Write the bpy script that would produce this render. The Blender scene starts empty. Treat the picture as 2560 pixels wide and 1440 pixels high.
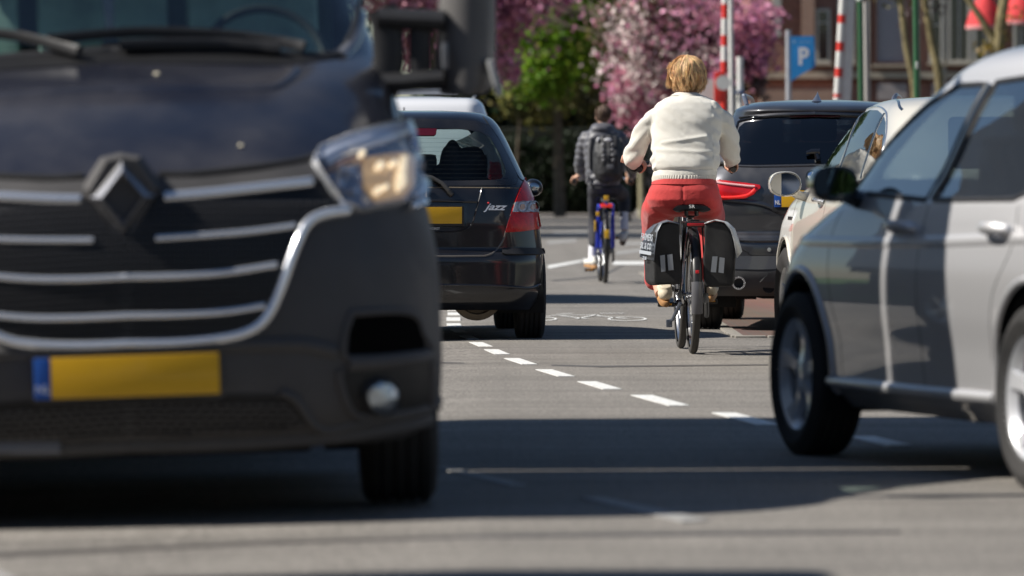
import bpy, bmesh, math, random
import numpy as np
from mathutils import Vector, Matrix, noise
from mathutils.bvhtree import BVHTree
from mathutils.geometry import delaunay_2d_cdt
random.seed(7); rnd = random.Random(11)
SC = bpy.context.scene
COL = SC.collection
R = math.radians
# ------------------------------------------------------------------ camera, sky, sun, exposure
F, CZ, HY = 14222.0, 1.0, 460.0            # focal length in photo pixels, camera height, horizon row
TH = math.atan((720.0 - HY) / F)
cam = bpy.data.cameras.new('camera'); camo = bpy.data.objects.new('camera', cam); COL.objects.link(camo)
cam.sensor_width = 36.0; cam.lens = 36.0 * F / 2560.0
cam.clip_start = 0.5; cam.clip_end = 3000
camo.location = (0, 0, CZ); camo.rotation_euler = (R(90) - TH, 0, 0)
cam.dof.use_dof = True; cam.dof.focus_distance = 34.5; cam.dof.aperture_fstop = 4.1
SC.camera = camo
SUN_EL, SUN_AZ = 42.0, 6.8                 # sun stands to the left, SUN_AZ degrees behind the camera's flank
w = bpy.data.worlds.new('World'); SC.world = w; w.use_nodes = True
nt = w.node_tree; nt.nodes.clear()
sky = nt.nodes.new('ShaderNodeTexSky'); sky.sky_type = 'NISHITA'; sky.sun_disc = False
ldir = Vector((math.cos(R(SUN_EL)) * math.cos(R(SUN_AZ)), math.cos(R(SUN_EL)) * math.sin(R(SUN_AZ)), -math.sin(R(SUN_EL))))
sky.sun_elevation = R(SUN_EL)
sky.sun_rotation = math.atan2(-ldir.x, -ldir.y)
sky.air_density = 1.0; sky.dust_density = 0.3; sky.ozone_density = 3.0
bg = nt.nodes.new('ShaderNodeBackground'); bg.inputs['Strength'].default_value = 0.054
out = nt.nodes.new('ShaderNodeOutputWorld')
nt.links.new(sky.outputs[0], bg.inputs[0]); nt.links.new(bg.outputs[0], out.inputs[0])
sl = bpy.data.lights.new('sun', 'SUN'); sl.energy = 5.0; sl.angle = R(0.53); sl.color = (1.0, 0.95, 0.87)
so = bpy.data.objects.new('sun', sl); COL.objects.link(so); so.rotation_euler = ldir.to_track_quat('-Z', 'Y').to_euler(); so.location = (-30, -5, 25)
SC.view_settings.view_transform = 'Standard'; SC.view_settings.look = 'None'
SC.view_settings.exposure = 0.50; SC.view_settings.gamma = 1.0; SC.view_settings.use_curve_mapping = False
SC.cycles.max_bounces = 8; SC.cycles.transparent_max_bounces = 12; SC.cycles.caustics_reflective = False; SC.cycles.caustics_refractive = False
SC.cycles.sample_clamp_indirect = 6.0; SC.cycles.use_denoising = True

# ------------------------------------------------------------------ camera geometry
CT, ST = math.cos(TH), math.sin(TH)
def pray(px, py):
    x = (px - 1280.0) / F; yu = (720.0 - py) / F
    return Vector((x, CT + ST * yu, -ST + CT * yu))
def P(px, py, Y):
    d = pray(px, py); return Vector((0, 0, CZ)) + d * (Y / d.y)
def camber(X):                                   # the road falls away left of its crown
    return -0.022 * max(0.0, -(X + 0.1))
def G(px, py, z=0.0):
    d = pray(px, py); t = (CZ - z) / -d.z; p = Vector((0, 0, CZ)) + d * t
    for _ in range(3):
        t = (CZ - z - camber(p.x)) / -d.z; p = Vector((0, 0, CZ)) + d * t
    return p

# ------------------------------------------------------------------ materials
MATS = {}
def mat(name, col=(.5, .5, .5), rough=.5, metal=0., coat=0., spec=.5, var=0., vscale=6., bump=0., bscale=40., coatr=.03,
        trans=0., ior=1.45, emit=None, estr=1., sheen=0., alpha=1., stretch=None, dust=0., dustcol=(.33, .29, .24), island=0., rvar=0.):
    if name in MATS: return MATS[name]
    m = bpy.data.materials.new(name); m.use_nodes = True; MATS[name] = m
    t = m.node_tree; b = t.nodes['Principled BSDF']
    b.inputs['Base Color'].default_value = (*col, 1); b.inputs['Roughness'].default_value = rough
    b.inputs['Metallic'].default_value = metal; b.inputs['Coat Weight'].default_value = coat
    b.inputs['Coat Roughness'].default_value = coatr; b.inputs['Specular IOR Level'].default_value = spec
    b.inputs['Transmission Weight'].default_value = trans; b.inputs['IOR'].default_value = ior
    b.inputs['Alpha'].default_value = alpha
    if sheen: b.inputs['Sheen Weight'].default_value = sheen
    if emit: b.inputs['Emission Color'].default_value = (*emit, 1); b.inputs['Emission Strength'].default_value = estr
    tc = t.nodes.new('ShaderNodeTexCoord'); vec = tc.outputs['Object']
    if stretch:
        mp = t.nodes.new('ShaderNodeMapping'); mp.inputs['Scale'].default_value = stretch
        t.links.new(vec, mp.inputs[0]); vec = mp.outputs[0]
    colsock = None
    def nz(scale, detail=4.):
        n = t.nodes.new('ShaderNodeTexNoise'); n.inputs['Scale'].default_value = scale; n.inputs['Detail'].default_value = detail
        t.links.new(vec, n.inputs['Vector']); return n.outputs['Fac']
    def mixc(fac, a, bb):
        mx = t.nodes.new('ShaderNodeMix'); mx.data_type = 'RGBA'
        if isinstance(fac, float): mx.inputs[0].default_value = fac
        else: t.links.new(fac, mx.inputs[0])
        for s, v in ((6, a), (7, bb)):
            if isinstance(v, tuple): mx.inputs[s].default_value = (*v, 1)
            else: t.links.new(v, mx.inputs[s])
        return mx.outputs[2]
    def rng(sock, a, bb, c, d):
        r = t.nodes.new('ShaderNodeMapRange'); t.links.new(sock, r.inputs[0])
        for i, v in enumerate((a, bb, c, d)): r.inputs[i + 1].default_value = v
        return r.outputs[0]
    if var or island:
        lo = tuple(max(0, c * (1 - var)) for c in col); hi = tuple(min(1, c * (1 + var)) for c in col)
        colsock = mixc(rng(nz(vscale), .3, .7, 0, 1), lo, hi)
        if island:
            g = t.nodes.new('ShaderNodeNewGeometry')
            hsv = t.nodes.new('ShaderNodeHueSaturation'); t.links.new(colsock, hsv.inputs['Color'])
            t.links.new(rng(g.outputs['Random Per Island'], 0, 1, 1 - island, 1 + island), hsv.inputs['Value'])
            r2 = t.nodes.new('ShaderNodeMath'); r2.operation = 'FRACT'
            r3 = t.nodes.new('ShaderNodeMath'); r3.operation = 'MULTIPLY'; r3.inputs[1].default_value = 17.3
            t.links.new(g.outputs['Random Per Island'], r3.inputs[0]); t.links.new(r3.outputs[0], r2.inputs[0])
            t.links.new(rng(r2.outputs[0], 0, 1, .5 - island * .06, .5 + island * .06), hsv.inputs['Hue'])
            colsock = hsv.outputs[0]
    if dust:
        f = rng(nz(3.1, 8.), .35, .75, 0, dust)
        colsock = mixc(f, colsock or col, dustcol)
        t.links.new(rng(f, 0, max(dust, .01), rough, min(1, rough + .35)), b.inputs['Roughness'])
        if coat: t.links.new(rng(nz(2.3, 8.), .3, .75, coatr, coatr + .12), b.inputs['Coat Roughness'])
    elif rvar:
        t.links.new(rng(nz(5., 6.), .3, .7, max(0, rough - rvar), min(1, rough + rvar)), b.inputs['Roughness'])
    if colsock is not None: t.links.new(colsock, b.inputs['Base Color'])
    if bump:
        bp = t.nodes.new('ShaderNodeBump'); bp.inputs['Strength'].default_value = 1.0; bp.inputs['Distance'].default_value = bump
        t.links.new(nz(bscale, 3.), bp.inputs['Height']); t.links.new(bp.outputs[0], b.inputs['Normal'])
    return m
def glassmat(name, tint=(.75, .85, .83), refl=.9, tr=.8, ior=1.75):
    """car glass: clear sheet that mixes a tinted see-through with a sharp mirror by Fresnel"""
    if name in MATS: return MATS[name]
    m = bpy.data.materials.new(name); m.use_nodes = True; MATS[name] = m
    t = m.node_tree; t.nodes.clear()
    o = t.nodes.new('ShaderNodeOutputMaterial'); mx = t.nodes.new('ShaderNodeMixShader')
    tr_ = t.nodes.new('ShaderNodeBsdfTransparent'); gl = t.nodes.new('ShaderNodeBsdfGlossy'); ge = t.nodes.new('ShaderNodeNewGeometry')
    def mth(op, x, y=None):
        n = t.nodes.new('ShaderNodeMath'); n.operation = op
        for k, v in enumerate((x, y)):
            if v is None: continue
            if isinstance(v, float): n.inputs[k].default_value = v
            else: t.links.new(v, n.inputs[k])
        return n.outputs[0]
    dt = t.nodes.new('ShaderNodeVectorMath'); dt.operation = 'DOT_PRODUCT'; t.links.new(ge.outputs['Normal'], dt.inputs[0]); t.links.new(ge.outputs['Incoming'], dt.inputs[1])
    f0 = ((ior - 1) / (ior + 1)) ** 2 * 1.8            # two faces of one pane
    sch = mth('ADD', mth('MULTIPLY', mth('POWER', mth('SUBTRACT', 1.0, mth('ABSOLUTE', dt.outputs['Value'])), 5.0), 1.0 - f0), f0)
    gl.inputs['Roughness'].default_value = .012
    gl.inputs[0].default_value = (refl, refl, refl, 1); tr_.inputs[0].default_value = (tint[0] * tr, tint[1] * tr, tint[2] * tr, 1)
    t.links.new(sch, mx.inputs[0]); t.links.new(tr_.outputs[0], mx.inputs[1]); t.links.new(gl.outputs[0], mx.inputs[2])
    t.links.new(mx.outputs[0], o.inputs[0]); return m

# ------------------------------------------------------------------ mesh helpers
def mesh_obj(name, V, Fs, m, parent=None, smooth=35., mats=None, midx=None):
    me = bpy.data.meshes.new(name)
    me.from_pydata([tuple(v) for v in V], [], [tuple(int(i) for i in f) for f in Fs]); me.update()
    if mats:
        for x in mats: me.materials.append(x)
        if midx is not None: me.polygons.foreach_set('material_index', [int(i) for i in midx])
    elif m: me.materials.append(m)
    if smooth and len(me.polygons):
        me.polygons.foreach_set('use_smooth', [True] * len(me.polygons)); me.set_sharp_from_angle(angle=R(smooth))
    o = bpy.data.objects.new(name, me); COL.objects.link(o)
    if parent: o.parent = parent
    return o
def tag(o, label=None, cat=None, group=None, kind=None):
    if label: o['label'] = label
    if cat: o['category'] = cat
    if group: o['group'] = group
    if kind: o['kind'] = kind
    return o
def empty(name, M, label=None, cat=None, group=None, parent=None):
    o = bpy.data.objects.new(name, None); COL.objects.link(o); o.empty_display_size = .1
    if parent: o.parent = parent
    o.matrix_local = M if isinstance(M, Matrix) else Matrix.Translation(M)
    return tag(o, label, cat, group)
class MB:
    def __init__(s): s.V = []; s.F = []; s.I = []; s.mi = 0
    def add(s, V, Fs):
        k = len(s.V); s.V += [Vector(v) for v in V]
        s.F += [tuple(i + k for i in f) for f in Fs]; s.I += [s.mi] * len(Fs); return s
    def box(s, c, d, Mx=None, bev=0.):
        bm = bmesh.new(); bmesh.ops.create_cube(bm, size=1.)
        bmesh.ops.scale(bm, vec=Vector(d), verts=bm.verts)
        if bev: bmesh.ops.bevel(bm, geom=bm.edges[:], offset=bev, segments=2, affect='EDGES', profile=.7)
        Mt = Matrix.Translation(Vector(c)) @ (Mx or Matrix())
        V = [Mt @ v.co for v in bm.verts]; Fs = [[v.index for v in f.verts] for f in bm.faces]; bm.free()
        return s.add(V, Fs)
    def tube(s, pts, r, n=10, cap=True, flat=None):
        pts = [Vector(p) for p in pts]; rr = r if hasattr(r, '__len__') else [r] * len(pts)
        V = []; Fs = []; prev = None
        for i, p in enumerate(pts):
            t = (pts[min(i + 1, len(pts) - 1)] - pts[max(i - 1, 0)])
            if t.length < 1e-9: t = Vector((0, 0, 1))
            t.normalize()
            if prev is None:
                a = Vector((0, 0, 1)) if abs(t.z) < .9 else Vector((1, 0, 0)); u = t.cross(a).normalized()
            else: u = (prev - t * prev.dot(t)).normalized()
            prev = u; v = t.cross(u)
            for k in range(n):
                a = 2 * math.pi * k / n
                ru, rv = (rr[i] if not isinstance(rr[i], tuple) else rr[i][0]), (rr[i] if not isinstance(rr[i], tuple) else rr[i][1])
                V.append(p + u * (math.cos(a) * ru) + v * (math.sin(a) * rv))
        for i in range(len(pts) - 1):
            for k in range(n):
                a = i * n + k; b = i * n + (k + 1) % n; Fs.append((a, b, b + n, a + n))
        if cap: Fs.append(tuple(range(n - 1, -1, -1))); Fs.append(tuple((len(pts) - 1) * n + k for k in range(n)))
        return s.add(V, Fs)
    def lathe(s, prof, n=48, Mx=None, arc=1.0):
        """prof: list of (radius, y) turned round the y axis"""
        V = []; Fs = []; closed = arc >= 1.0; c = n if closed else n + 1
        for (r, y) in prof:
            for k in range(c):
                a = 2 * math.pi * arc * k / n; V.append(Vector((r * math.cos(a), y, r * math.sin(a))))
        for i in range(len(prof) - 1):
            for k in range(n):
                a = i * c + k; b = i * c + (k + 1) % c; Fs.append((a, b, b + c, a + c))
        if Mx: V = [Mx @ v for v in V]
        return s.add(V, Fs)
    def ellip(s, c, r, n=20, m=14, Mx=None):
        V = []; Fs = []
        for i in range(m + 1):
            ph = math.pi * i / m
            for k in range(n):
                a = 2 * math.pi * k / n; V.append(Vector((r[0] * math.sin(ph) * math.cos(a), r[1] * math.sin(ph) * math.sin(a), r[2] * math.cos(ph))))
        for i in range(m):
            for k in range(n):
                a = i * n + k; b = i * n + (k + 1) % n; Fs.append((a, a + n, b + n, b))
        if Mx: V = [Mx @ v for v in V]
        return s.add([v + Vector(c) for v in V], Fs)
    def loft(s, rings, cap=True, closed=True):
        n = len(rings[0]); V = [p for r in rings for p in r]; Fs = []
        for i in range(len(rings) - 1):
            for k in range(n if closed else n - 1):
                a = i * n + k; b = i * n + (k + 1) % n; Fs.append((a, b, b + n, a + n))
        if cap: Fs.append(tuple(range(n - 1, -1, -1))); Fs.append(tuple((len(rings) - 1) * n + k for k in range(n)))
        return s.add(V, Fs)
    def prism(s, poly, dvec):
        """polygon (3D points, planar) extruded by dvec"""
        n = len(poly); V = [Vector(p) for p in poly] + [Vector(p) + Vector(dvec) for p in poly]
        Fs = [tuple(range(n - 1, -1, -1)), tuple(range(n, 2 * n))] + [(i, (i + 1) % n, (i + 1) % n + n, i + n) for i in range(n)]
        return s.add(V, Fs)
    def obj(s, name, m, parent=None, smooth=35., mats=None):
        return mesh_obj(name, s.V, s.F, m, parent, smooth, mats, s.I if mats else None)
def crspline(pts, per=8, closed=False):
    pts = [Vector(p) for p in pts]; out = []; n = len(pts)
    rg = range(n if closed else n - 1)
    for i in rg:
        p0 = pts[(i - 1) % n] if closed or i > 0 else pts[0]; p1 = pts[i]; p2 = pts[(i + 1) % n]
        p3 = pts[(i + 2) % n] if closed or i + 2 < n else pts[-1]
        for k in range(per):
            t = k / per
            out.append(.5 * ((2 * p1) + (p2 - p0) * t + (2 * p0 - 5 * p1 + 4 * p2 - p3) * t * t + (3 * p1 - p0 - 3 * p2 + p3) * t ** 3))
    if not closed: out.append(pts[-1])
    return out
def text_mesh(body, size, depth, m, parent, name='lettering', shear=0., Mx=None, width=None, spacing=1., bold=0.):
    cu = bpy.data.curves.new('t', 'FONT'); cu.body = body; cu.size = size; cu.extrude = depth; cu.shear = shear; cu.align_x = 'CENTER'; cu.align_y = 'CENTER'
    cu.space_character = spacing; cu.offset = bold; cu.resolution_u = 3
    o = bpy.data.objects.new('t', cu); COL.objects.link(o)
    dg = bpy.context.evaluated_depsgraph_get(); me = bpy.data.meshes.new_from_object(o.evaluated_get(dg)); me.name = name
    bpy.data.objects.remove(o); bpy.data.curves.remove(cu)
    if width:
        xs = [v.co.x for v in me.vertices]; k = width / (max(xs) - min(xs))
        for v in me.vertices: v.co.x *= k
    me.materials.clear(); me.materials.append(m)
    r = bpy.data.objects.new(name, me); COL.objects.link(r)
    if parent: r.parent = parent
    if Mx: r.matrix_local = Mx
    return r
def frame_matrix(o, x, y):
    """matrix whose x and y axes run along the given directions, at point o"""
    x = Vector(x).normalized(); z = x.cross(Vector(y)).normalized(); y = z.cross(x)
    Mx = Matrix((x, y, z)).transposed().to_4x4(); Mx.translation = Vector(o); return Mx
def remesh(Vs_obj, voxel, smooth_it=4, disp=None):
    """fuse the overlapping shapes of a mesh object into one continuous skin"""
    o = Vs_obj; md = o.modifiers.new('r', 'REMESH'); md.mode = 'VOXEL'; md.voxel_size = voxel; md.use_smooth_shade = True
    if smooth_it:
        s = o.modifiers.new('s', 'SMOOTH'); s.factor = .6; s.iterations = smooth_it
    dg = bpy.context.evaluated_depsgraph_get(); me = bpy.data.meshes.new_from_object(o.evaluated_get(dg))
    o.modifiers.clear(); old = o.data; me.materials.clear()
    for x in old.materials: me.materials.append(x)
    o.data = me; me.name = o.name; bpy.data.meshes.remove(old)
    if disp:
        me.update(); ns = [v.normal.copy() for v in me.vertices]
        for v, nn in zip(me.vertices, ns): v.co += nn * disp(v.co)
    me.polygons.foreach_set('use_smooth', [True] * len(me.polygons)); me.update()
    return o

# ------------------------------------------------------------------ car shells
def pchip(t, y, q):
    t = np.asarray(t, float); y = np.asarray(y, float); h = np.diff(t); d = np.diff(y) / h; m = np.zeros_like(y)
    for i in range(1, len(y) - 1):
        if d[i - 1] * d[i] > 0: w1 = 2 * h[i] + h[i - 1]; w2 = h[i] + 2 * h[i - 1]; m[i] = (w1 + w2) / (w1 / d[i - 1] + w2 / d[i])
    m[0] = d[0]; m[-1] = d[-1]
    k = np.clip(np.searchsorted(t, q, side='right') - 1, 0, len(t) - 2); s = (q - t[k]) / h[k]
    return (2 * s**3 - 3 * s**2 + 1) * y[k] + (s**3 - 2 * s**2 + s) * h[k] * m[k] + (-2 * s**3 + 3 * s**2) * y[k + 1] + (s**3 - s**2) * h[k] * m[k + 1]
def ring(z, xr, xf, w, rxr, ryr, rxf, ryf, bowr, bowf, bulge, n=(16, 18, 70, 18, 16)):
    pts = []
    for i in range(n[0]):
        y = (w - ryf) * i / n[0]; pts.append((xf - bowf * (y / w) ** 2, y))
    for i in range(n[1]):
        a = math.pi / 2 * i / n[1]; y = w - ryf + ryf * math.sin(a) ** .92; pts.append((xf - rxf + rxf * math.cos(a) ** .92 - bowf * (y / w) ** 2, y))
    x0 = xf - rxf - bowf; x1 = xr + rxr + bowr
    for i in range(n[2]):
        t = i / n[2]; pts.append((x0 + (x1 - x0) * t, w + bulge * (1 - (2 * t - 1) ** 2)))
    for i in range(n[3]):
        a = math.pi / 2 * (1 - i / n[3]); y = w - ryr + ryr * math.sin(a) ** .92; pts.append((xr + rxr - rxr * math.cos(a) ** .92 + bowr * (y / w) ** 2, y))
    for i in range(n[4] + 1):
        y = (w - ryr) * (1 - i / n[4]); pts.append((xr + bowr * (y / w) ** 2, y))
    full = pts + [(x, -y) for x, y in pts[-2:0:-1]]
    return [(x, y, z) for x, y in full]
class Shell:
    """car body as stacked plan outlines; features are traced onto its surface with rays"""
    def __init__(s, M, levels, per=7, deform=None, sg=1):
        s.sg = sg      # which flank the camera-traced features lie on
        s.M = M; s.Mi = M.inverted(); L = np.array(levels, float); t = np.arange(len(L))
        q = np.linspace(0, len(L) - 1, (len(L) - 1) * per + 1)
        A = np.stack([pchip(t, L[:, k], q) for k in range(L.shape[1])], 1)
        rows = [ring(*a) for a in A]; n = len(rows[0]); s.n = n
        V = np.array([p for r_ in rows for p in r_], float)
        if deform is not None: V = deform(V)
        Fs = []
        for i in range(len(rows) - 1):
            for k in range(n):
                a = i * n + k; b = i * n + (k + 1) % n; Fs.append((a, b, b + n, a + n))
        Fs.append(tuple((len(rows) - 1) * n + k for k in range(n)))
        s.V = V; s.F = Fs
        s.bvh = BVHTree.FromPolygons([tuple(v) for v in V], Fs)
        s.camo = s.Mi @ Vector((0, 0, CZ))
    # projections: each gives (to2d, ray)
    def cam(s):
        Mi3 = s.Mi.to_3x3(); Mn = np.array(s.M)
        def to2d(V):
            Wp = V @ Mn[:3, :3].T + Mn[:3, 3]; Wp = Wp - np.array([0, 0, CZ])
            f = Wp[:, 1] * CT - Wp[:, 2] * ST; u = Wp[:, 1] * ST + Wp[:, 2] * CT
            return np.stack([1280 + F * Wp[:, 0] / f, 720 - F * u / f], 1)
        return to2d, lambda u, v: (s.camo, (Mi3 @ pray(u, v)).normalized())
    def side(s, sg=1):
        return (lambda V: V[:, [0, 2]]), (lambda u, v: (Vector((u, sg * 3., v)), Vector((0, -sg, 0))))
    def rear(s):
        return (lambda V: V[:, [1, 2]]), (lambda u, v: (Vector((-3., u, v)), Vector((1, 0, 0))))
    def front(s):
        return (lambda V: V[:, [1, 2]]), (lambda u, v: (Vector((9., u, v)), Vector((-1, 0, 0))))
    def hit(s, pr, u, v):
        o, d = pr[1](u, v); h = s.bvh.ray_cast(o, d)
        if h[0] is None:
            t0 = (Vector((s.V[:, 0].mean(), 0, .8)) - o).dot(d); best = None
            for k in range(-30, 31):
                q = s.bvh.find_nearest(o + d * (t0 + k * .1))
                if q[0] is not None and (best is None or q[3] < best[3]): best = q
            h = best
        nn = h[1]
        if nn.dot(d) > 0: nn = -nn
        return h[0].copy(), nn.copy()
    def cut(s, pr, poly, cond, mirror=False):
        poly = np.array(poly, float)
        for sg in ((1, -1) if mirror else (1,)):
            V = s.V.copy(); V[:, 1] *= sg
            ok = cond(V); uv = pr[0](V); ins = inpoly(uv, poly) & ok
            Fn = []; bnd = {}
            for f in s.F:
                c = sum(ins[i] for i in f)
                if c * 2 > len(f) or (len(f) == 4 and c == 4): 
                    for i in f: bnd[i] = bnd.get(i, 0) | 1
                    continue
                Fn.append(f)
                for i in f: bnd[i] = bnd.get(i, 0) | 2
            for i, b in bnd.items():
                if b == 3:
                    q = nearest_on_poly(uv[i], poly); h, _ = s.hit(pr, q[0], q[1])
                    if (Vector(V[i]) - h).length < .12: s.V[i] = (h.x, h.y * sg, h.z)
            s.F = Fn
    def patch(s, pr, poly, g, m, name, parent, off=.002, skirt=.006, mirror=False, smoothpoly=0, both=True, dome=0.):
        if smoothpoly: poly = [(p.x, p.y) for p in crspline([(a, b, 0) for a, b in poly], smoothpoly, True)]
        poly = densify(poly, g); n = len(poly); pa = np.array(poly)
        x0, y0 = pa.min(0); x1, y1 = pa.max(0); pts = [Vector(p) for p in poly]
        gx = np.arange(x0 + g * .5, x1, g); gy = np.arange(y0 + g * .5, y1, g)
        if len(gx) and len(gy):
            gr = np.array([(x, y) for x in gx for y in gy]); gr = gr[inpoly(gr, pa)]
            dd = np.array([np.min(np.hypot(*(pa - q).T)) for q in gr]) if len(gr) else np.zeros(0)
            pts += [Vector(q) for q, d_ in zip(gr, dd) if d_ > g * .45]
        r_ = delaunay_2d_cdt(pts, [(i, (i + 1) % n) for i in range(n)], [], 1, 1e-6)
        V2, _, F2 = r_[0], r_[1], r_[2]
        V = []; N = []
        for p in V2:
            h, nn = s.hit(pr, p[0], p[1]); dz = 0.
            if dome:
                dd = float(np.min(np.hypot(*(pa - np.array((p[0], p[1]))).T))); dz = dome * (1 - math.exp(-dd / (g * 2.5)))
            q_ = h + nn * (off + dz)
            if mirror and q_.y * s.sg < 0: q_.y = 0.
            V.append(q_); N.append(nn)
        F3 = []
        for f in F2:
            f = tuple(f); gn = (V[f[1]] - V[f[0]]).cross(V[f[2]] - V[f[0]]); F3.append(f if gn.dot(N[f[0]]) > 0 else f[::-1])
        ec = {}
        for f in F3:
            for i in range(len(f)):
                e = (f[i], f[(i + 1) % len(f)]); k = tuple(sorted(e)); ec.setdefault(k, []).append(e)
        base = len(V); low = {}
        if skirt:
            for k, es in ec.items():
                if len(es) == 1:
                    a, b = es[0]
                    for i in (a, b):
                        if i not in low: low[i] = len(V); V.append(V[i] - N[i] * (off + skirt))
                    F3.append((b, a, low[a], low[b]))
        o = mesh_obj(name, V, F3, m, parent)
        o.data.polygons.foreach_set('use_smooth', [True] * len(o.data.polygons))
        o2 = None
        if mirror:
            o2 = mesh_obj(name, [(v[0], -v[1], v[2]) for v in V], [f[::-1] for f in F3], m, parent)
        return (o, o2) if mirror else o
    def strip(s, pr, pts, wd, ht, m, name, parent, off=0., mirror=False, per=8, closed=False, wf=None, n=5, spl=True):
        q = crspline([(a, b, 0) for a, b in pts], per, closed) if spl else [Vector((a, b, 0)) for a, b in densify(pts, 1e9, per, closed)]
        H = [s.hit(pr, a.x, a.y) for a in q]
        V = []; k = len(H)
        if n == 7:                                 # long bright trims: even out the facets of the body they lie on
            for _ in range(6):
                H = [H[0]] + [((H[i - 1][0] + H[i][0] * 2 + H[i + 1][0]) / 4, (H[i - 1][1] + H[i][1] * 2 + H[i + 1][1]).normalized()) for i in range(1, k - 1)] + [H[-1]]
        for i, (h, nn) in enumerate(H):
            t = (H[(i + 1) % k if closed else min(i + 1, k - 1)][0] - H[(i - 1) % k if closed else max(i - 1, 0)][0])
            if t.length < 1e-9: t = Vector((0, 0, 1))
            sd = t.normalized().cross(nn).normalized(); ww = wd * (wf(i / max(1, k - 1)) if wf else 1)
            for j in range(n):
                a = math.pi * j / (n - 1)
                q_ = h + nn * (off + ht * (math.sin(a) if n > 3 else 1)) + sd * (-math.cos(a) * ww / 2)
                if mirror and h.y * s.sg < 0: q_.y = 0.
                V.append(q_)
        Fs = []
        for i in range(k if closed else k - 1):
            for j in range(n - 1):
                a = i * n + j; b = ((i + 1) % k) * n + j; Fs.append((a, a + 1, b + 1, b))
        if not closed: Fs += [tuple(range(n)), tuple((k - 1) * n + j for j in range(n - 1, -1, -1))]
        o = mesh_obj(name, V, Fs, m, parent, 60)
        if mirror: mesh_obj(name, [(v[0], -v[1], v[2]) for v in V], [f[::-1] for f in Fs], m, parent, 60)
        return o
    def body(s, name, m, parent, mats=None, fn=None):
        used = {}; V = []; Fs = []
        for f in s.F:
            g = []
            for i in f:
                if i not in used: used[i] = len(V); V.append(s.V[i])
                g.append(used[i])
            Fs.append(g)
        idx = [fn(np.mean([V[i] for i in f], 0)) for f in Fs] if fn else None
        return mesh_obj(name, V, Fs, m, parent, 50, mats, idx)
def inpoly(pts, poly):
    x, y = pts[:, 0], pts[:, 1]; r = np.zeros(len(pts), bool); n = len(poly); j = n - 1
    for i in range(n):
        xi, yi = poly[i]; xj, yj = poly[j]
        if yi != yj: r ^= ((yi > y) != (yj > y)) & (x < (xj - xi) * (y - yi) / (yj - yi) + xi)
        j = i
    return r
def nearest_on_poly(p, poly):
    a = poly; b = np.roll(poly, -1, 0); d = b - a; l = (d ** 2).sum(1) + 1e-12
    t = np.clip(((p - a) * d).sum(1) / l, 0, 1); q = a + d * t[:, None]; return q[np.argmin(((q - p) ** 2).sum(1))]
def densify(poly, g, per=0, closed=True):
    out = []; n = len(poly)
    for i in range(n if closed else n - 1):
        a = poly[i]; b = poly[(i + 1) % n]; L = math.hypot(b[0] - a[0], b[1] - a[1]); k = max(1, int(math.ceil(L / g)), per)
        for j in range(k): out.append((a[0] + (b[0] - a[0]) * j / k, a[1] + (b[1] - a[1]) * j / k))
    if not closed: out.append(tuple(poly[-1]))
    return out
def circ(cx, cy, rx, ry=None, n=32, a0=0, a1=360):
    ry = ry or rx; full = abs(a1 - a0) >= 360; k = n if full else n - 1
    return [(cx + rx * math.cos(R(a0 + (a1 - a0) * i / k)), cy + ry * math.sin(R(a0 + (a1 - a0) * i / k))) for i in range(n)]
def rrect(x0, y0, x1, y1, r, n=5):
    out = []
    for cx, cy, a in ((x1 - r, y1 - r, 0), (x0 + r, y1 - r, 90), (x0 + r, y0 + r, 180), (x1 - r, y0 + r, 270)):
        out += [(cx + r * math.cos(R(a + 90 * i / n)), cy + r * math.sin(R(a + 90 * i / n))) for i in range(n + 1)]
    return out

# shared materials
RUB = mat('tyre_rubber', (.018, .018, .019), .75, bump=.0008, bscale=150, var=.3, dust=.25, dustcol=(.09, .08, .07))
BLK = mat('black_plastic', (.02, .02, .022), .5, var=.2)
DARK = mat('underbody_dark', (.008, .008, .009), .9)
CHR = mat('chrome', (.80, .81, .83), .14, metal=.9)
SEAM = mat('panel_gap', (.006, .006, .007), .8)
RIMS = mat('rim_silver', (.55, .56, .58), .28, metal=1., coat=.5, dust=.3)
YEL = mat('plate_yellow', (.72, .40, .012), .4, var=.04, coat=.3)
PLB = mat('plate_blue', (.02, .10, .42), .4)
WHT = mat('white_print', (.8, .8, .8), .5)
GLS = glassmat('car_glass', (.8, .93, .90), 1., .95, 1.6)
DGL = glassmat('tinted_glass', (.40, .45, .45), 1., .5, 2.6)
RGL = glassmat('privacy_glass', (.25, .27, .30), .9, .45, 1.6)
def tyre_profile(rad, wd, rim):
    h = wd / 2; sh = rad - .012
    p = [(rim, -h * .82), (rim + .012, -h * .9), ((rim + rad) / 2, -h * 1.02), (rad - .03, -h * .98), (rad - .01, -h * .86)]
    for i in range(5):
        c = -h * .68 + i * h * .34
        if i: p += [(rad, c - h * .17 + .006)]
        p += [(rad + .0005 * (2 - abs(i - 2)), c), (rad, c + h * .17 - .006)]
        if i < 4: p += [(rad - .008, c + h * .17 - .004), (rad - .008, c + h * .17 + .004)]
    p += [(r, -y) for r, y in [(rad - .01, -h * .86), (rad - .03, -h * .98), ((rim + rad) / 2, -h * 1.02), (rim + .012, -h * .9), (rim, -h * .82)]]
    return p
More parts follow.
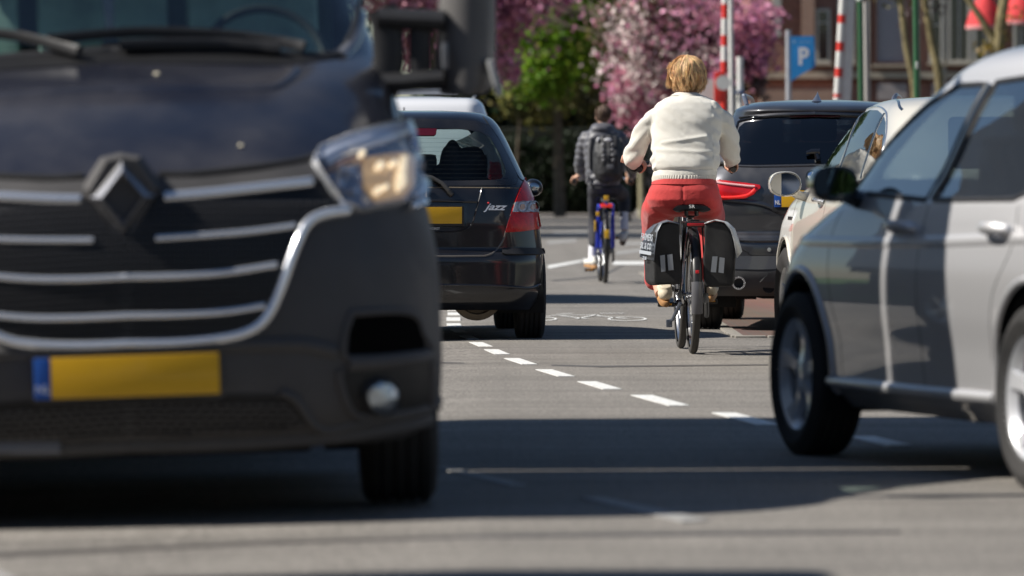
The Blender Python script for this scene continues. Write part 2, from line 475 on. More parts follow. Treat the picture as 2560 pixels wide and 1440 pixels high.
def wheel(parent, x, y, side, rad=.31, wd=.2, rim=.2, spokes=5, steer=0., style='alloy', rmat=None):
    """side=+1: outer face towards +y"""
    e = empty('wheel', Matrix.Translation((x, y, rad)) @ Matrix.Rotation(R(steer), 4, 'Z'), parent=parent)
    b = MB(); b.lathe(tyre_profile(rad, wd, rim), 64); o = b.obj('tyre', RUB, e, 30)
    b = MB(); h = wd / 2
    b.lathe([(rim, -side * h * .8), (rim - .012, -side * h * .75), (rim - .025, -side * h * .2), (rim - .03, side * h * .5), (rim - .012, side * h * .72), (rim + .006, side * h * .86), (rim + .012, side * h * .80)], 56)
    b.lathe([(0, side * h * .62), (.035, side * h * .62), (.05, side * h * .55), (.055, side * h * .35), (.055, 0)], 24)
    for i in range(spokes):
        a = 2 * math.pi * i / spokes + .3
        for da in ((-.16, .16) if style == 'double' else (0,)):
            rings = []
            for t in np.linspace(0, 1, 7):
                r = .04 + (rim - .055) * t; wv = (.030 - .008 * math.sin(t * 3.1)) * (1 + .35 * t) * (.62 if style == 'double' else 1); yy = side * h * (.58 - .16 * math.sin(t * math.pi) + .12 * t)
                aa = a + da * t * 1.2; c = Vector((r * math.cos(aa), yy, r * math.sin(aa))); u = Vector((-math.sin(aa), 0, math.cos(aa))); yv = Vector((0, side, 0))
                rings.append([c + u * wv - yv * .03, c + u * wv * .8 + yv * .006, c - u * wv * .8 + yv * .006, c - u * wv - yv * .03])
            b.loft(rings)
    b.obj('rim', rmat or RIMS, e, 35)
    b = MB(); b.lathe([(rim - .03, -side * h * .1), (.02, -side * h * .1)], 40); b.obj('brake_disc', mat('brake_disc', (.10, .095, .09), .6, metal=.6), e)
    return e
def wheel_well(parent, x, y, sg, rad, depth=.32):
    b = MB(); b.lathe([(rad, 0), (rad, -sg * depth), (.01, -sg * depth)], 40, Matrix.Translation((x, y, .30)), .56)
    return b.obj('wheel_arch_liner', DARK, parent)
def copy_tree(o, parent=None):
    c = o.copy(); COL.objects.link(c)
    if parent: c.parent = parent
    for ch in list(o.children): copy_tree(ch, c)
    return c
# ------------------------------------------------------------------ ground, road, markings
def asphalt():
    m = bpy.data.materials.new('asphalt'); m.use_nodes = True; t = m.node_tree; b = t.nodes['Principled BSDF']; L = t.links
    tc = t.nodes.new('ShaderNodeTexCoord')
    def nz(sc, det=4., stretch=None, rough=.6):
        mp = t.nodes.new('ShaderNodeMapping'); mp.inputs['Scale'].default_value = stretch or (1, 1, 1); L.new(tc.outputs['Object'], mp.inputs[0])
        n = t.nodes.new('ShaderNodeTexNoise'); n.inputs['Scale'].default_value = sc; n.inputs['Detail'].default_value = det; n.inputs['Roughness'].default_value = rough
        L.new(mp.outputs[0], n.inputs[0]); return n.outputs['Fac']
    def rng(s, a, bb, c, d):
        r = t.nodes.new('ShaderNodeMapRange'); L.new(s, r.inputs[0])
        for i, v in enumerate((a, bb, c, d)): r.inputs[i + 1].default_value = v
        return r.outputs[0]
    def mul(a, b2, op='MULTIPLY'):
        n = t.nodes.new('ShaderNodeMath'); n.operation = op
        for i, v in enumerate((a, b2)):
            if isinstance(v, float): n.inputs[i].default_value = v
            else: L.new(v, n.inputs[i])
        return n.outputs[0]
    grain = rng(nz(80, 2.), .32, .68, .30, 1.65)          # stone chips in the surface
    fine = rng(nz(24, 5.), .3, .7, .78, 1.22)
    blot = rng(nz(.8, 7.), .3, .7, .84, 1.12)
    wear = rng(nz(1.0, 6., (.14, 2.6, 1)), .42, .70, 1.06, .74)  # tyre-polished bands across the carriageway
    lanes = rng(nz(1.0, 3., (3.2, .02, 1)), .35, .65, .94, 1.05)
    v = mul(mul(mul(grain, fine), mul(blot, wear)), lanes)
    mx = t.nodes.new('ShaderNodeMix'); mx.data_type = 'RGBA'; mx.blend_type = 'MULTIPLY'; mx.inputs[0].default_value = 1
    mx.inputs[6].default_value = (.212, .196, .176, 1); cr = t.nodes.new('ShaderNodeCombineColor')
    for i in range(3): L.new(v, cr.inputs[i])
    L.new(cr.outputs[0], mx.inputs[7]); L.new(mx.outputs[2], b.inputs['Base Color'])
    b.inputs['Roughness'].default_value = .82; b.inputs['Specular IOR Level'].default_value = .35
    bp = t.nodes.new('ShaderNodeBump'); bp.inputs['Distance'].default_value = .004; bp.inputs['Strength'].default_value = .8
    L.new(nz(95, 3.), bp.inputs['Height']); L.new(bp.outputs[0], b.inputs['Normal']); return m
ASPH = asphalt()
def sheet(name, xs, ys, z, m, kind='structure', fn=camber):
    V = [(x, y, z + fn(x)) for y in ys for x in xs]; n = len(xs)
    Fs = [(j * n + i, j * n + i + 1, (j + 1) * n + i + 1, (j + 1) * n + i) for j in range(len(ys) - 1) for i in range(n - 1)]
    return tag(mesh_obj(name, V, Fs, m, None, 0), kind=kind)
XS = [-60, -30, -12, -9, -6, -4.5, -3, -2, -1.2, -.6, -.3, -.1, .1, .5, 1, 3, 6, 12, 30, 60, 120, 400]
sheet('ground', [-400] + [x for x in XS], [-60, -20, 0, 20, 60, 120, 200, 400, 900], -.03, mat('soil_ground', (.09, .08, .055), .95, var=.4, vscale=.4))
sheet('road', [x for x in XS if -6 <= x <= 12], [-30, 0, 10, 20, 30, 40, 60, 80, 120, 180, 215], 0., ASPH)
PAINT = mat('road_paint', (.68, .68, .66), .7, var=.28, vscale=45., bump=.002, bscale=90.)
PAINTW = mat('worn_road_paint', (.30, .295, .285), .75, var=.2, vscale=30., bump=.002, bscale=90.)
def paint_quad(name, q, m, parent=None, z=.004):
    V = [G(*p, z) for p in q]; V = [Vector((v.x, v.y, z + camber(v.x))) for v in V]
    # thick film of thermoplastic paint: top and a 3 mm rim
    n = len(V); c = V + [v - Vector((0, 0, .0035)) for v in V]
    return mesh_obj(name, c, [tuple(range(n))] + [(i, i + n, (i + 1) % n + n, (i + 1) % n) for i in range(n)], m, parent, 0)
lane = tag(empty('cycle_lane_line', (0, 0, 0)), kind='structure')
for q in [((1119, 781), (1150, 781), (1150, 787), (1119, 787)), ((1116, 793), (1151, 793), (1151, 801), (1116, 801)), ((1116, 808), (1151, 808), (1155, 817), (1119, 817)),
          ((1126, 824), (1154, 824), (1168, 830), (1140, 830)), ((1148, 839), (1178, 839), (1197, 847), (1168, 847)), ((1173, 855), (1206, 855), (1231, 865), (1197, 865)),
          ((1210, 873), (1246, 873), (1275, 885), (1237, 885)), ((1260, 895), (1298, 895), (1343, 910), (1305, 910)), ((1339, 923), (1380, 923), (1437, 940), (1395, 940)),
          ((1444, 953), (1490, 953), (1555, 972), (1507, 972)), ((1577, 987), (1630, 987), (1725, 1013), (1672, 1013)), ((1780, 1031), (1838, 1031), (1950, 1061), (1890, 1061)),
          ((2120, 1090), (2185, 1090), (2280, 1112), (2215, 1114)), ((1119, 770), (1147, 770), (1148, 776), (1119, 776)), ((1120, 761), (1146, 761), (1147, 766), (1120, 766))]:
    paint_quad('lane_dash', q, PAINT, lane)
old = tag(empty('worn_lane_line', (0, 0, 0)), kind='structure')
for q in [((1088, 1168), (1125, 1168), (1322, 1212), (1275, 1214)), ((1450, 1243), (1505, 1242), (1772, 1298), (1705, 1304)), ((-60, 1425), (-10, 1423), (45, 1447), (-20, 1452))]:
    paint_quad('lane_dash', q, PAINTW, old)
far = tag(empty('crossing_marking', (0, 0, 0)), kind='structure')
for q in [((1368, 664), (1452, 650), (1456, 654), (1372, 671)), ((1456, 647), (1498, 645), (1500, 652), (1458, 655)), ((1532, 653), (1700, 654), (1700, 661), (1532, 661)),
          ((1540, 629), (1600, 622), (1640, 620), (1640, 626), (1600, 629), (1542, 636)), ((1368, 603), (1440, 598), (1442, 604), (1368, 610)), ((1560, 606), (1690, 604), (1690, 610), (1560, 612)), ((1380, 580), (1500, 577), (1500, 581), (1380, 584))]:
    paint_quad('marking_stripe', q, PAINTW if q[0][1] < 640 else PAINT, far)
# cycle symbol, strokes laid out flat on the asphalt
sym = tag(empty('cycle_symbol_marking', (0, 0, 0)), kind='structure')
def stroke(pts, wpx, name='painted_stroke', closed=False):
    W = [G(a, b, .004) for a, b in pts]; n = len(W); V = []; k = n
    for i in range(n):
        t = (W[(i + 1) % n] if closed or i < n - 1 else W[i]) - (W[i - 1] if closed or i > 0 else W[i]); t.z = 0; t.normalize()
        s_ = Vector((-t.y, t.x, 0)); ww = wpx / 337.0 * (.5 + 2.3 * abs(t.x)) * .5
        for sg in (1, -1): p = W[i] + s_ * ww * sg; V.append((p.x, p.y, .0045 + camber(p.x)))
    Fs = [(2 * i, 2 * i + 1, 2 * ((i + 1) % n) + 1, 2 * ((i + 1) % n)) for i in range(n if closed else n - 1)]
    mesh_obj(name, V, Fs, PAINT, sym, 0)
stroke(circ(1568, 797, 46, 4.6, 28), 12, closed=True); stroke(circ(1340, 797, 50, 4.6, 28), 12, closed=True)
for pl in [((1568, 797), (1500, 790), (1486, 786)), ((1470, 797), (1400, 789), (1365, 790)), ((1490, 787), (1440, 797)), ((1495, 787), (1380, 788)), ((1500, 783), (1560, 783)), ((1395, 785), (1430, 783))]: stroke(pl, 11)
streaks = tag(empty('cable_shadow_and_streaks', (0, 0, 0)), kind='structure'); STREAK = mat('shadow_streak_tone', (.085, .078, .072), .6, var=.3, vscale=20.)  # near pair of strips is overhead cable shadow painted in; the rest dark streaks
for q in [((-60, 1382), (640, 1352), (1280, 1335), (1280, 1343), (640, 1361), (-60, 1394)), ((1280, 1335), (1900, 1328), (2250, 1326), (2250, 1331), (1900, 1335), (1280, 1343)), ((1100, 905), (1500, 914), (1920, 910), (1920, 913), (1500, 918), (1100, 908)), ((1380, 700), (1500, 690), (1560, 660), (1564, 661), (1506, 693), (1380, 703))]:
    paint_quad('streak_strip', q, STREAK, streaks, .002)
# parking bay paved with clay bricks on the right
def brickmat():
    m = bpy.data.materials.new('clay_pavers'); m.use_nodes = True; t = m.node_tree; b = t.nodes['Principled BSDF']
    tc = t.nodes.new('ShaderNodeTexCoord'); br = t.nodes.new('ShaderNodeTexBrick'); t.links.new(tc.outputs['Object'], br.inputs[0])
    br.inputs['Scale'].default_value = 1.; br.inputs['Brick Width'].default_value = .21; br.inputs['Row Height'].default_value = .105; br.inputs['Mortar Size'].default_value = .006
    br.inputs['Color1'].default_value = (.17, .085, .065, 1); br.inputs['Color2'].default_value = (.12, .07, .055, 1); br.inputs['Mortar'].default_value = (.11, .09, .075, 1)
    n = t.nodes.new('ShaderNodeTexNoise'); n.inputs['Scale'].default_value = 3; mx = t.nodes.new('ShaderNodeMix'); mx.data_type = 'RGBA'; mx.blend_type = 'OVERLAY'; mx.inputs[0].default_value = .5
    t.links.new(br.outputs[0], mx.inputs[6]); t.links.new(n.outputs['Color'], mx.inputs[7]); t.links.new(mx.outputs[2], b.inputs['Base Color']); b.inputs['Roughness'].default_value = .85
    return m
PAV = brickmat()
bay = sheet('parking_bay', [1.50, 2.5, 4.2], [37.1, 40, 50, 64], .006, PAV, fn=lambda x: 0)
b = MB()
for k in range(54):                                # flush stones along the bay edge and across its near end
    y = 37.3 + k * .5; b.box((1.47, y, .0), (.08 + rnd.uniform(-.004, .004), .485, .026), None, .004)
for k in range(13): b.box((1.55 + k * .215, 36.98, .0), (.20, .16, .028), None, .004)
kb = b.obj('bay_edging_stone', mat('concrete_edging', (.26, .24, .21), .85, var=.15, vscale=20., bump=.002), bay); tag(kb, kind='stuff')
CON = mat('kerb_concrete', (.36, .34, .31), .85, var=.15, vscale=8., bump=.003)
for nm, x0, x1, y0, y1 in (('pavement', 4.35, 9, -20, 210), ('pavement', -17.4, -15.2, -30, 212)):
    b = MB(); b.box(((x0 + x1) / 2, (y0 + y1) / 2, .035 + camber((x0 + x1) / 2)), (x1 - x0, y1 - y0, .17), None, .012); tag(b.obj(nm, PAV if x0 > 0 else CON, None), kind='structure')
b = MB(); b.box((4.25, 100, .03), (.14, 220, .18), None, .015); tag(b.obj('kerb', CON), kind='structure')
GRS = mat('grass_verge', (.05, .12, .018), .95, var=.4, vscale=2., bump=.02, bscale=60.)
sheet('grass', [-30, -17, -9, -6.1], [-30, 20, 80, 210], .06, GRS, kind='stuff', fn=lambda x: -.12)
# ------------------------------------------------------------------ large grey cab of the box truck, facing the camera
PNT_VAN = mat('navy_grey_paint', (.023, .026, .043), .32, metal=.55, coat=1., coatr=.05, dust=.22, dustcol=(.20, .18, .16))
PLA_VAN = mat('grey_bumper_plastic', (.060, .058, .060), .52, var=.12, bump=.0006, bscale=260., dust=.15, dustcol=(.13, .12, .11))
PLA_DRK = mat('dark_grille_plastic', (.005, .005, .006), .55, var=.2)
MV = Matrix.Translation((-1.125, 16.88, -.026)) @ Matrix.Rotation(R(-84.8), 4, 'Z') @ Matrix.Rotation(R(1.7), 4, 'X')
van = empty('box_truck', MV, 'dark navy box truck cab facing the camera, big chrome diamond emblem and yellow plate', 'truck')
S = Shell(MV, [  # z, xr, xf, w, rxr, ryr, rxf, ryf, bowr, bowf, bulge
    (.22, -2.77, -.16, .86, .05, .05, .34, .40, 0, .10, .01), (.27, -2.77, -.07, .93, .05, .05, .36, .42, 0, .11, .015),
    (.36, -2.77, -.02, .965, .05, .05, .38, .42, 0, .12, .02), (.52, -2.77, .0, .975, .05, .05, .40, .42, 0, .13, .025),
    (.72, -2.77, -.005, .975, .05, .05, .42, .44, 0, .14, .025), (.90, -2.77, -.03, .955, .05, .05, .44, .46, 0, .16, .03),
    (1.00, -2.77, -.07, .935, .05, .05, .46, .48, 0, .17, .035), (1.06, -2.77, -.12, .925, .05, .05, .46, .48, 0, .18, .035),
    (1.15, -2.77, -.25, .915, .05, .05, .46, .46, 0, .18, .03), (1.24, -2.77, -.43, .90, .05, .05, .44, .40, 0, .17, .03),
    (1.32, -2.77, -.62, .885, .05, .05, .42, .32, 0, .15, .03), (1.375, -2.77, -.80, .87, .05, .05, .34, .26, 0, .13, .03),
    (1.42, -2.77, -.94, .86, .05, .05, .30, .26, 0, .13, .03), (1.60, -2.77, -1.20, .82, .05, .05, .30, .28, 0, .14, .03),
    (1.85, -2.77, -1.52, .765, .05, .05, .30, .30, 0, .15, .03), (2.10, -2.77, -1.80, .71, .05, .05, .32, .30, 0, .15, .03),
    (2.26, -2.77, -1.96, .66, .06, .06, .34, .32, 0, .15, .02), (2.34, -2.75, -2.08, .56, .1, .1, .34, .3, 0, .14, .01), (2.37, -2.6, -2.2, .3, .1, .1, .2, .14, 0, .05, .0)], 7)
pc = S.cam(); ps = S.side()
WS = [(262, -210), (262, 118), (520, 122), (700, 130), (835, 130), (868, 95), (884, 40), (889, -60), (884, -210)]
WSf = WS + [(305 - (x - 305) * 1.0, y) for x, y in WS[::-1][:-1]]
WSh = [(285, -210), (285, 118), *WS[2:]]
front = lambda V: V[:, 0] > -1.9
S.cut(pc, WSh, lambda V: (V[:, 0] > -1.95) & (V[:, 2] > 1.36) & (V[:, 2] < 2.3), True)
S.cut(ps, circ(-.95, .345, .40, .41, 40), lambda V: (V[:, 1] > .3), True)
SW = [(-1.35, 1.36), (-2.4, 1.36), (-2.46, 1.45), (-2.46, 2.0), (-2.4, 2.08), (-2.25, 2.08), (-2.0, 1.9)]
S.cut(ps, SW, lambda V: V[:, 1] > .3, True)
S.body('body', PNT_VAN, van, [PNT_VAN, PLA_VAN], lambda c: 1 if (c[2] < .99 - .02 and c[0] > -.95) or c[2] < .42 else 0)
S.patch(ps, SW, .09, GLS, 'side_window', van, .0, 0, True)
ws = S.patch(pc, [(262 - .0, -210), *WS[1:]], 42, GLS, 'windshield', van, .004, 0, True)
S.strip(pc, [(262, 124), (520, 128), (700, 137), (840, 137), (876, 100), (893, 40), (898, -60), (890, -200)], .035, .012, BLK, 'windshield_seal', van, 0, True)
S.strip(pc, [(852, 140), (884, 104), (903, 50), (916, -20), (914, -120)], .045, .014, mat('pillar_highlight', (.17, .17, .185), .35, metal=.4, coat=.5), 'pillar_highlight', van, 0, True)  # pale strip, the pillar's highlights put into its grey
# hood lip, cowl, hood seams
S.patch(pc, [(262, 122), (520, 126), (700, 134), (838, 134), (862, 118), (850, 146), (720, 163), (262, 158)], 22, PLA_DRK, 'cowl_panel', van, .003, .01, True)
S.strip(pc, [(262, 221), (480, 222), (640, 222), (690, 214), (722, 190), (735, 172)], .05, .012, PNT_VAN, 'hood_crease', van, -.002, True)
S.strip(pc, [(398, 436), (470, 437), (600, 424), (700, 411), (783, 393), (840, 352), (930, 322), (1030, 297)], .030, .012, SEAM, 'hood_gap', van, -.002, True)
S.strip(pc, [(1000, 300), (985, 240), (955, 185), (930, 150)], .012, .004, SEAM, 'hood_gap', van, -.001, True)
# grille: dark field, four chrome bars and the chrome frame
GR = [(262, 440), (400, 441), (500, 440), (640, 424), (780, 400), (800, 452), (848, 520), (806, 530), (768, 560), (738, 622), (698, 722), (664, 800), (600, 834), (470, 852), (262, 858)]
S.patch(pc, GR, 26, PLA_DRK, 'grille_panel', van, .003, .01, True)
S.patch(pc, [(262, 450), (400, 451), (500, 450), (640, 436), (780, 411), (800, 450), (780, 462), (600, 480), (410, 498), (262, 500)], 26, PLA_VAN, 'grille_top_panel', van, .012, .01, True)
gm = MB()                                       # honeycomb of the grille: staggered cells
for j, y in enumerate(range(512, 850, 15)):
    for i, x in enumerate(range(312 + (j % 2) * 11, 850, 22)):
        if not inpoly(np.array([(x, y)], float), np.array(GR, float))[0] or min(np.hypot(*(np.array(GR[4:14]) - (x, y)).T)) < 10: continue
        a = [S.hit(pc, x + dx, y + dy) for dx, dy in ((-7, -4), (7, -4), (7, 4), (-7, 4))]
        for sg in (1, -1):
            q = [h + n * .006 for h, n in a]; r_ = [h + n * .016 for h, n in a]; q = [Vector((v.x, v.y * sg, v.z)) for v in q]; r_ = [Vector((v.x, v.y * sg, v.z)) for v in r_]
            cc = sum(q, Vector()) / 4 - Vector((.0, 0, 0)); V = r_ + [cc + (v - cc) * 1.25 for v in q]
            gm.add(V, [(0, 4, 5, 1), (1, 5, 6, 2), (2, 6, 7, 3), (3, 7, 4, 0), (0, 1, 2, 3)])
tag(gm.obj('grille_mesh', mat('grille_lattice', (.050, .050, .054), .32), van, 0), kind='stuff')
CHV = mat('satin_chrome_trim', (.84, .86, .90), .22, metal=.8)
def bars(pts, w_, nm='chrome_bar'): S.strip(pc, pts, w_, .016, CHV, nm, van, .008, True, n=7)
bars([(410, 496), (500, 489), (640, 474), (775, 459)], .034)
bars([(388, 598), (500, 591), (620, 582), (735, 567)], .022)
bars([(262, 694), (420, 692), (560, 683), (690, 663)], .024)
bars([(262, 790), (420, 788), (560, 780), (660, 764)], .024)
S.strip(pc, [(262, 860), (430, 858), (560, 845), (628, 825), (668, 790), (700, 722), (732, 632), (762, 566), (800, 540), (865, 530)], .036, .024, CHV, 'chrome_frame', van, .004, True, per=10, n=7)
# diamond emblem on its raised hexagonal plinth
def oncentre(px, py, off): h, n = S.hit(pc, px, py); return h + Vector((off, 0, 0))
def emb(polypx, off, th, m, nm, mid=None):
    q = [oncentre(305, 495, off) * 1.0 for _ in polypx]
    c = oncentre(305, 495, off); V = [Vector((c.x - abs(x - 305) * .0 , -0 + (x - 305) / 836., c.z - (y - 495) / 836.)) for x, y in polypx]
    b = MB(); b.prism([v - Vector((th, 0, 0)) for v in V], (th, 0, 0)); o = b.obj(nm, m, van)
    return o
pl_ = MB(); c0 = oncentre(305, 495, 0)
hexo = [(255, 392), (305, 382), (355, 392), (410, 470), (338, 602), (272, 602), (200, 470)]; hexi = [(268, 402), (305, 395), (342, 402), (386, 472), (328, 590), (282, 590), (224, 472)]
V1 = [Vector((c0.x - .03, (x - 305) / 836., c0.z - (y - 495) / 836.)) for x, y in hexo]; V2 = [Vector((c0.x + .045, (x - 305) / 836., c0.z - (y - 495) / 836.)) for x, y in hexi]
pl_.loft([V1, V2]); pl_.obj('emblem_plinth', PLA_VAN, van, 20)
db = MB(); xf0 = c0.x + .05
outer = [(305, 396), (384, 492), (305, 594), (226, 492)]; inner = [(305, 456), (334, 494), (305, 538), (276, 494)]
for i in range(4):                               # four bevelled limbs of the diamond
    a, b2 = outer[i], outer[(i + 1) % 4]; c, d = inner[i], inner[(i + 1) % 4]
    L_ = lambda p, x: Vector((x, (p[0] - 305) / 836., c0.z - (p[1] - 495) / 836.))
    ma = ((a[0] + c[0]) / 2, (a[1] + c[1]) / 2); mb = ((b2[0] + d[0]) / 2, (b2[1] + d[1]) / 2)
    V = [L_(a, xf0 - .01), L_(b2, xf0 - .01), L_(mb, xf0 + .022), L_(ma, xf0 + .022), L_(c, xf0 - .015), L_(d, xf0 - .015)]
    db.add(V, [(0, 1, 2, 3), (3, 2, 5, 4)])
db.obj('diamond_emblem', mat('emblem_chrome', (.40, .40, .42), .18, metal=.9, coat=1.), van, 0)
# headlight: dark bowl, white light strip, golden reflector box, clear cover
HL = [(779, 414), (796, 380), (860, 352), (960, 322), (1040, 302), (1062, 330), (1070, 420), (1046, 496), (985, 514), (895, 528), (850, 515), (805, 452)]
S.patch(pc, HL, 14, mat('headlight_bowl', (.34, .36, .42), .22, metal=.6, bump=.010, bscale=26., coat=.5), 'headlight_housing', van, .004, .03, True)
S.strip(pc, [(800, 402), (850, 376), (930, 350), (1035, 318), (1052, 345)], .060, .018, mat('light_strip', (.80, .84, .95), .25, coat=1.), 'daylight_strip', van, .006, True)
S.strip(pc, [(815, 430), (880, 405), (905, 398)], .022, .01, mat('orange_strip', (.45, .25, .14), .3, coat=1.), 'indicator_strip', van, .006, True)
S.patch(pc, [(905, 402), (960, 392), (1008, 385), (1030, 398), (1026, 470), (1005, 498), (935, 508), (905, 470)], 9, mat('golden_reflector', (.82, .56, .30), .25, metal=.3, bump=.010, bscale=34., coat=1., emit=(1., .62, .28), estr=.16), 'reflector', van, .014, .02, True)
S.patch(pc, [(992, 398), (1006, 396), (1002, 470), (984, 488), (978, 470)], 9, mat('lamp_lens', (.95, .78, .5), .08, emit=(1., .80, .50), estr=.8, coat=1.), 'low_beam_lamp', van, .02, .02, True, dome=.02)
S.strip(pc, [(1054, 350), (1062, 410), (1052, 470), (1030, 500)], .034, .012, mat('light_strip', (.80, .84, .95), .25, coat=1.), 'daylight_strip', van, .010, True)
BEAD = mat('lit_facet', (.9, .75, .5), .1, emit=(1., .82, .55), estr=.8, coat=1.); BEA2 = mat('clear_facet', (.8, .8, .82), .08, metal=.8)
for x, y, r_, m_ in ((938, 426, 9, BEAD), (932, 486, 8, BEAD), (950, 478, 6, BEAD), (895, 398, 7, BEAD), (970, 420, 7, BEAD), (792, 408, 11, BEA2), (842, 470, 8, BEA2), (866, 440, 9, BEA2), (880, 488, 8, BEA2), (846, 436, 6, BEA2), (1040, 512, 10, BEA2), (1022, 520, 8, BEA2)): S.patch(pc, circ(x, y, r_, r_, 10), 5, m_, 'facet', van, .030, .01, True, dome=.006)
S.patch(pc, circ(868, 455, 32, 34, 20), 9, mat('grey_reflector', (.5, .5, .52), .15, metal=1., bump=.02, bscale=40.), 'reflector', van, .012, .02, True, dome=-.02)
S.patch(pc, HL, 20, glassmat('lamp_cover', (.94, .95, .97), 1., .97, 1.45), 'headlight_cover', van, .032, .0, True)
S.strip(pc, HL, .014, .03, CHV, 'headlight_rim', van, .0, True, closed=True, spl=False, per=2)
# number plate
c1 = oncentre(315, 930, 0)
for nm, w_, h_, x_, m_, yo in (('plate_holder', .55, .140, .036, BLK, 0), ('number_plate', .50, .122, .041, YEL, .022), ('plate_blue_band', .048, .122, .0412, PLB, -.252)):
    b = MB(); b.box((x_ - .01 + c1.x, yo - .003, .457), (.02, w_, h_), None, .004); b.obj(nm, m_, van)
text_mesh('NL', .035, .001, WHT, van, 'plate_lettering', Mx=Matrix.Translation((c1.x + .0425, -.255, .425)) @ Matrix.Rotation(R(90), 4, 'Z') @ Matrix.Rotation(R(90), 4, 'X'))
# bumper relief: fog lamp nest, lower grille, lips, wing
S.patch(pc, [(876, 792), (900, 782), (1000, 778), (1040, 792), (1056, 830), (1066, 888), (868, 896)], 16, mat('recess_shade', (.003, .003, .003), .95, spec=.05), 'bumper_intake_shade', van, .003, .006, True)  # flush patch, the recess shade put into its near-black colour
S.strip(pc, [(876, 792), (900, 782), (1000, 778), (1040, 792), (1056, 830), (1066, 888), (868, 896)], .024, .012, PLA_VAN, 'intake_rim', van, 0, True, closed=True, per=6)
S.patch(pc, [(852, 930), (960, 918), (1070, 900), (1072, 1000), (1050, 1018), (930, 1032), (880, 1030), (850, 962)], 16, PLA_DRK, 'fog_lamp_nest', van, .004, .006, True)
S.strip(pc, [(870, 908), (960, 904), (1068, 892)], .05, .02, PLA_VAN, 'bumper_ledge', van, 0, True)
S.strip(pc, [(848, 925), (852, 965), (880, 1030), (930, 1040), (1060, 1022), (1076, 1000), (1076, 900)], .026, .016, PLA_VAN, 'nest_rim', van, 0, True)
S.patch(pc, circ(948, 988, 38, 37, 28), 9, mat('fog_lens', (.42, .47, .52), .10, metal=.85, coat=1., bump=.02, bscale=24.), 'fog_lamp', van, .022, .02, True, dome=.018)
S.strip(pc, circ(948, 988, 41, 40, 28), .02, .03, BLK, 'fog_lamp_ring', van, .0, True, closed=True, per=2)
LG = [(262, 1008), (548, 1000), (570, 985), (680, 985), (720, 1000), (780, 1062), (700, 1072), (262, 1092)]
S.patch(pc, LG, 20, PLA_DRK, 'lower_grille', van, .003, .006, True)
gm = MB()
for j, y in enumerate(range(1012, 1086, 14)):
    for i, x in enumerate(range(315 + (j % 2) * 14, 770, 28)):
        if not inpoly(np.array([(x, y)], float), np.array(LG, float))[0]: continue
        a = [S.hit(pc, x + dx, y + dy) for dx, dy in ((-10, -4), (10, -4), (10, 4), (-10, 4))]
        for sg in (1, -1):
            q = [h + n * .012 for h, n in a]; q = [Vector((v.x, v.y * sg, v.z)) for v in q]; r_ = [v - Vector((.012, 0, 0)) for v in q]; gm.add(q + r_, [(0, 1, 2, 3), (0, 4, 5, 1), (1, 5, 6, 2), (2, 6, 7, 3), (3, 7, 4, 0)])
tag(gm.obj('lower_grille_mesh', mat('grille_lattice', (.050, .050, .054), .32), van, 0), kind='stuff')
S.strip(pc, [(262, 872), (500, 866), (640, 862), (760, 862), (840, 880)], .05, .02, PLA_VAN, 'bumper_fold', van, -.004, True)
S.strip(pc, [(700, 980), (740, 1000), (800, 1072), (900, 1058), (1060, 1026), (1095, 1000)], .03, .02, PLA_VAN, 'bumper_fold', van, -.003, True)
S.strip(pc, [(262, 1112), (500, 1108), (700, 1098), (900, 1080), (1080, 1045)], .05, .03, PLA_VAN, 'bumper_lip', van, 0, True)
S.strip(pc, [(150, 1110), (100, 1110), (20, 1110), (-60, 1108)], .03, .035, mat('lip_guard', (.16, .16, .17), .5), 'bumper_guard', van, 0)
# wheels, liners, underside
for x_, st in ((-.95, -2.),):
    for sg in (1, -1): wheel(van, x_, sg * .86, sg, .345, .235, .205, 6, st, rmat=RIMS); wheel_well(van, x_, sg * .97, sg, .40)
for sg in (1, -1): wheel(van, -5.6, sg * .82, sg, .345, .22, .205, 6)
b = MB(); b.box((-1.5, 0, .30), (2.4, 1.1, .20)); b.box((-2.0, 0, .27), (1.3, 1.84, .16)); b.box((-2.8, 0, .18), (.5, 1.8, .12)); b.box((-3.65, -.80, .42), (2.7, .30, .70), None, .05); b.box((-1.8, -.80, .36), (1.0, .20, .40)); b.box((-1.6, 0, .36), (2.2, 1.3, .16)); b.box((-4.9, 0, .62), (4.2, .8, .14)); b.box((-.5, 0, .30), (.6, 1.55, .12), None, .02); b.obj('chassis_and_blockers', DARK, van)  # low side boxes added to stop sunlight passing under the truck
# cab interior
b = MB(); b.box((-1.15, 0, 1.22), (.5, 1.55, .28), None, .05); b.obj('dashboard', mat('dash_grey', (.05, .065, .068), .6, var=.2), van)
SEAT = mat('seat_fabric', (.42, .52, .48), .9, var=.3)
for y_ in (-.5, .0, .5):
    b = MB(); b.box((-1.95, y_, 1.05), (.5, .44, .2), None, .06); b.box((-2.2, y_, 1.45), (.16, .44, .75), Matrix.Rotation(R(-12), 4, 'Y'), .06); b.box((-2.3, y_, 1.92), (.1, .26, .2), None, .05); b.obj('seat', SEAT, van)
b = MB(); b.box((-2.72, 0, 1.5), (.04, 1.6, 1.4)); b.obj('rear_wall', mat('cab_lining', (.30, .38, .35), .9, var=.4, vscale=3.), van)
b = MB(); b.lathe([(.2 + .015 * math.cos(a), .015 * math.sin(a)) for a in np.linspace(0, 2 * math.pi, 9)], 28, Matrix.Translation((-1.5, .5, 1.4)) @ Matrix.Rotation(R(65), 4, 'Y') @ Matrix.Rotation(R(90), 4, 'X')); b.obj('steering_wheel', BLK, van)
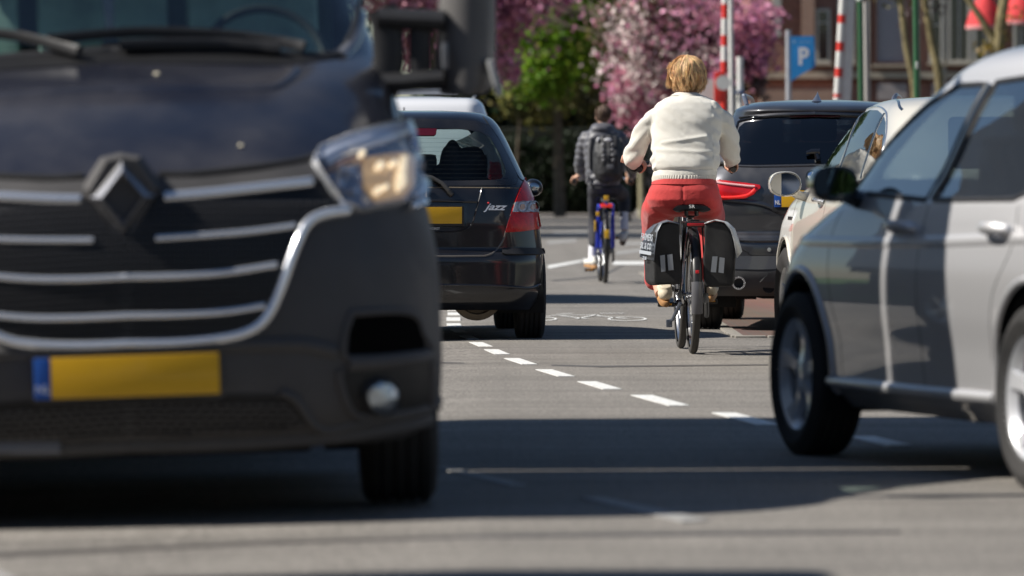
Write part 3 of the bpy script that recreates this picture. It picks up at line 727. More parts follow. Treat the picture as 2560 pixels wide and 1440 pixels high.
# wipers
for pts in ([(-60, 98), (60, 112), (200, 150)], [(120, 118), (330, 100), (520, 104), (650, 118), (760, 140)], [(300, 132), (520, 128), (700, 142)]):
    S.strip(pc, pts, .035, .03, BLK, 'wiper', van, .02)
b = MB(); b.loft([[(-2.12, y, 2.30), (-2.16, y, 2.62), (-2.30, y, 3.20), (-2.76, y, 3.50), (-2.76, y, 2.30)] for y in (-.74, -.60, .60, .74)]); b.obj('roof_deflector', PNT_VAN, van)
# mirrors on two arms (driver side shown; the other is its mirror image)
MIp = MV.inverted()
def vl(px, py, Y): return MIp @ P(px, py, Y)
for sg in (1, -1):
    fl = lambda p: Vector((p.x, p.y * sg, p.z))
    base = fl(vl(1170, 60, 18.05)); mr = empty('mirror', Matrix.Translation(base), parent=van)
    b = MB(); rings = []
    for py, xl, xr_ in ((238, 1135, 1195), (234, 1108, 1222), (215, 1098, 1236), (150, 1094, 1244), (60, 1098, 1244), (-60, 1102, 1242), (-150, 1108, 1238), (-175, 1125, 1220), (-180, 1150, 1190)):
        a_ = vl(xl, py, 18.0); c_ = vl(xr_, py, 18.0); m_ = (a_ + c_) / 2; hw = (a_ - c_).length / 2; rings.append([fl(m_ + Vector((-.07 + .10 * math.cos(t_) * (1 if math.cos(t_) > 0 else .6), hw * math.sin(t_), 0))) - base for t_ in np.linspace(0, 2 * math.pi, 24, endpoint=False)])
    b.loft(rings if sg > 0 else [r_[::-1] for r_ in rings]); b.obj('mirror_housing', mat('mirror_grey_plastic', (.105, .10, .098), .5, var=.08), mr, 50)
    g_ = MB()
    for (z0, z1) in ((-.15, .12), (.16, .45)):
        a_ = fl(vl(1170, 60, 18.08)) - base; g_.box((a_.x - .085, a_.y, a_.z + z0 * .5 + z1 * .5 - .02), (.006, .15, (z1 - z0) * .9), None, .002)
    g_.obj('mirror_glass', mat('mirror_glass', (.42, .46, .50), .03, metal=1.), mr)
    b = MB()
    for pts, r_ in (([(945, 208), (1010, 205), (1110, 196)], (.05, .032)), ([(945, 45), (1010, 48), (1110, 52)], (.05, .035)), ([(1052, 205), (1050, 120), (1052, 50)], (.035, .012)), ([(952, 20), (968, 60), (972, 150), (956, 235)], (.05, .018))):
        b.tube([fl(vl(x, y, 18.0)) - base for x, y in pts], [r_] * len(pts), 10)
    b.obj('mirror_arm', BLK, mr)
    b = MB(); a_ = fl(vl(1112, 140, 17.93)) - base; b.box(a_, (.05, .018, .085), None, .008); b.obj('reflection_patch', mat('reflection_grey', (.16, .16, .17), .2, coat=.6), mr)  # grey block stands for a pale reflection on the housing
    b = MB(); a_ = fl(vl(1236, 195, 17.98)) - base; b.box(a_, (.05, .022, .12), Matrix.Rotation(R(14 * sg), 4, 'X'), .01); b.obj('mirror_trim', mat('pale_mirror_trim', (.45, .45, .44), .4), mr)
# the box body, set back from the cab by a finger-wide gap
b = MB(); b.box((-4.98, -.03, 2.33), (4.26, 1.80, 2.96), None, .02); b.box((-7.112, .35, 2.1), (.02, .03, 2.2)); b.obj('cargo_box', mat('box_panel', (.55, .56, .57), .5, var=.05, dust=.2), van)
b = MB(); b.box((-5.05, -.03, .80), (4.1, 1.7, .12), None, .01)
for x_ in (-3.6, -4.4): b.box((x_, 0, .6), (.5, 1.6, .34), None, .03)
b.box((-7.05, 0, .5), (.1, 1.7, .14), None, .02); b.box((-6.5, 0, .58), (.8, 1.5, .3), None, .02); b.obj('box_frame', DARK, van)

# cherry petals that have settled on the bonnet
for i, (x, y, r_, lab) in enumerate(((392, 187, 9, 'pale blossom petal stuck on the top of the truck bonnet, above the emblem'), (602, 366, 7, 'pale blossom petal low on the truck bonnet, above the first chrome bar'), (186, 103, 5, 'small pale petal at the foot of the truck windscreen'))):
    h, nn = S.hit(pc, x, y); pw = MV @ h; nw = (MV.to_3x3() @ nn).normalized(); b = MB(); q = nw.to_track_quat('Z', 'Y').to_matrix().to_4x4()
    b.ellip((0, 0, 0), (r_ / 839., r_ / 1000., .0035), 10, 6, q); o = b.obj('petal', mat('petal_pale', (.72, .66, .50), .6)); o.location = pw + nw * .004; tag(o, lab, 'petal')
# ------------------------------------------------------------------ cars
def interior(car, xs, y0, seatz, m, back=True, hr=.98):
    b = MB()
    for x, n in xs:
        for y in n:
            b2 = MB(); b2.box((x, y, seatz), (.5, .46, .16), None, .05); b2.box((x - .28, y, seatz + .32), (.14, .46, .58), Matrix.Rotation(R(-14), 4, 'Y'), .05)
            b2.box((x - .36, y, seatz + .70), (.09, .25, .17), Matrix.Rotation(R(-10), 4, 'Y'), .04); b2.obj('seat', m, car)
def floorpan(car, x0, x1, w_, z, h=.12):
    b = MB(); b.box(((x0 + x1) / 2, 0, z), (x1 - x0, w_ * 2, h), None, .02); b.obj('floor_pan', DARK, car)
INT = mat('interior_fabric', (.035, .036, .04), .9, var=.2)

# ---- black hatchback seen from behind
JM = Matrix.Translation((-.575, 36.40, -.010)) @ Matrix.Rotation(R(93.3), 4, 'Z')
jz = empty('black_hatchback', JM, 'glossy black hatchback with tall red tail light, driving behind the truck', 'car')
PB = mat('black_paint', (.006, .0065, .010), .25, metal=.2, coat=1., coatr=.012, dust=.04, dustcol=(.16, .14, .12))
J = Shell(JM, [
    (.20, .12, 3.70, .72, .2, .2, .4, .5, .03, .1, .0), (.25, .04, 3.78, .765, .3, .24, .5, .5, .06, .12, .01), (.34, .0, 3.82, .79, .34, .26, .5, .5, .07, .15, .012),
    (.50, .0, 3.84, .800, .34, .26, .5, .5, .08, .16, .016), (.56, .015, 3.84, .800, .34, .26, .5, .5, .08, .16, .018), (.60, .06, 3.83, .795, .30, .24, .5, .5, .06, .16, .02),
    (.72, .06, 3.78, .780, .30, .24, .5, .5, .06, .16, .03), (.85, .07, 3.60, .755, .30, .24, .5, .5, .06, .15, .035), (.94, .085, 3.30, .725, .30, .24, .5, .5, .06, .15, .03),
    (1.00, .11, 2.95, .705, .30, .24, .4, .4, .06, .15, .01), (1.06, .14, 2.83, .68, .32, .24, .4, .4, .06, .15, .01), (1.20, .21, 2.58, .62, .34, .24, .4, .4, .06, .15, .01), (1.32, .28, 2.32, .565, .34, .24, .4, .4, .06, .15, .01),
    (1.40, .34, 2.12, .52, .34, .22, .4, .35, .06, .12, .01), (1.445, .40, 1.98, .475, .32, .20, .4, .3, .06, .1, .01), (1.475, .52, 1.75, .40, .3, .16, .3, .25, .04, .08, .01), (1.49, .8, 1.5, .2, .2, .1, .2, .1, .02, .02, 0)], sg=-1)
jc = J.cam(); js = J.side(-1); jf = J.front()
JG = [(1000, 320), (1052, 320), (1150, 323), (1200, 330), (1224, 344), (1248, 385), (1264, 425), (1262, 441), (1246, 450), (1150, 452), (1000, 452)]
rr = lambda V: V[:, 0] < .8
J.cut(jc, JG, rr, True)
J.cut(jf, [(-.52, 1.05), (.52, 1.05), (.40, 1.38), (-.40, 1.38)], lambda V: V[:, 0] > 1.9)
JSW = [(.75, 1.02), (2.75, 1.02), (2.3, 1.30), (1.9, 1.39), (1.0, 1.38), (.62, 1.25)]
J.cut(js, JSW, lambda V: V[:, 1] < -.3, True)
for x_ in (.62, 3.07): J.cut(js, circ(x_, .29, .335, .345, 36), lambda V: V[:, 1] < -.3, True)
J.body('body', PB, jz)
J.patch(js, JSW, .1, DGL, 'side_window', jz, 0, 0, True)
J.patch(jf, [(-.52, 1.05), (.52, 1.05), (.40, 1.38), (-.40, 1.38)], .08, GLS, 'windscreen', jz, 0, 0)
JB = [(1000, 297), (1100, 298), (1190, 303), (1222, 312), (1246, 345), (1272, 395), (1294, 440), (1297, 456), (1288, 463), (1150, 465), (1000, 465)]
def ringpatch(S, pr, outer, inner, m, name, par, off, n=60, mirror=True):
    """band between two outlines (the black printed edge of a screen)"""
    def rs(poly):
        q = densify(poly, 1e9, 1); L_ = [0.]
        pp = poly + [poly[0]]
        for i in range(len(poly)): L_.append(L_[-1] + math.hypot(pp[i + 1][0] - pp[i][0], pp[i + 1][1] - pp[i][1]))
        out_ = []
        cx = sum(p[0] for p in poly) / len(poly); cy = sum(p[1] for p in poly) / len(poly)
        for k in range(n):
            a = 2 * math.pi * k / n; best = None; dx, dy = math.cos(a), math.sin(a)
            for i in range(len(poly)):
                x1, y1 = pp[i][0] - cx, pp[i][1] - cy; ex, ey = pp[i + 1][0] - pp[i][0], pp[i + 1][1] - pp[i][1]; de = dx * ey - dy * ex
                if abs(de) < 1e-9: continue
                t = (x1 * ey - y1 * ex) / de; u = (x1 * dy - y1 * dx) / de
                if t > 0 and -1e-6 <= u <= 1 + 1e-6: best = t if best is None else max(best, t)
            best = best or 1; out_.append((cx + dx * best, cy + dy * best))
        return out_
    A, B = rs(outer), rs(inner); V = []
    for (a, b2) in zip(A, B):
        for t in (0, .5, 1):
            h, nn = S.hit(pr, a[0] + (b2[0] - a[0]) * t, a[1] + (b2[1] - a[1]) * t); v = h + nn * off
            if mirror and v.y * S.sg < 0: v.y = 0.
            V.append(v)
    Fs = []
    for k in range(n):
        for j in range(2): a = 3 * k + j; b2 = 3 * ((k + 1) % n) + j; Fs.append((a, a + 1, b2 + 1, b2))
    mesh_obj(name, V, Fs, m, par, 60)
    if mirror: mesh_obj(name, [(v[0], -v[1], v[2]) for v in V], [f[::-1] for f in Fs], m, par, 60)
GLB = mat('black_glass_edge', (.008, .008, .010), .12, coat=1., dust=.2, dustcol=(.12, .11, .10))
ringpatch(J, jc, JB, JG, GLB, 'glass_border', jz, .003)
J.patch(jc, JG, 14, glassmat('hatch_glass', (.86, .96, .96), .6, .95, 1.3), 'rear_glass', jz, .002, 0, True)
J.patch(jc, [(1030, 322), (1092, 323), (1090, 336), (1085, 340), (1030, 340)], 9, mat('dark_red_lens', (.07, .004, .012), .25, coat=.5), 'brake_light', jz, .008, .004, True)
wire = mat('heater_wire', (.03, .025, .022), .6)
for y in range(346, 446, 11): J.strip(jc, [(1000, y), (1150, y), (1225 if y < 380 else 1250, y)], .0012, .0006, wire, 'heater_wire', jz, .001, True, n=3)
J.strip(jc, [(1000, 468), (1150, 469), (1300, 470)], .010, .003, mat('dusty_seam', (.16, .13, .09), .9), 'tailgate_gap', jz, -.001, True)
J.strip(jc, [(1205, 470), (1200, 490), (1196, 505), (1186, 540), (1176, 566), (1150, 577), (1100, 580), (1000, 581)], .010, .008, PB, 'plate_recess_edge', jz, -.001, True)
J.strip(jc, [(1000, 501), (1100, 502), (1192, 504)], .022, .014, PB, 'tailgate_handle', jz, -.002, True)
J.patch(jc, [(1000, 512), (1168, 512), (1168, 566), (1000, 566)], 16, GLB, 'plate_recess', jz, .001, .004, True)
J.strip(jc, [(1290, 502), (1270, 560), (1258, 600), (1240, 626), (1218, 638), (1180, 640), (1000, 641)], .014, .006, mat('gate_edge', (.10, .09, .08), .35, coat=1.), 'tailgate_edge', jz, -.001, True)
J.patch(jc, [(1255, 622), (1260, 620), (1340, 620), (1366, 621), (1367, 633), (1340, 637), (1262, 637), (1255, 634)], 9, BLK, 'bumper_strip', jz, .016, .012, True)
J.strip(jc, [(1000, 713), (1150, 713), (1260, 716), (1322, 720), (1350, 712)], .02, .012, PB, 'bumper_ridge', jz, -.003, True)
# tail light: red body, clear middle with two round reflectors
TL = [(1312, 443), (1319, 455), (1338, 490), (1350, 512), (1354, 540), (1352, 566), (1345, 573), (1300, 579), (1263, 581), (1270, 556), (1283, 514), (1300, 470)]
REDL = mat('red_lens', (.55, .006, .008), .3, coat=.4, var=.25, vscale=30.)
J.patch(jc, TL, 9, REDL, 'tail_light', jz, .010, .012, True, dome=.006)
J.patch(jc, [(1285, 507), (1340, 504), (1346, 516), (1347, 532), (1279, 531)], 8, mat('clear_lens_bowl', (.55, .50, .50), .15, metal=.6, coat=1., bump=.004, bscale=90.), 'clear_lens', jz, .022, .006, True)
for cx, cy in ((1301, 519), (1326, 519)):
    J.strip(jc, circ(cx, cy, 12, 13, 20), .006, .004, mat('grey_ring', (.25, .24, .25), .3, metal=.5), 'reflector_ring', jz, .024, True, closed=True, per=1, n=3, spl=False)
    J.patch(jc, circ(cx, cy, 6, 7, 14), 5, mat('bulb_amber', (.6, .38, .26), .2, coat=1.), 'bulb', jz, .025, .002, True)
J.strip(jc, [(1355, 575), (1360, 600), (1365, 640)], .012, .004, mat('side_red', (.35, .02, .06), .3), 'bumper_reflector', jz, .0, True)
# plate, badge, wiper
hp, _ = J.hit(jc, 1055, 540)
b = MB(); b.box((hp.x - .010, -.0, hp.z), (.012, .54, .128), None, .003); b.obj('plate_holder', BLK, jz)
b = MB(); b.box((hp.x - .018, 0, hp.z + .004), (.008, .515, .106), None, .003); b.obj('number_plate', YEL, jz)
SIL = mat('badge_silver', (.85, .85, .87), .25, metal=.4)
def rear_text(S, pr, car, body, px, py, wid, size, m, shear=0, name='lettering'):
    h, nn = S.hit(pr, px, py); x_ = Vector((0, -1, 0)); x_ = (x_ - nn * x_.dot(nn)).normalized()
    return text_mesh(body, size, .003, m, car, name, shear, frame_matrix(h + nn * .006, x_, nn.cross(x_)), wid, bold=.001)
rear_text(J, jc, jz, 'jazz', 1236, 518, .155, .062, SIL, .5, 'badge_lettering')
b = MB(); h, nn = J.hit(jc, 1221, 508); b.ellip(h + nn * .008, (.004, .007, .006), 8, 6); b.obj('badge_dot', mat('red_print', (.7, .02, .03), .4), jz)
h, nn = J.hit(jc, 1090, 572); text_mesh("VERHORST", .022, .001, WHT, jz, 'dealer_lettering', Mx=frame_matrix(h + nn * .012 + Vector((0, .03, 0)), (0, -1, 0), (0, 0, 1)))
hb, nb = J.hit(jc, 1051, 480)
b = MB(); 
for dy in (-.035, .035): b.box(hb + nb * .01 + Vector((0, dy, 0)), (.012, .016, .075), None, .004)
b.box(hb + nb * .01, (.012, .06, .014), None, .004); b.obj('rear_emblem', CHR, jz)
wp = [J.hit(jc, x, y) for x, y in [(1052, 444), (1078, 448), (1104, 462), (1122, 480), (1131, 489)]]
b = MB(); b.tube([h + n * (.03 - .002 * i) for i, (h, n) in enumerate(wp)], [.012, .013, .014, .016, .014], 10); b.tube([wp[3][0] + wp[3][1] * .02, wp[4][0] + wp[4][1] * .02], [.022, .017], 12)
b.obj('rear_wiper', mat('wiper_grey', (.035, .035, .036), .55), jz)
J.strip(jc, [(1208, 292), (1222, 312), (1248, 350), (1272, 395), (1296, 442), (1308, 452)], .012, .006, SEAM, 'tailgate_side_gap', jz, -.002, True)
for sg in (1, -1):
    for x_ in (.62, 3.07): wheel(jz, x_, sg * .725, sg, .295, .185, .19, 5); wheel_well(jz, x_, sg * .80, sg, .33)
    m_ = empty('mirror', Matrix.Translation((2.42, sg * .86, .985)), parent=jz)
    b = MB(); b.ellip((0, 0, 0), (.06, .066, .060)); b.tube([(0, -.12 * sg, -.03), (0, 0, -.02)], .02, 8); b.obj('mirror_cap', PB, m_)
    b = MB(); b.ellip((-.055, .0, .0), (.010, .040, .034)); b.obj('mirror_glass', mat('mirror_glass', (.42, .46, .50), .03, metal=1.), m_)
floorpan(jz, .3, 3.5, .60, .27); floorpan(jz, .1, .6, .60, .30, .1)
b = MB(); b.lathe([(.17, -.02), (.165, .03), (.13, .045), (.12, .02), (.05, .02), (.045, .05), (0, .05)], 40, Matrix.Translation((.20, -.36, .30)) @ Matrix.Rotation(R(90), 4, 'Z'))
b.obj('spare_wheel', mat('dusty_brown_steel', (.16, .125, .085), .6, metal=.3, var=.3), jz)
b = MB()
for k in range(6):
    a = k * math.pi / 3 + .3; b.ellip((.168, -.36 + .085 * math.cos(a), .30 + .085 * math.sin(a)), (.012, .028, .020), 10, 8)
b.obj('spare_wheel_slots', DARK, jz)
b = MB(); b.tube([(.1, .35, .24), (.5, .35, .24)], .028, 12); b.box((.75, .3, .26), (.5, .3, .14), None, .05); b.box((.62, 0, .26), (.1, 1.2, .08), None, .02); b.obj('exhaust', DARK, jz)
interior(jz, ((1.05, (-.33, 0, .33)), (1.95, (-.36, .36))), 0, .42, INT)
b = MB(); b.box((.75, 0, .72), (.8, 1.1, .35), None, .05); b.obj('luggage_cover', INT, jz)
# dark coats heaped on the rear seat back
b = MB()
for c, r_ in (((.62, -.28, 1.10), (.15, .15, .14)), ((.62, -.22, 1.16), (.13, .08, .12)), ((.62, -.35, 1.14), (.13, .10, .12)), ((.62, -.28, 1.0), (.2, .20, .1)), ((.66, -.22, 1.25), (.05, .035, .05)), ((.66, -.14, 1.09), (.1, .05, .05))): b.ellip(c, r_)
o = b.obj('draped_coat', mat('dark_cloth', (.02, .021, .025), .95, var=.3), None); remesh(o, .012, 2, lambda c: .012 * noise.noise(c * 14)); o.matrix_world = JM
tag(o, 'dark coat heaped behind the rear window of the black hatchback', 'coat')
# aerial on the roof
b = MB(); b.tube([(1.55, .18, 1.48), (1.28, .10, 1.68)], [.003, .0015], 6); b.tube([(1.56, .18, 1.47), (1.53, .17, 1.50)], .012, 8); b.obj('aerial', BLK, jz)

# ---- dark grey suv parked on the right, seen from behind
XM = Matrix.Translation((2.03, 38.40, 0)) @ Matrix.Rotation(R(84.5), 4, 'Z')
xv = empty('grey_suv', XM, 'dark grey metallic sport utility car with red tail light, beside the cyclist in white', 'car')
PX = mat('graphite_paint', (.055, .058, .068), .28, metal=.75, coat=1., coatr=.03, dust=.12)
X = Shell(XM, [
    (.24, .12, 4.25, .76, .2, .2, .4, .5, .03, .1, .0), (.30, .04, 4.35, .82, .3, .26, .5, .5, .06, .12, .01), (.42, .0, 4.42, .865, .36, .30, .5, .5, .08, .15, .015),
    (.56, .0, 4.44, .880, .36, .30, .5, .5, .09, .16, .02), (.645, .02, 4.44, .885, .36, .30, .5, .5, .09, .16, .02), (.68, .05, 4.44, .885, .34, .28, .5, .5, .08, .16, .02), (.80, .045, 4.40, .880, .34, .28, .5, .5, .08, .16, .02),
    (.93, .05, 4.3, .870, .34, .28, .5, .5, .08, .16, .02), (1.02, .07, 4.0, .845, .34, .28, .5, .5, .08, .16, .02), (1.09, .10, 3.55, .80, .34, .28, .4, .4, .08, .15, .01), (1.14, .13, 3.3, .765, .34, .28, .4, .4, .08, .15, .01),
    (1.28, .23, 2.95, .69, .34, .28, .4, .4, .08, .15, .01), (1.40, .31, 2.65, .625, .34, .28, .4, .4, .08, .15, .01), (1.46, .33, 2.5, .59, .36, .26, .4, .35, .08, .12, .01),
    (1.50, .30, 2.4, .575, .40, .26, .4, .3, .10, .1, .01), (1.525, .34, 2.25, .545, .40, .24, .3, .3, .10, .08, .01), (1.56, .55, 2.0, .46, .4, .2, .3, .3, .08, .05, .01), (1.58, .9, 1.7, .25, .3, .1, .2, .15, .02, .02, 0)])
xc = X.cam(); xs_ = X.side(); xf_ = X.front()
for x_ in (.88, 3.55): X.cut(xs_, circ(x_, .34, .39, .40, 36), lambda V: V[:, 1] > .3, True)
XSW = [(.8, 1.12), (3.35, 1.10), (2.6, 1.42), (2.2, 1.49), (1.1, 1.48), (.72, 1.3)]
X.cut(xs_, XSW, lambda V: V[:, 1] > .3, True)
X.cut(xf_, [(-.58, 1.14), (.58, 1.14), (.46, 1.46), (-.46, 1.46)], lambda V: V[:, 0] > 2.3)
XG = [(2028, 292), (1930, 297), (1862, 306), (1848, 318), (1836, 360), (1826, 400), (1832, 412), (1900, 412), (2028, 409)]
# mirror px outlines about the car's own axis: the left half is traced, the right copied
XG2 = [(2042, 292), *XG[1:-1], (2042, 409)]
X.cut(xc, XG2, lambda V: V[:, 0] < .8, False); 
def mirror_cut(S, pr, poly, cond): S.cut(pr, poly, cond, True)
X.cut(xc, XG2, lambda V: (V[:, 0] < .8), True)
X.body('body', PX, xv, [PX, mat('grey_cladding', (.05, .052, .056), .5, var=.1, dust=.15), mat('silver_grey_lower', (.16, .17, .19), .3, metal=.75, coat=.8)], lambda c: (1 if c[2] < .44 else 0))
def halfpatch(S, pr, poly, g, m, name, par, off, skirt, dome=0.):
    """patch traced on the car's left half (y>0), clamped at its axis and mirrored"""
    return S.patch(pr, poly, g, m, name, par, off, skirt, True, dome=dome)
X.patch(xs_, XSW, .1, DGL, 'side_window', xv, 0, 0, True); X.patch(xf_, [(-.58, 1.14), (.58, 1.14), (.46, 1.46), (-.46, 1.46)], .08, GLS, 'windscreen', xv, 0, 0)
halfpatch(X, xc, XG2, 15, RGL, 'rear_glass', xv, .002, 0)
X.strip(xc, [(2045, 287), (1930, 291), (1856, 301), (1842, 318), (1830, 360), (1820, 400)], .03, .012, mat('gloss_black', (.006, .006, .007), .08, coat=1.), 'glass_border', xv, .0, True)
X.strip(xc, [(2045, 281), (1930, 285), (1852, 296)], .02, .02, PX, 'spoiler_edge', xv, .0, True)
X.patch(xc, [(2045, 262 + 22), (2045, 290), (1975, 291), (1975, 286)], 10, mat('dark_red_lens', (.07, .004, .012), .25), 'brake_light', xv, .022, .004, True)
X.strip(xc, [(2045, 413), (1900, 416), (1826, 414)], .02, .012, PX, 'tailgate_shoulder', xv, -.003, True)
TLX = [(1770, 447), (1800, 451), (1870, 459), (1900, 463), (1902, 470), (1885, 486), (1862, 497), (1800, 501), (1768, 500)]
X.patch(xc, TLX, 9, mat('dark_ruby_lens', (.50, .008, .012), .25, coat=.5, var=.3, vscale=12.), 'tail_light', xv, .012, .01, True, dome=.008)
X.strip(xc, [(1768, 452), (1800, 459), (1862, 466), (1888, 468)], .016, .006, mat('pale_pink_lens', (.82, .45, .45), .15, coat=1.), 'light_bar', xv, .02, True)
X.strip(xc, [(1768, 492), (1830, 493), (1868, 488), (1888, 474)], .014, .005, mat('bright_red_lens', (.9, .03, .03), .15, coat=1., emit=(1, .05, .03), estr=.35), 'light_bar', xv, .02, True)
X.strip(xc, [(1800, 448), (1806, 480), (1808, 540), (1818, 575), (1840, 594), (1880, 598), (2045, 596)], .008, .003, SEAM, 'tailgate_gap', xv, -.001, True)
X.strip(xc, [(1840, 598), (1880, 602), (2045, 600)], .03, .02, PX, 'bumper_top', xv, -.004, True)
X.strip(xc, [(1812, 500), (1900, 510), (1960, 530), (2045, 532)], .05, .014, PX, 'tailgate_crease', xv, -.006, True)
X.strip(xc, [(1850, 622), (1868, 630), (1890, 638), (2045, 638)], .008, .004, SEAM, 'bumper_gap', xv, -.001, True)
X.patch(xc, [(1760, 640), (2045, 640), (2045, 668), (1900, 674), (1800, 672), (1762, 664)], 16, mat('silver_grey_lower', (.16, .17, .19), .3, metal=.75, coat=.8), 'bumper_insert', xv, .004, .006, True)
X.patch(xc, [(1900, 704), (1925, 680), (1945, 675), (2045, 675), (2045, 704)], 14, mat('grey_cladding', (.05, .052, .056), .5), 'diffuser', xv, .012, .01, True)
X.patch(xc, circ(1923, 624, 5, 5, 14), 4, CHR, 'parking_sensor', xv, .004, .003, True)
hx, _ = X.hit(xc, 2030, 500)
b = MB(); b.box((hx.x - .012, 0, hx.z - .004), (.014, .545, .150), None, .004); b.obj('plate_holder', BLK, xv)
b = MB(); b.box((hx.x - .021, -.022, hx.z + .008), (.008, .47, .112), None, .003); b.obj('number_plate', YEL, xv)
b = MB(); b.box((hx.x - .021, .238, hx.z + .008), (.008, .048, .112), None, .002); b.obj('plate_blue_band', PLB, xv)
text_mesh('NL', .040, .001, WHT, xv, 'plate_lettering', Mx=frame_matrix((hx.x - .0265, .238, hx.z - .018), (0, -1, 0), (0, 0, 1)), width=.036, bold=.001)
text_mesh('VAKGARAGE', .016, .0005, mat('gold_print', (.6, .42, .12), .5), xv, 'dealer_lettering', Mx=frame_matrix((hx.x - .0205, .03, hx.z - .062), (0, -1, 0), (0, 0, 1)), width=.22, bold=.0006)
he, ne = X.hit(xc, 2030, 441)
b = MB(); Me = frame_matrix(he + ne * .004, (0, -1, 0), ne.cross(Vector((0, -1, 0)))); 
b.lathe([(0, .004), (.040, .006), (.043, .004), (.043, -.006)], 32, Me @ Matrix.Rotation(R(90), 4, 'X')); b.obj('rear_emblem', mat('gloss_black', (.006, .006, .007), .08), xv)
for q_, m_ in ((0, WHT), (1, PLB), (2, WHT), (3, PLB)):
    V = [Me @ Vector((0, 0, .0075))] + [Me @ Vector((.027 * math.cos(R(90 * q_ + a)), .027 * math.sin(R(90 * q_ + a)), .0075)) for a in range(0, 91, 15)]
    mesh_obj('emblem_quarter', V, [(0, i, i + 1) for i in range(1, 7)], m_, xv, 0)
wp = [X.hit(xc, x, y) for x, y in [(2050, 386), (2030, 386), (2016, 389)]]
b = MB(); b.tube([h + n * .03 for h, n in wp], [.022, .02, .012], 10); b.tube([X.hit(xc, 2046, 400)[0] - Vector((.02, 0, 0)), X.hit(xc, 2042, 386)[0] - Vector((.03, 0, 0))], .02, 10); b.obj('rear_wiper', mat('gloss_black', (.006, .006, .007), .08), xv)
for sg in (1, -1):
    for x_ in (.88, 3.55): wheel(xv, x_, sg * .78, sg, .345, .225, .22, 5, style='double'); wheel_well(xv, x_, sg * .87, sg, .39)
    b = MB(); b.tube(crspline([(1.0, sg * .50, 1.545), (1.06, sg * .52, 1.60), (1.2, sg * .53, 1.615), (2.2, sg * .53, 1.60), (2.6, sg * .54, 1.52)], 6), .016, 8); b.obj('roof_rail', mat('anodised_grey', (.35, .37, .42), .3, metal=.9), xv)
    b = MB(); b.lathe([(.034, .0), (.045, .0), (.045, .10), (.034, .10), (.034, .0)], 28, Matrix.Translation((.0, sg * .50, .33)) @ Matrix.Rotation(R(-90), 4, 'Z')); b.obj('exhaust_pipe', CHR, xv)
    b = MB(); b.lathe([(.0, .06), (.034, .06)], 20, Matrix.Translation((.0, sg * .50, .33)) @ Matrix.Rotation(R(-90), 4, 'Z')); b.obj('exhaust_bore', DARK, xv)
    m_ = empty('mirror', Matrix.Translation((2.95, sg * .98, 1.08)), parent=xv); b = MB(); b.ellip((0, 0, 0), (.08, .11, .08)); b.tube([(0, -.12 * sg, -.04), (0, 0, -.02)], .02, 8); b.obj('mirror_cap', PX, m_)
b = MB(); b.loft([[Vector((.62 + .16 * t - .0, 0, 1.565)) + Vector((.07 * (1 - t) * math.cos(a), .035 * (1 - t) ** 1.4 * math.sin(a), .075 * t)) for a in np.linspace(0, 2 * math.pi, 14, endpoint=False)] for t in np.linspace(0, .98, 7)]); b.obj('roof_fin', mat('anodised_grey', (.35, .37, .42), .3, metal=.9), xv)
floorpan(xv, .3, 4., .70, .32, .14); b = MB(); b.tube([(.05, .3, .3), (.6, .3, .3)], .04, 12); b.box((.35, 0, .30), (.3, .8, .16), None, .05); b.obj('exhaust', DARK, xv)
interior(xv, ((1.3, (-.4, 0, .4)), (2.3, (-.42, .42))), 0, .68, INT)

# ---- cream white hatchback parked between the suv and the silver car
WM = Matrix.Translation((2.82, 29.90, 0)) @ Matrix.Rotation(R(96.7), 4, 'Z')
wv = empty('white_hatchback', WM, 'cream white hatchback with chrome edged door mirror, between the grey suv and the silver car', 'car')
PW = mat('cream_pearl_paint', (.60, .575, .51), .3, coat=1., coatr=.03)
Wc = Shell(WM, [
    (.20, .12, 4.0, .74, .2, .2, .4, .5, .03, .1, .0), (.28, .04, 4.12, .80, .3, .26, .5, .5, .06, .12, .02), (.42, .0, 4.18, .835, .36, .30, .5, .5, .08, .15, .03),
    (.60, .0, 4.20, .845, .36, .30, .5, .5, .09, .16, .035), (.74, .03, 4.18, .845, .36, .30, .6, .5, .08, .16, .03), (.86, .05, 4.08, .83, .34, .28, .7, .5, .08, .18, .03),
    (.95, .07, 3.75, .805, .34, .28, .7, .4, .08, .2, .03), (1.00, .10, 3.35, .785, .34, .28, .5, .3, .08, .2, .02), (1.05, .13, 3.15, .775, .34, .28, .45, .3, .08, .18, .015),
    (1.18, .30, 2.86, .735, .36, .28, .4, .3, .08, .15, .015), (1.30, .48, 2.58, .695, .38, .26, .4, .3, .08, .15, .015), (1.38, .62, 2.36, .66, .4, .24, .4, .3, .08, .12, .012),
    (1.43, .74, 2.18, .62, .4, .22, .35, .3, .08, .1, .01), (1.465, .9, 2.0, .54, .4, .2, .3, .2, .06, .08, .01), (1.482, 1.15, 1.7, .32, .2, .1, .2, .15, .02, .02, 0)])
wc = Wc.cam(); wsd = Wc.side(); wf_ = Wc.front()
for x_ in (.75, 3.33): Wc.cut(wsd, circ(x_, .32, .35, .36, 36), lambda V: V[:, 1] > .3, True)
WF = [(2.98, 1.035), (1.98, 1.02), (1.93, 1.20), (2.02, 1.39), (2.30, 1.355), (2.62, 1.24)]
WR = [(1.90, 1.02), (1.20, 1.03), (1.20, 1.38), (1.40, 1.405), (1.70, 1.41), (1.93, 1.395), (1.86, 1.20)]
WQ = [(1.14, 1.035), (.93, 1.06), (.82, 1.14), (.86, 1.25), (1.00, 1.33), (1.14, 1.372)]
for pl in (WF, WR, WQ): Wc.cut(wsd, pl, lambda V: V[:, 1] > .3, True)
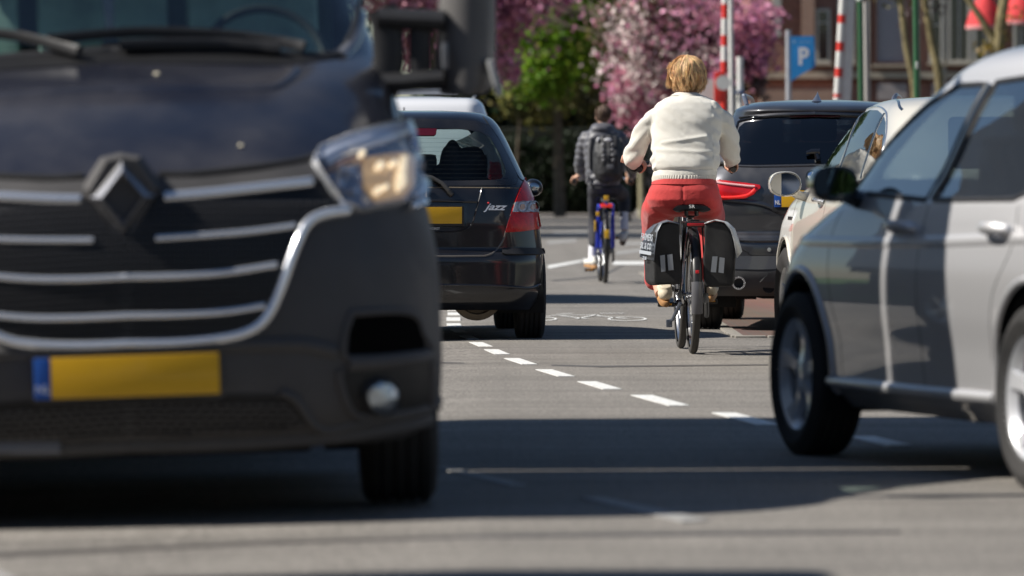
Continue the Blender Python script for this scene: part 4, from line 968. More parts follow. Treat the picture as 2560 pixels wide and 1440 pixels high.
Wc.cut(wf_, [(-.58, 1.06), (.58, 1.06), (.45, 1.36), (-.45, 1.36)], lambda V: V[:, 0] > 2.)
Wc.cut(Wc.rear(), [(-.5, 1.08), (.5, 1.08), (.42, 1.36), (-.42, 1.36)], lambda V: V[:, 0] < 1.)
Wc.body('body', PW, wv)
for pl in (WF, WR, WQ): Wc.patch(wsd, pl, .08, DGL, 'side_window', wv, 0, 0, True)
Wc.patch(wf_, [(-.58, 1.06), (.58, 1.06), (.45, 1.36), (-.45, 1.36)], .08, GLS, 'windscreen', wv, 0, 0); Wc.patch(Wc.rear(), [(-.5, 1.08), (.5, 1.08), (.42, 1.36), (-.42, 1.36)], .08, DGL, 'rear_glass', wv, 0, 0)
Wc.strip(wsd, [(3.02, 1.02), (2.68, 1.235), (2.34, 1.368), (2.02, 1.402), (1.70, 1.425), (1.40, 1.42), (1.14, 1.388), (.98, 1.335), (.84, 1.25), (.80, 1.14), (.92, 1.045), (1.2, 1.015), (2., 1.005), (3.02, 1.02)], .014, .006, CHR, 'window_trim', wv, 0, True)
for pts in ([(1.94, 1.02), (1.89, 1.20), (1.97, 1.39)], [(1.17, 1.03), (1.17, 1.385)]): Wc.strip(wsd, pts, .05, .004, mat('gloss_black', (.006, .006, .007), .08), 'door_pillar', wv, 0, True)
for pts in ([(3.02, 1.0), (3.06, .80), (3.0, .5), (2.92, .30)], [(1.92, 1.0), (1.93, .6), (1.90, .30)], [(1.0, 1.0), (1.0, .8), (1.12, .6), (1.16, .30)]): Wc.strip(wsd, pts, .006, .002, SEAM, 'door_gap', wv, -.001, True)
Wc.strip(wsd, [(.9, 1.40), (1.2, 1.452), (1.7, 1.468), (2.1, 1.44), (2.5, 1.30)], .02, .004, GLB, 'roof_gutter', wv, -.002, True)
for x_ in (2.08, 1.18):
    for sg in (1, -1):
        h, nn = Wc.hit(Wc.side(sg), x_, .90); b = MB(); b.tube(crspline([h + nn * .0 + Vector((.09, 0, 0)), h + nn * .04 + Vector((.04, 0, 0)), h + nn * .04 - Vector((.05, 0, 0)), h - Vector((.1, 0, 0))], 5), .014, 8); b.obj('door_handle', CHR, wv)
h, nn = Wc.hit(wsd, 3.14, .80); text_mesh('HYBRID', .03, .002, mat('badge_dark', (.15, .15, .16), .3, metal=.8), wv, 'badge_lettering', Mx=frame_matrix(h + nn * .004, (-1, 0, 0), (0, 0, 1)), width=.13)
Wc.strip(wsd, circ(3.33, .32, .365, .375, 28, -10, 190), .02, .012, PW, 'arch_lip', wv, 0, True, per=2)
for sg in (1, -1):
    for x_ in (.75, 3.33): wheel(wv, x_, sg * .765, sg, .315, .205, .20, 5, style='double'); wheel_well(wv, x_, sg * .85, sg, .35)
    m_ = empty('mirror', Matrix.Translation((2.72, sg * .955, 1.00)), parent=wv)
    b = MB(); b.loft([[Vector((x_, (.092 * k) * math.copysign(abs(math.cos(a)) ** .8, math.cos(a)), (.072 * k) * math.copysign(abs(math.sin(a)) ** .8, math.sin(a)))) for a in np.linspace(0, 2 * math.pi, 24, endpoint=False)] for x_, k in ((-.045, .96), (-.04, 1.0), (.02, .98), (.06, .80), (.085, .45), (.09, .1))]); b.tube([(0, -.17 * sg, -.085), (0, -.07 * sg, -.06), (0, -.02 * sg, -.03)], [.03, .024, .02], 8); b.obj('mirror_cap', PW, m_)
    b = MB(); b.lathe([(1, 0), (1.03, .008), (1.06, 0)], 32, Matrix.Translation((-.046, 0, 0)) @ Matrix.Diagonal((1, .086, .066, 1)) @ Matrix.Rotation(R(90), 4, 'Z')); b.obj('mirror_rim', CHR, m_)
    b = MB(); b.lathe([(0, .0), (1, .0)], 32, Matrix.Translation((-.0475, 0, 0)) @ Matrix.Rotation(R(-sg * 6), 4, 'Z') @ Matrix.Diagonal((1, .082, .062, 1)) @ Matrix.Rotation(R(90), 4, 'Z')); b.obj('mirror_glass', mat('mirror_glass', (.42, .46, .50), .03, metal=1.), m_)
floorpan(wv, .3, 3.8, .65, .26); interior(wv, ((1.2, (-.38, 0, .38)), (2.1, (-.4, .4))), 0, .6, mat('grey_seat', (.12, .12, .12), .9))

# ---- silver car in the near right, its flank crossed by the truck's shadow
PM = Matrix.Translation((2.68, 18.12, 0)) @ Matrix.Rotation(R(105.), 4, 'Z')
pv = empty('silver_hatchback', PM, 'silver hatchback at the right edge, flank half in the truck shadow', 'car')
PS = mat('silver_paint', (.62, .615, .625), .60, metal=.94, coat=1., coatr=.015)
Pc = Shell(PM, [
    (.19, .12, 3.78, .72, .2, .2, .4, .5, .03, .1, .0), (.24, .05, 3.86, .765, .3, .26, .5, .5, .06, .12, .02), (.275, .03, 3.90, .80, .3, .26, .5, .5, .06, .12, .02), (.30, .02, 3.93, .795, .3, .26, .5, .5, .06, .12, .025), (.42, .0, 3.95, .800, .36, .30, .55, .5, .08, .15, .03),
    (.56, .0, 3.97, .815, .36, .30, .55, .5, .09, .16, .030), (.68, .02, 3.95, .82, .36, .30, .60, .5, .08, .16, .028), (.78, .04, 3.88, .812, .34, .28, .65, .5, .08, .18, .025),
    (.86, .05, 3.72, .80, .34, .28, .7, .5, .08, .2, .02), (.92, .06, 3.45, .785, .34, .28, .6, .4, .08, .2, .02), (.97, .08, 3.16, .77, .34, .28, .40, .3, .08, .14, .015), (1.02, .10, 3.06, .745, .34, .28, .34, .3, .08, .12, .015),
    (1.12, .16, 2.94, .71, .34, .28, .34, .3, .08, .12, .015), (1.24, .24, 2.76, .665, .36, .26, .34, .3, .08, .12, .015), (1.34, .32, 2.54, .62, .38, .24, .34, .3, .08, .12, .012),
    (1.41, .38, 2.33, .59, .4, .22, .32, .28, .08, .1, .01), (1.47, .46, 2.02, .52, .4, .2, .3, .2, .06, .08, .01), (1.505, .7, 1.6, .3, .2, .1, .2, .15, .02, .02, 0)], 8)
pcm = Pc.cam(); psd = Pc.side(); pf_ = Pc.front()
for x_ in (.72, 3.19): Pc.cut(psd, circ(x_, .32, .345, .355, 44), lambda V: V[:, 1] > .3, True)
PF = [(2.85, .975), (1.85, .945), (1.77, 1.10), (1.70, 1.345), (2.0, 1.345), (2.25, 1.285), (2.5, 1.18), (2.72, 1.07)]
PR = [(1.75, .945), (.98, .95), (.80, .99), (.62, 1.15), (.66, 1.28), (.86, 1.345), (1.30, 1.36), (1.60, 1.35), (1.67, 1.12)]
for pl in (PF, PR): Pc.cut(psd, pl, lambda V: V[:, 1] > .3, True)
Pc.cut(pf_, [(-.60, 1.02), (.60, 1.02), (.46, 1.34), (-.46, 1.34)], lambda V: V[:, 0] > 1.9); Pc.cut(Pc.rear(), [(-.52, 1.02), (.52, 1.02), (.42, 1.32), (-.42, 1.32)], lambda V: V[:, 0] < .7)
Pc.body('body', PS, pv)
for pl in (PF, PR): Pc.patch(psd, pl, .07, DGL, 'side_window', pv, -.002, 0, True)
Pc.patch(pf_, [(-.60, 1.02), (.60, 1.02), (.46, 1.34), (-.46, 1.34)], .08, GLS, 'windscreen', pv, 0, 0); Pc.patch(Pc.rear(), [(-.52, 1.02), (.52, 1.02), (.42, 1.32), (-.42, 1.32)], .08, DGL, 'rear_glass', pv, 0, 0)
for pl in (PF, PR): Pc.strip(psd, pl, .022, .006, BLK, 'window_seal', pv, 0, True, closed=True, spl=False, per=3)
Pc.strip(psd, [(1.80, .95), (1.72, 1.12), (1.655, 1.345)], .07, .005, mat('gloss_black', (.006, .006, .007), .08), 'door_pillar', pv, 0, True)
for pts in ([(2.78, .95), (2.84, .80), (2.80, .6), (2.72, .45), (2.71, .29)], [(1.80, .93), (1.80, .6), (1.78, .29)], [(.92, .93), (.90, .8), (1.06, .62), (1.10, .45), (1.10, .30)], [(3.1, .90), (3.3, .86)]): Pc.strip(psd, pts, .007, .002, SEAM, 'door_gap', pv, -.001, True)
Pc.strip(psd, [(2.86, .285), (1.9, .282), (1.08, .285)], .045, .022, PS, 'sill', pv, 0, True, spl=False)
Pc.strip(psd, [(3.5, .80), (2.8, .79), (1.8, .80), (.9, .82), (.3, .83)], .05, .008, PS, 'flank_crease', pv, -.003, True)
for x_ in (.72, 3.19): Pc.strip(psd, circ(x_, .32, .357, .367, 30, -12, 192), .03, .014, PS, 'arch_lip', pv, 0, True, per=2)
for x_ in (2.0, 1.04):
    for sg in (1, -1):
        h, nn = Pc.hit(Pc.side(sg), x_, .845)
        b = MB(); b.tube(crspline([h + Vector((.10, 0, 0)), h + nn * .045 + Vector((.06, 0, 0)), h + nn * .048 - Vector((.05, 0, 0)), h + nn * .02 - Vector((.10, 0, 0)), h - Vector((.11, 0, 0)) - nn * .01], 5), [(.012, .019)] * 21, 10); b.ellip(h + nn * .012 - Vector((.085, 0, 0)), (.03, .022, .024)); b.obj('door_handle', PS, pv)
        b = MB(); b.ellip(h + Vector((.01, 0, -.005)), (.07, .006, .032)); b.obj('handle_recess', mat('handle_cup', (.3, .3, .3), .4, metal=.3), pv)
for sg in (1, -1):
    for x_ in (.72, 3.19): wheel(pv, x_, sg * .755, sg, .30, .195, .205, 5, 0, rmat=mat('rim_bright', (.72, .73, .76), .3, metal=.45, coat=.8)); wheel_well(pv, x_, sg * .82, sg, .345)
    m_ = empty('mirror', Matrix.Translation((2.62, sg * .885, 1.00)), parent=pv)
    b = MB(); b.loft([[Vector((x_, (.086 * k) * math.copysign(abs(math.cos(a)) ** .75, math.cos(a)), (.066 * k) * math.copysign(abs(math.sin(a)) ** .75, math.sin(a)))) for a in np.linspace(0, 2 * math.pi, 24, endpoint=False)] for x_, k in ((-.05, .94), (-.045, 1.0), (.02, .98), (.07, .80), (.10, .45), (.105, .1))]); b.tube([(0, -.20 * sg, -.075), (0, -.10 * sg, -.055), (0, -.04 * sg, -.03)], [.05, .034, .03], 8); b.obj('mirror_cap', mat('gloss_black', (.006, .006, .007), .08), m_)
    b = MB(); b.lathe([(0, .0), (1, .0)], 32, Matrix.Translation((-.052, 0, 0)) @ Matrix.Rotation(R(-sg * 4), 4, 'Z') @ Matrix.Diagonal((1, .076, .055, 1)) @ Matrix.Rotation(R(90), 4, 'Z')); b.obj('mirror_glass', mat('dark_mirror_glass', (.35, .4, .4), .02, metal=1.), m_)
floorpan(pv, .3, 3.6, .66, .25, .10); interior(pv, ((1.15, (-.38, 0, .38)), (2.05, (-.4, .4))), 0, .56, mat('grey_seat', (.12, .12, .12), .9))
b = MB(); b.tube([(.6, .35, .2), (2.9, .25, .2)], .035, 10); b.box((2.2, .5, .19), (.5, .12, .05), None, .02); b.obj('exhaust', DARK, pv)
b = MB(); b.box((2.75, 0, .92), (.35, 1.3, .2), None, .05); b.obj('dashboard', DARK, pv)

for S_, car_, z_ in ((Wc, wv, .0), (Pc, pv, -.02)):       # lamps and plates at both ends
    S_.patch(S_.rear(), [(.56, .74 + z_), (.76, .74 + z_), (.76, .90 + z_), (.70, .96 + z_), (.55, .94 + z_)], .05, REDL, 'tail_light', car_, .010, .006, True)
    S_.patch(S_.rear(), [(-.26, .62), (.26, .62), (.26, .73), (-.26, .73)], .08, YEL, 'number_plate', car_, .010, .006)
    S_.patch(S_.front(), [(.42, .60), (.74, .64), (.72, .76), (.50, .72)], .05, mat('clear_lens', (.6, .6, .6), .1, coat=1.), 'headlight', car_, .010, .006, True)
    S_.patch(S_.front(), [(-.4, .34), (.4, .34), (.44, .52), (-.44, .52)], .08, BLK, 'front_grille', car_, .006, .006)
    S_.strip(S_.rear(), [(-.66, .60), (-.62, .98), (.62, .98), (.66, .60), (-.66, .60)], .006, .002, SEAM, 'tailgate_gap', car_, -.001, spl=False)

# ---- white van ahead of the black hatchback
VM = Matrix.Translation((-.90, 47.4, -.02)) @ Matrix.Rotation(R(91), 4, 'Z')
vv = empty('white_van', VM, 'white van with roof bars, only its roof seen above the black hatchback', 'van')
Vc = Shell(VM, [
    (.22, .1, 3.9, .80, .2, .2, .4, .5, .03, .1, .0), (.42, .0, 4.1, .86, .3, .24, .5, .5, .06, .15, .02), (.9, .02, 4.1, .88, .3, .24, .5, .5, .06, .16, .02), (1.1, .06, 3.6, .86, .3, .24, .4, .4, .06, .15, .01), (1.2, .08, 3.3, .83, .3, .2, .4, .4, .06, .15, .01),
    (1.45, .14, 2.9, .76, .3, .2, .4, .4, .06, .15, .01), (1.6, .20, 2.6, .70, .3, .18, .4, .3, .06, .12, .01), (1.70, .28, 2.4, .66, .3, .14, .3, .25, .06, .1, .01), (1.745, .42, 2.2, .58, .2, .1, .2, .2, .04, .08, .01), (1.76, .7, 1.9, .3, .2, .1, .2, .1, .02, .02, 0)])
for x_ in (.65, 3.3): Vc.cut(Vc.side(), circ(x_, .32, .35, .36, 30), lambda V: V[:, 1] > .3, True)
Vc.body('body', mat('white_paint', (.72, .73, .76), .3, coat=1.), vv)
Vc.strip(Vc.rear(), [(0., .5), (0., 1.0), (0., 1.66)], .012, .003, SEAM, 'rear_door_gap', vv, 0)
Vc.patch(Vc.side(), [(.4, 1.2), (3.1, 1.2), (2.5, 1.58), (.5, 1.6)], .15, mat('dark_glass', (.01, .012, .014), .05, coat=1.), 'side_window', vv, .004, .004, True)
Vc.patch(Vc.rear(), [(.70, .8), (.86, .8), (.80, 1.2), (.72, 1.2)], .06, REDL, 'tail_light', vv, .01, .006, True)
for sg in (1, -1):
    b = MB(); b.tube([(.7, sg * .6, 1.77), (2.2, sg * .6, 1.77)], .016, 8); b.obj('roof_rail', mat('anodised_grey', (.35, .37, .42), .3, metal=.9), vv)
    for x_ in (.65, 3.3): wheel(vv, x_, sg * .77, sg, .315, .205, .2, 5); wheel_well(vv, x_, sg * .86, sg, .35)
for x_ in (.95, 1.9): b = MB(); b.box((x_, .06, 1.82), (.10, 1.05, .045), None, .012); b.obj('roof_bar', mat('bar_grey', (.30, .31, .34), .4, metal=.6), vv)
floorpan(vv, .3, 3.8, .68, .28)
# ---- high delivery van just outside the frame on the left; its shadow crosses the foreground
DM = Matrix.Translation((-2.60, 14.40, -.055)) @ Matrix.Rotation(R(-90), 4, 'Z')
dv = empty('delivery_van', DM @ Matrix.Translation((5.0, 0, 0)), 'tall white delivery van beyond the frame whose shadow edges the foreground road', 'van')
Dc = Shell(DM @ Matrix.Translation((5.0, 0, 0)), [
    (.3, -5.0, -.1, .85, .05, .05, .4, .4, 0, .1, 0), (.5, -5.0, 0, .92, .05, .05, .4, .4, 0, .12, .01), (1.0, -5.0, -.05, .92, .05, .05, .4, .4, 0, .15, .01), (1.2, -5.0, -.5, .91, .05, .05, .4, .4, 0, .15, .01),
    (1.4, -5.0, -1., .90, .05, .05, .3, .3, 0, .15, .01), (2.3, -5.0, -1.7, .80, .05, .05, .3, .3, 0, .15, .01), (2.5, -5.0, -2.0, .72, .1, .1, .3, .3, 0, .1, .01), (2.55, -4.9, -2.3, .5, .1, .1, .2, .2, 0, .05, 0)])
for x_ in (-.95, -4.2): Dc.cut(Dc.side(), circ(x_, .34, .38, .39, 30), lambda V: V[:, 1] > .3, True)
Dc.body('body', mat('white_paint', (.72, .73, .76), .3, coat=1.), dv)
Dc.patch(Dc.front(), [(-.7, 1.45), (.7, 1.45), (.6, 2.2), (-.6, 2.2)], .15, mat('dark_glass', (.01, .012, .014), .05, coat=1.), 'windshield', dv, .004, .004)
Dc.patch(Dc.front(), [(.5, .8), (.8, .85), (.8, 1.02), (.5, .98)], .08, mat('clear_lens', (.6, .6, .6), .1, coat=1.), 'headlight', dv, .008, .004, True)
for sg in (1, -1):
    for x_ in (-.95, -4.2): wheel(dv, x_, sg * .82, sg, .33, .22, .2, 6)
floorpan(dv, -4.8, -.4, .75, .4)
# ------------------------------------------------------------------ bicycles
def bicycle(M, label, fc, o):
    e = empty('bicycle', M, label, 'bicycle'); L_ = o.get('wb', 1.10); Rw = .35; steer = o.get('steer', 0)
    FR = mat(o['name'] + '_frame', fc, .25, coat=.8, metal=o.get('metal', 0)); BK = mat('black_parts', (.014, .014, .015), .4, var=.2); TY = mat('cycle_tyre', (.035, .034, .033), .7, bump=.0006, bscale=200., dust=.3, dustcol=(.13, .12, .11))
    AL = mat('polished_alloy', (.62, .63, .65), .25, metal=1.)
    for x, st in ((0, 0), (L_, steer)):
        w_ = empty('wheel', Matrix.Translation((x, 0, Rw)) @ Matrix.Rotation(R(st), 4, 'Z'), parent=e)
        b = MB(); tw = o.get('tw', .023); b.lathe([(Rw - tw * (1 - math.cos(a)) , tw * math.sin(a)) for a in np.linspace(-2.2, 2.2, 13)], 72); b.obj('tyre', TY, w_)
        b = MB(); b.lathe([(Rw - .034, -.013), (Rw - .05, -.013), (Rw - .056, 0), (Rw - .05, .013), (Rw - .034, .013)], 64); b.obj('rim', AL, w_)
        b = MB(); b.lathe([(0, -.04), (.018, -.04), (.018, -.03), (.012, -.028), (.012, .028), (.018, .03), (.018, .04), (0, .04)], 16)
        if x and o.get('hubmotor'): b.lathe([(0, -.045), (.07, -.04), (.08, 0), (.07, .04), (0, .045)], 28)
        b.obj('hub', BK if x else AL, w_)
        b = MB()
        for k in range(32):
            a = 2 * math.pi * k / 32; sg = 1 if k % 2 else -1; a2 = a + .35 * (1 if k % 4 < 2 else -1)
            b.tube([(.018 * math.cos(a2), sg * .03, .018 * math.sin(a2)), ((Rw - .045) * math.cos(a), 0, (Rw - .045) * math.sin(a))], .0011, 4, False)
        tag(b.obj('spokes', AL, w_), kind='stuff')
    def guard(x, a0, a1, m, r_=.385, wd=.030, nm='mudguard'):
        b = MB(); rings = []
        for a in np.linspace(R(a0), R(a1), 26):
            c = Vector((x + r_ * math.cos(a), 0, Rw + r_ * math.sin(a))); n_ = Vector((math.cos(a), 0, math.sin(a)))
            rings.append([c + n_ * (-.014 + .022 * math.cos(t)) + Vector((0, wd * math.sin(t), 0)) for t in np.linspace(-1.5, 1.5, 9)] + [c + n_ * (-.017 + .022 * math.cos(t)) + Vector((0, (wd - .003) * math.sin(t), 0)) for t in np.linspace(1.5, -1.5, 9)])
        b.loft(rings); return b.obj(nm, m, e)
    GM = mat(o['name'] + '_guard', o.get('gcol', (.11, .11, .12)), .35, coat=.3, var=.1)
    guard(0, 25, 168, BK); guard(0, 168, 196, GM, .387, .034, 'mudguard_tip') if o.get('tip') else guard(0, 168, 185, BK)
    guard(L_, 20, 150, BK)
    if o.get('tip'):
        b = MB(); a = R(160); b.box((.405 * math.cos(a) - .0, 0, Rw + .405 * math.sin(a)), (.012, .020, .018), None, .003); b.obj('guard_reflector', mat('red_print', (.7, .02, .03), .4), e)
    bb = (.47, 0, .29); ht, hb = Vector((L_ - .24, 0, .90)), Vector((L_ - .15, 0, .63)); sp = Vector((.31, 0, .70))
    b = MB(); tr = o.get('tube', .017)
    b.tube([bb, sp], tr, 12); b.tube([ht, hb], .021, 12); b.tube(crspline([hb + Vector((-.01, 0, .04)), (.68, 0, .42), bb], 6), tr * 1.35, 12); b.tube(crspline([ht + Vector((.02, 0, -.06)), (.62, 0, .52), (.38, 0, .47)], 6), tr, 12)
    for sg in (1, -1):
        b.tube([(.44, sg * .03, .29), (.0, sg * .062, Rw)], .010, 8); b.tube([(.31, sg * .018, .66), (.0, sg * .062, Rw)], .008, 8)
    b.obj('frame', FR, e)
    b = MB(); st_ = Matrix.Translation(ht) @ Matrix.Rotation(R(steer), 4, 'Z') @ Matrix.Translation(-ht)
    for sg in (1, -1): b.tube([st_ @ Vector(p) for p in crspline([(L_ - .14, sg * .05, .62), (L_ - .08, sg * .055, .50), (L_, sg * .055, Rw)], 5)], .012, 8)
    b.tube([st_ @ Vector((L_ - .14, -.055, .63)), st_ @ Vector((L_ - .14, .055, .63))], .018, 10); b.obj('fork', FR, e)
    b = MB(); hz = o['hz']; hw_ = o['hw']; hx = L_ - .30
    b.tube([ht, (L_ - .27, 0, hz - .03), (L_ - .26, 0, hz)], .014, 10)
    b.tube([st_ @ p for p in crspline([(hx - .20, hw_, hz - .03), (hx - .08, hw_ * .93, hz), (hx + .04, hw_ * .5, hz + .01), (hx + .05, 0, hz), (hx + .04, -hw_ * .5, hz + .01), (hx - .08, -hw_ * .93, hz), (hx - .20, -hw_, hz - .03)], 6)], .011, 10); b.obj('handlebar', BK if o['name'] == 'touring' else AL, e)
    for sg in (1, -1):
        g_ = [st_ @ Vector(p) for p in ((hx - .22, sg * (hw_ + .005), hz - .036), (hx - .10, sg * hw_ * .95, hz - .004))]
        b = MB(); b.tube(g_, .0165, 12); b.obj('grip', BK, e)
        b = MB(); b.tube([st_ @ Vector(p) for p in ((hx - .03, sg * hw_ * .80, hz), (hx - .05, sg * hw_ * .90, hz - .03), (hx - .14, sg * hw_ * 1.0, hz - .055))], .006, 8); b.box(st_ @ Vector((hx - .02, sg * hw_ * .75, hz)), (.03, .04, .03), None, .006); b.obj('brake_lever', AL if sg > 0 else BK, e)
    if o.get('display'):
        b = MB(); b.box((hx + .04, .09, hz + .035), (.05, .06, .02), Matrix.Rotation(R(25), 4, 'Y'), .006); b.box((hx + .0, .16, hz + .02), (.04, .05, .03), None, .006); b.obj('display', BK, e)
    # saddle
    sx, sz = .22, o['sz']; b = MB(); rings = []
    for t in np.linspace(0, 1, 14):
        wv = .098 * (1 - t) ** 1.1 * (1 if t > .08 else .9) + .024; th = .030 if t > .05 else .018; xx = sx - .11 + .27 * t
        rings.append([Vector((xx, wv * math.copysign(abs(math.cos(a)) ** .7, math.cos(a)), sz - .026 + th * math.sin(a) - (.010 * math.cos(a) ** 2) + (.010 if math.sin(a) < -.3 and abs(math.cos(a)) < .5 else 0))) for a in np.linspace(0, 2 * math.pi, 20, endpoint=False)])
    b.loft(rings); b.obj('saddle', mat('saddle_black', (.010, .010, .011), .38, coat=.2, bump=.0004, bscale=300.), e, 60)
    b = MB(); b.tube([sp, (.27, 0, sz - .08)], .0135, 10); b.box((.25, 0, sz - .07), (.06, .05, .03), None, .008); b.tube([(.15, .03, sz - .06), (.33, .02, sz - .055)], .004, 6); b.tube([(.15, -.03, sz - .06), (.33, -.02, sz - .055)], .004, 6)
    for sg in (1, -1): b.tube([(.14, sg * .03, sz - .075), (.14, sg * .03, sz - .04)], .012, 8)
    b.obj('seat_post', BK if o['name'] == 'touring' else AL, e)
    if o.get('rack'):
        b = MB(); rz = o['rack']
        for sg in (1, -1): b.tube(crspline([(.26, sg * .03, rz - .03), (.18, sg * .055, rz), (-.22, sg * .055, rz), (-.26, sg * .045, rz - .03)], 5), .006, 8); b.tube([(-.20, sg * .055, rz), (-.10, sg * .075, .52), (0, sg * .075, .36)], .006, 8); b.tube([(0.02, sg * .055, rz), (0, sg * .075, .36)], .005, 8)
        for x in (-.2, -.08, .05): b.tube([(x, -.055, rz), (x, .055, rz)], .005, 8)
        b.box((-.02, 0, rz + .012), (.34, .05, .008), None, .002); b.obj('rack', BK, e)
        b = MB(); b.box((-.275, 0, rz - .012), (.03, .125, .032), None, .006); b.obj('light_housing', BK, e)
        b = MB(); b.box((-.292, 0, rz - .012), (.012, .108, .018), None, .005); b.obj('rear_light', mat('cycle_red_lens', (.42, .012, .015), .25, coat=.6), e)
    # crank, pedals, chain case, stand, rear mechanism
    ca = R(o.get('crank', 0)); b = MB(); b.lathe([(.0, -.004), (.09, -.004), (.09, .004), (0, .004)], 32, Matrix.Translation((bb[0], -.045, bb[2]))); b.tube([(bb[0], -.07, bb[2]), (bb[0], .07, bb[2])], .02, 12)
    for sg, aa in ((1, ca + math.pi), (-1, ca)): b.tube([(bb[0], sg * .07, bb[2]), (bb[0] + .165 * math.cos(aa), sg * .085, bb[2] + .165 * math.sin(aa))], .011, 8)
    b.obj('crank', BK, e)
    for sg, aa in ((1, ca + math.pi), (-1, ca)):
        b = MB(); c = Vector((bb[0] + .165 * math.cos(aa), sg * .14, bb[2] + .165 * math.sin(aa)))
        for dx in (-.035, .035): b.box(c + Vector((dx, 0, 0)), (.014, .095, .028), None, .004)
        b.box(c, (.07, .014, .02)); b.tube([c - Vector((0, sg * .06, 0)), c], .008, 8); pd = b.obj('pedal', BK, e)
        b = MB(); b.box(c + Vector((-.0435, 0, .002)), (.004, .065, .010)); b.obj('pedal_reflector', mat('amber_reflector', (.75, .33, .02), .25, coat=1.), e)
    b = MB(); b.tube(crspline([(bb[0] + .09, -.045, bb[2] + .0), (bb[0] + .06, -.045, bb[2] + .08), (.1, -.055, Rw + .045), (-.04, -.055, Rw), (.1, -.055, Rw - .045), (bb[0], -.045, bb[2] - .09), (bb[0] + .09, -.045, bb[2])], 5), .005, 6); b.obj('chain', BK, e)
    b = MB(); b.box((-.0, -.075, Rw - .02), (.05, .03, .06), None, .008); b.tube([(0, -.08, Rw - .02), (.05, -.085, Rw - .11), (.08, -.085, Rw - .13)], .014, 8); b.tube([(0, .09, Rw), (0, -.09, Rw)], .009, 8)
    b.box((.02, .075, Rw), (.07, .02, .05), None, .006); b.obj('rear_hub_mechanism', mat('cast_alloy_dark', (.16, .165, .17), .35, metal=.8), e)
    b = MB(); b.tube([(.06, .07, Rw - .05), (.13, .11, Rw - .15), (.16, .125, .19)], .011, 8); b.box((.165, .13, .175), (.04, .035, .045), None, .006); b.obj('kick_stand', mat('steel_blue_stand', (.14, .16, .20), .35, metal=.7), e)
    b = MB(); b.tube(crspline([(hx + .03, .05, hz + .02), (hx + .16, .04, hz + .06), (L_ - .1, .02, .9), (L_ - .17, .02, .6)], 6), .0035, 6); b.tube(crspline([(hx + .03, -.05, hz + .02), (hx + .17, -.05, hz + .03), (L_ - .1, -.02, .85)], 6), .0035, 6); b.obj('cable', BK, e)
    b = MB(); b.box((L_ - .1, 0, .78), (.06, .05, .05), None, .01); b.obj('front_lamp', BK, e)
    return e
BM = Matrix.Translation((1.066, 33.50, 0)) @ Matrix.Rotation(R(92.0), 4, 'Z')
bk1 = bicycle(BM, 'black touring bicycle with two black pannier bags, ridden by the woman in white', (.016, .016, .018), dict(name='touring', wb=1.10, hz=1.12, hw=.278, sz=.885, rack=.775, tip=True, display=True, tw=.024, crank=2))
rear_lab = text_mesh('SR', .034, .0008, mat('grey_print', (.45, .45, .45), .5), bk1, 'saddle_lettering', Mx=frame_matrix((.098, 0, .866), (0, -1, 0), (.6, 0, .8)))
BM2 = Matrix.Translation((.938, 57.3, 0)) @ Matrix.Rotation(R(91.6), 4, 'Z')
bk2 = bicycle(BM2, 'blue city bicycle with yellow reflectors, ridden by the cyclist with the backpack', (.012, .035, .42), dict(name='city', wb=1.10, hz=1.05, hw=.29, sz=.90, rack=None, gcol=(.02, .05, .5), tube=.026, crank=80, tw=.024))
b = MB(); b.tube([(-.34, 0, .80), (.2, 0, .80)], .012, 8)
for sg in (1, -1):
    b.tube(crspline([(.28, sg * .05, .80), (-.18, sg * .075, .79), (-.25, sg * .05, .76)], 5), .012, 8); b.tube([(-.15, sg * .075, .79), (-.02, sg * .085, .36)], .014, 8); b.box((.0, sg * .062, .52), (.26, .012, .34), None, .005)
b.obj('rack', mat('city_frame', (.012, .035, .42), .25), bk2)
b = MB(); b.box((-.29, 0, .785), (.03, .12, .036), None, .010); b.obj('rear_light', mat('lit_rear_light', (.6, .02, .02), .3, emit=(1, .06, .04), estr=.3), bk2)
YR = mat('yellow_reflector', (.85, .48, .02), .25, coat=1.)
for c, d in (((-.395, 0, .50), (.03, .05, .09)), ((-.24, .085, .70), (.02, .035, .05)), ((-.1, .105, .58), (.05, .02, .11)), ((-.26, 0, .86), (.03, .05, .05))): b = MB(); b.box(c, d, None, .008); b.obj('reflector', YR, bk2)

# ------------------------------------------------------------------ people
SKIN = mat('skin', (.62, .34, .24), .5, var=.08, vscale=20.); SKIN2 = mat('skin_tan', (.48, .27, .18), .5, var=.08)
def person_root(loc, label): return empty('person', Matrix.Translation(loc), label, 'person')
def rel(b, o): b.V = [v - o for v in b.V]; return b
def hand(b, M, sg, s=1.):
    """five curled fingers round a bar that runs along local y; palm behind and above, thumb under"""
    T = lambda p: M @ (Vector((p[0], p[1] * sg, p[2])) * s)
    b.ellip((0, 0, 0), (.042, .042, .017), 14, 10, M @ Matrix.Translation((-.045 * s, 0, .028 * s)) @ Matrix.Diagonal((s, s, s, 1)))
    for i, (y, l, r_) in enumerate(((.030, 1.0, .0088), (.010, 1.08, .0092), (-.010, 1.02, .0088), (-.029, .86, .0076))):
        p = [(-.045, y * .9, .030), (-.012, y, .036), (.018 * l, y, .026), (.028 * l, y, .002), (.014 * l, y, -.022), (-.006, y, -.026)]
        b.tube([T(q) for q in crspline(p, 4)], [r_ * s * (1 - .18 * k / 20) for k in range(21)], 8)
    p = [(-.055, .036, .018), (-.035, .050, -.002), (-.010, .050, -.020), (.014, .040, -.026)]
    b.tube([T(q) for q in crspline(p, 4)], [.0125 * s * (1 - .25 * k / 12) for k in range(13)], 8)
    b.tube([T((-.05, 0, .03)), T((-.12, 0, .04))], [.026 * s, .024 * s], 12)
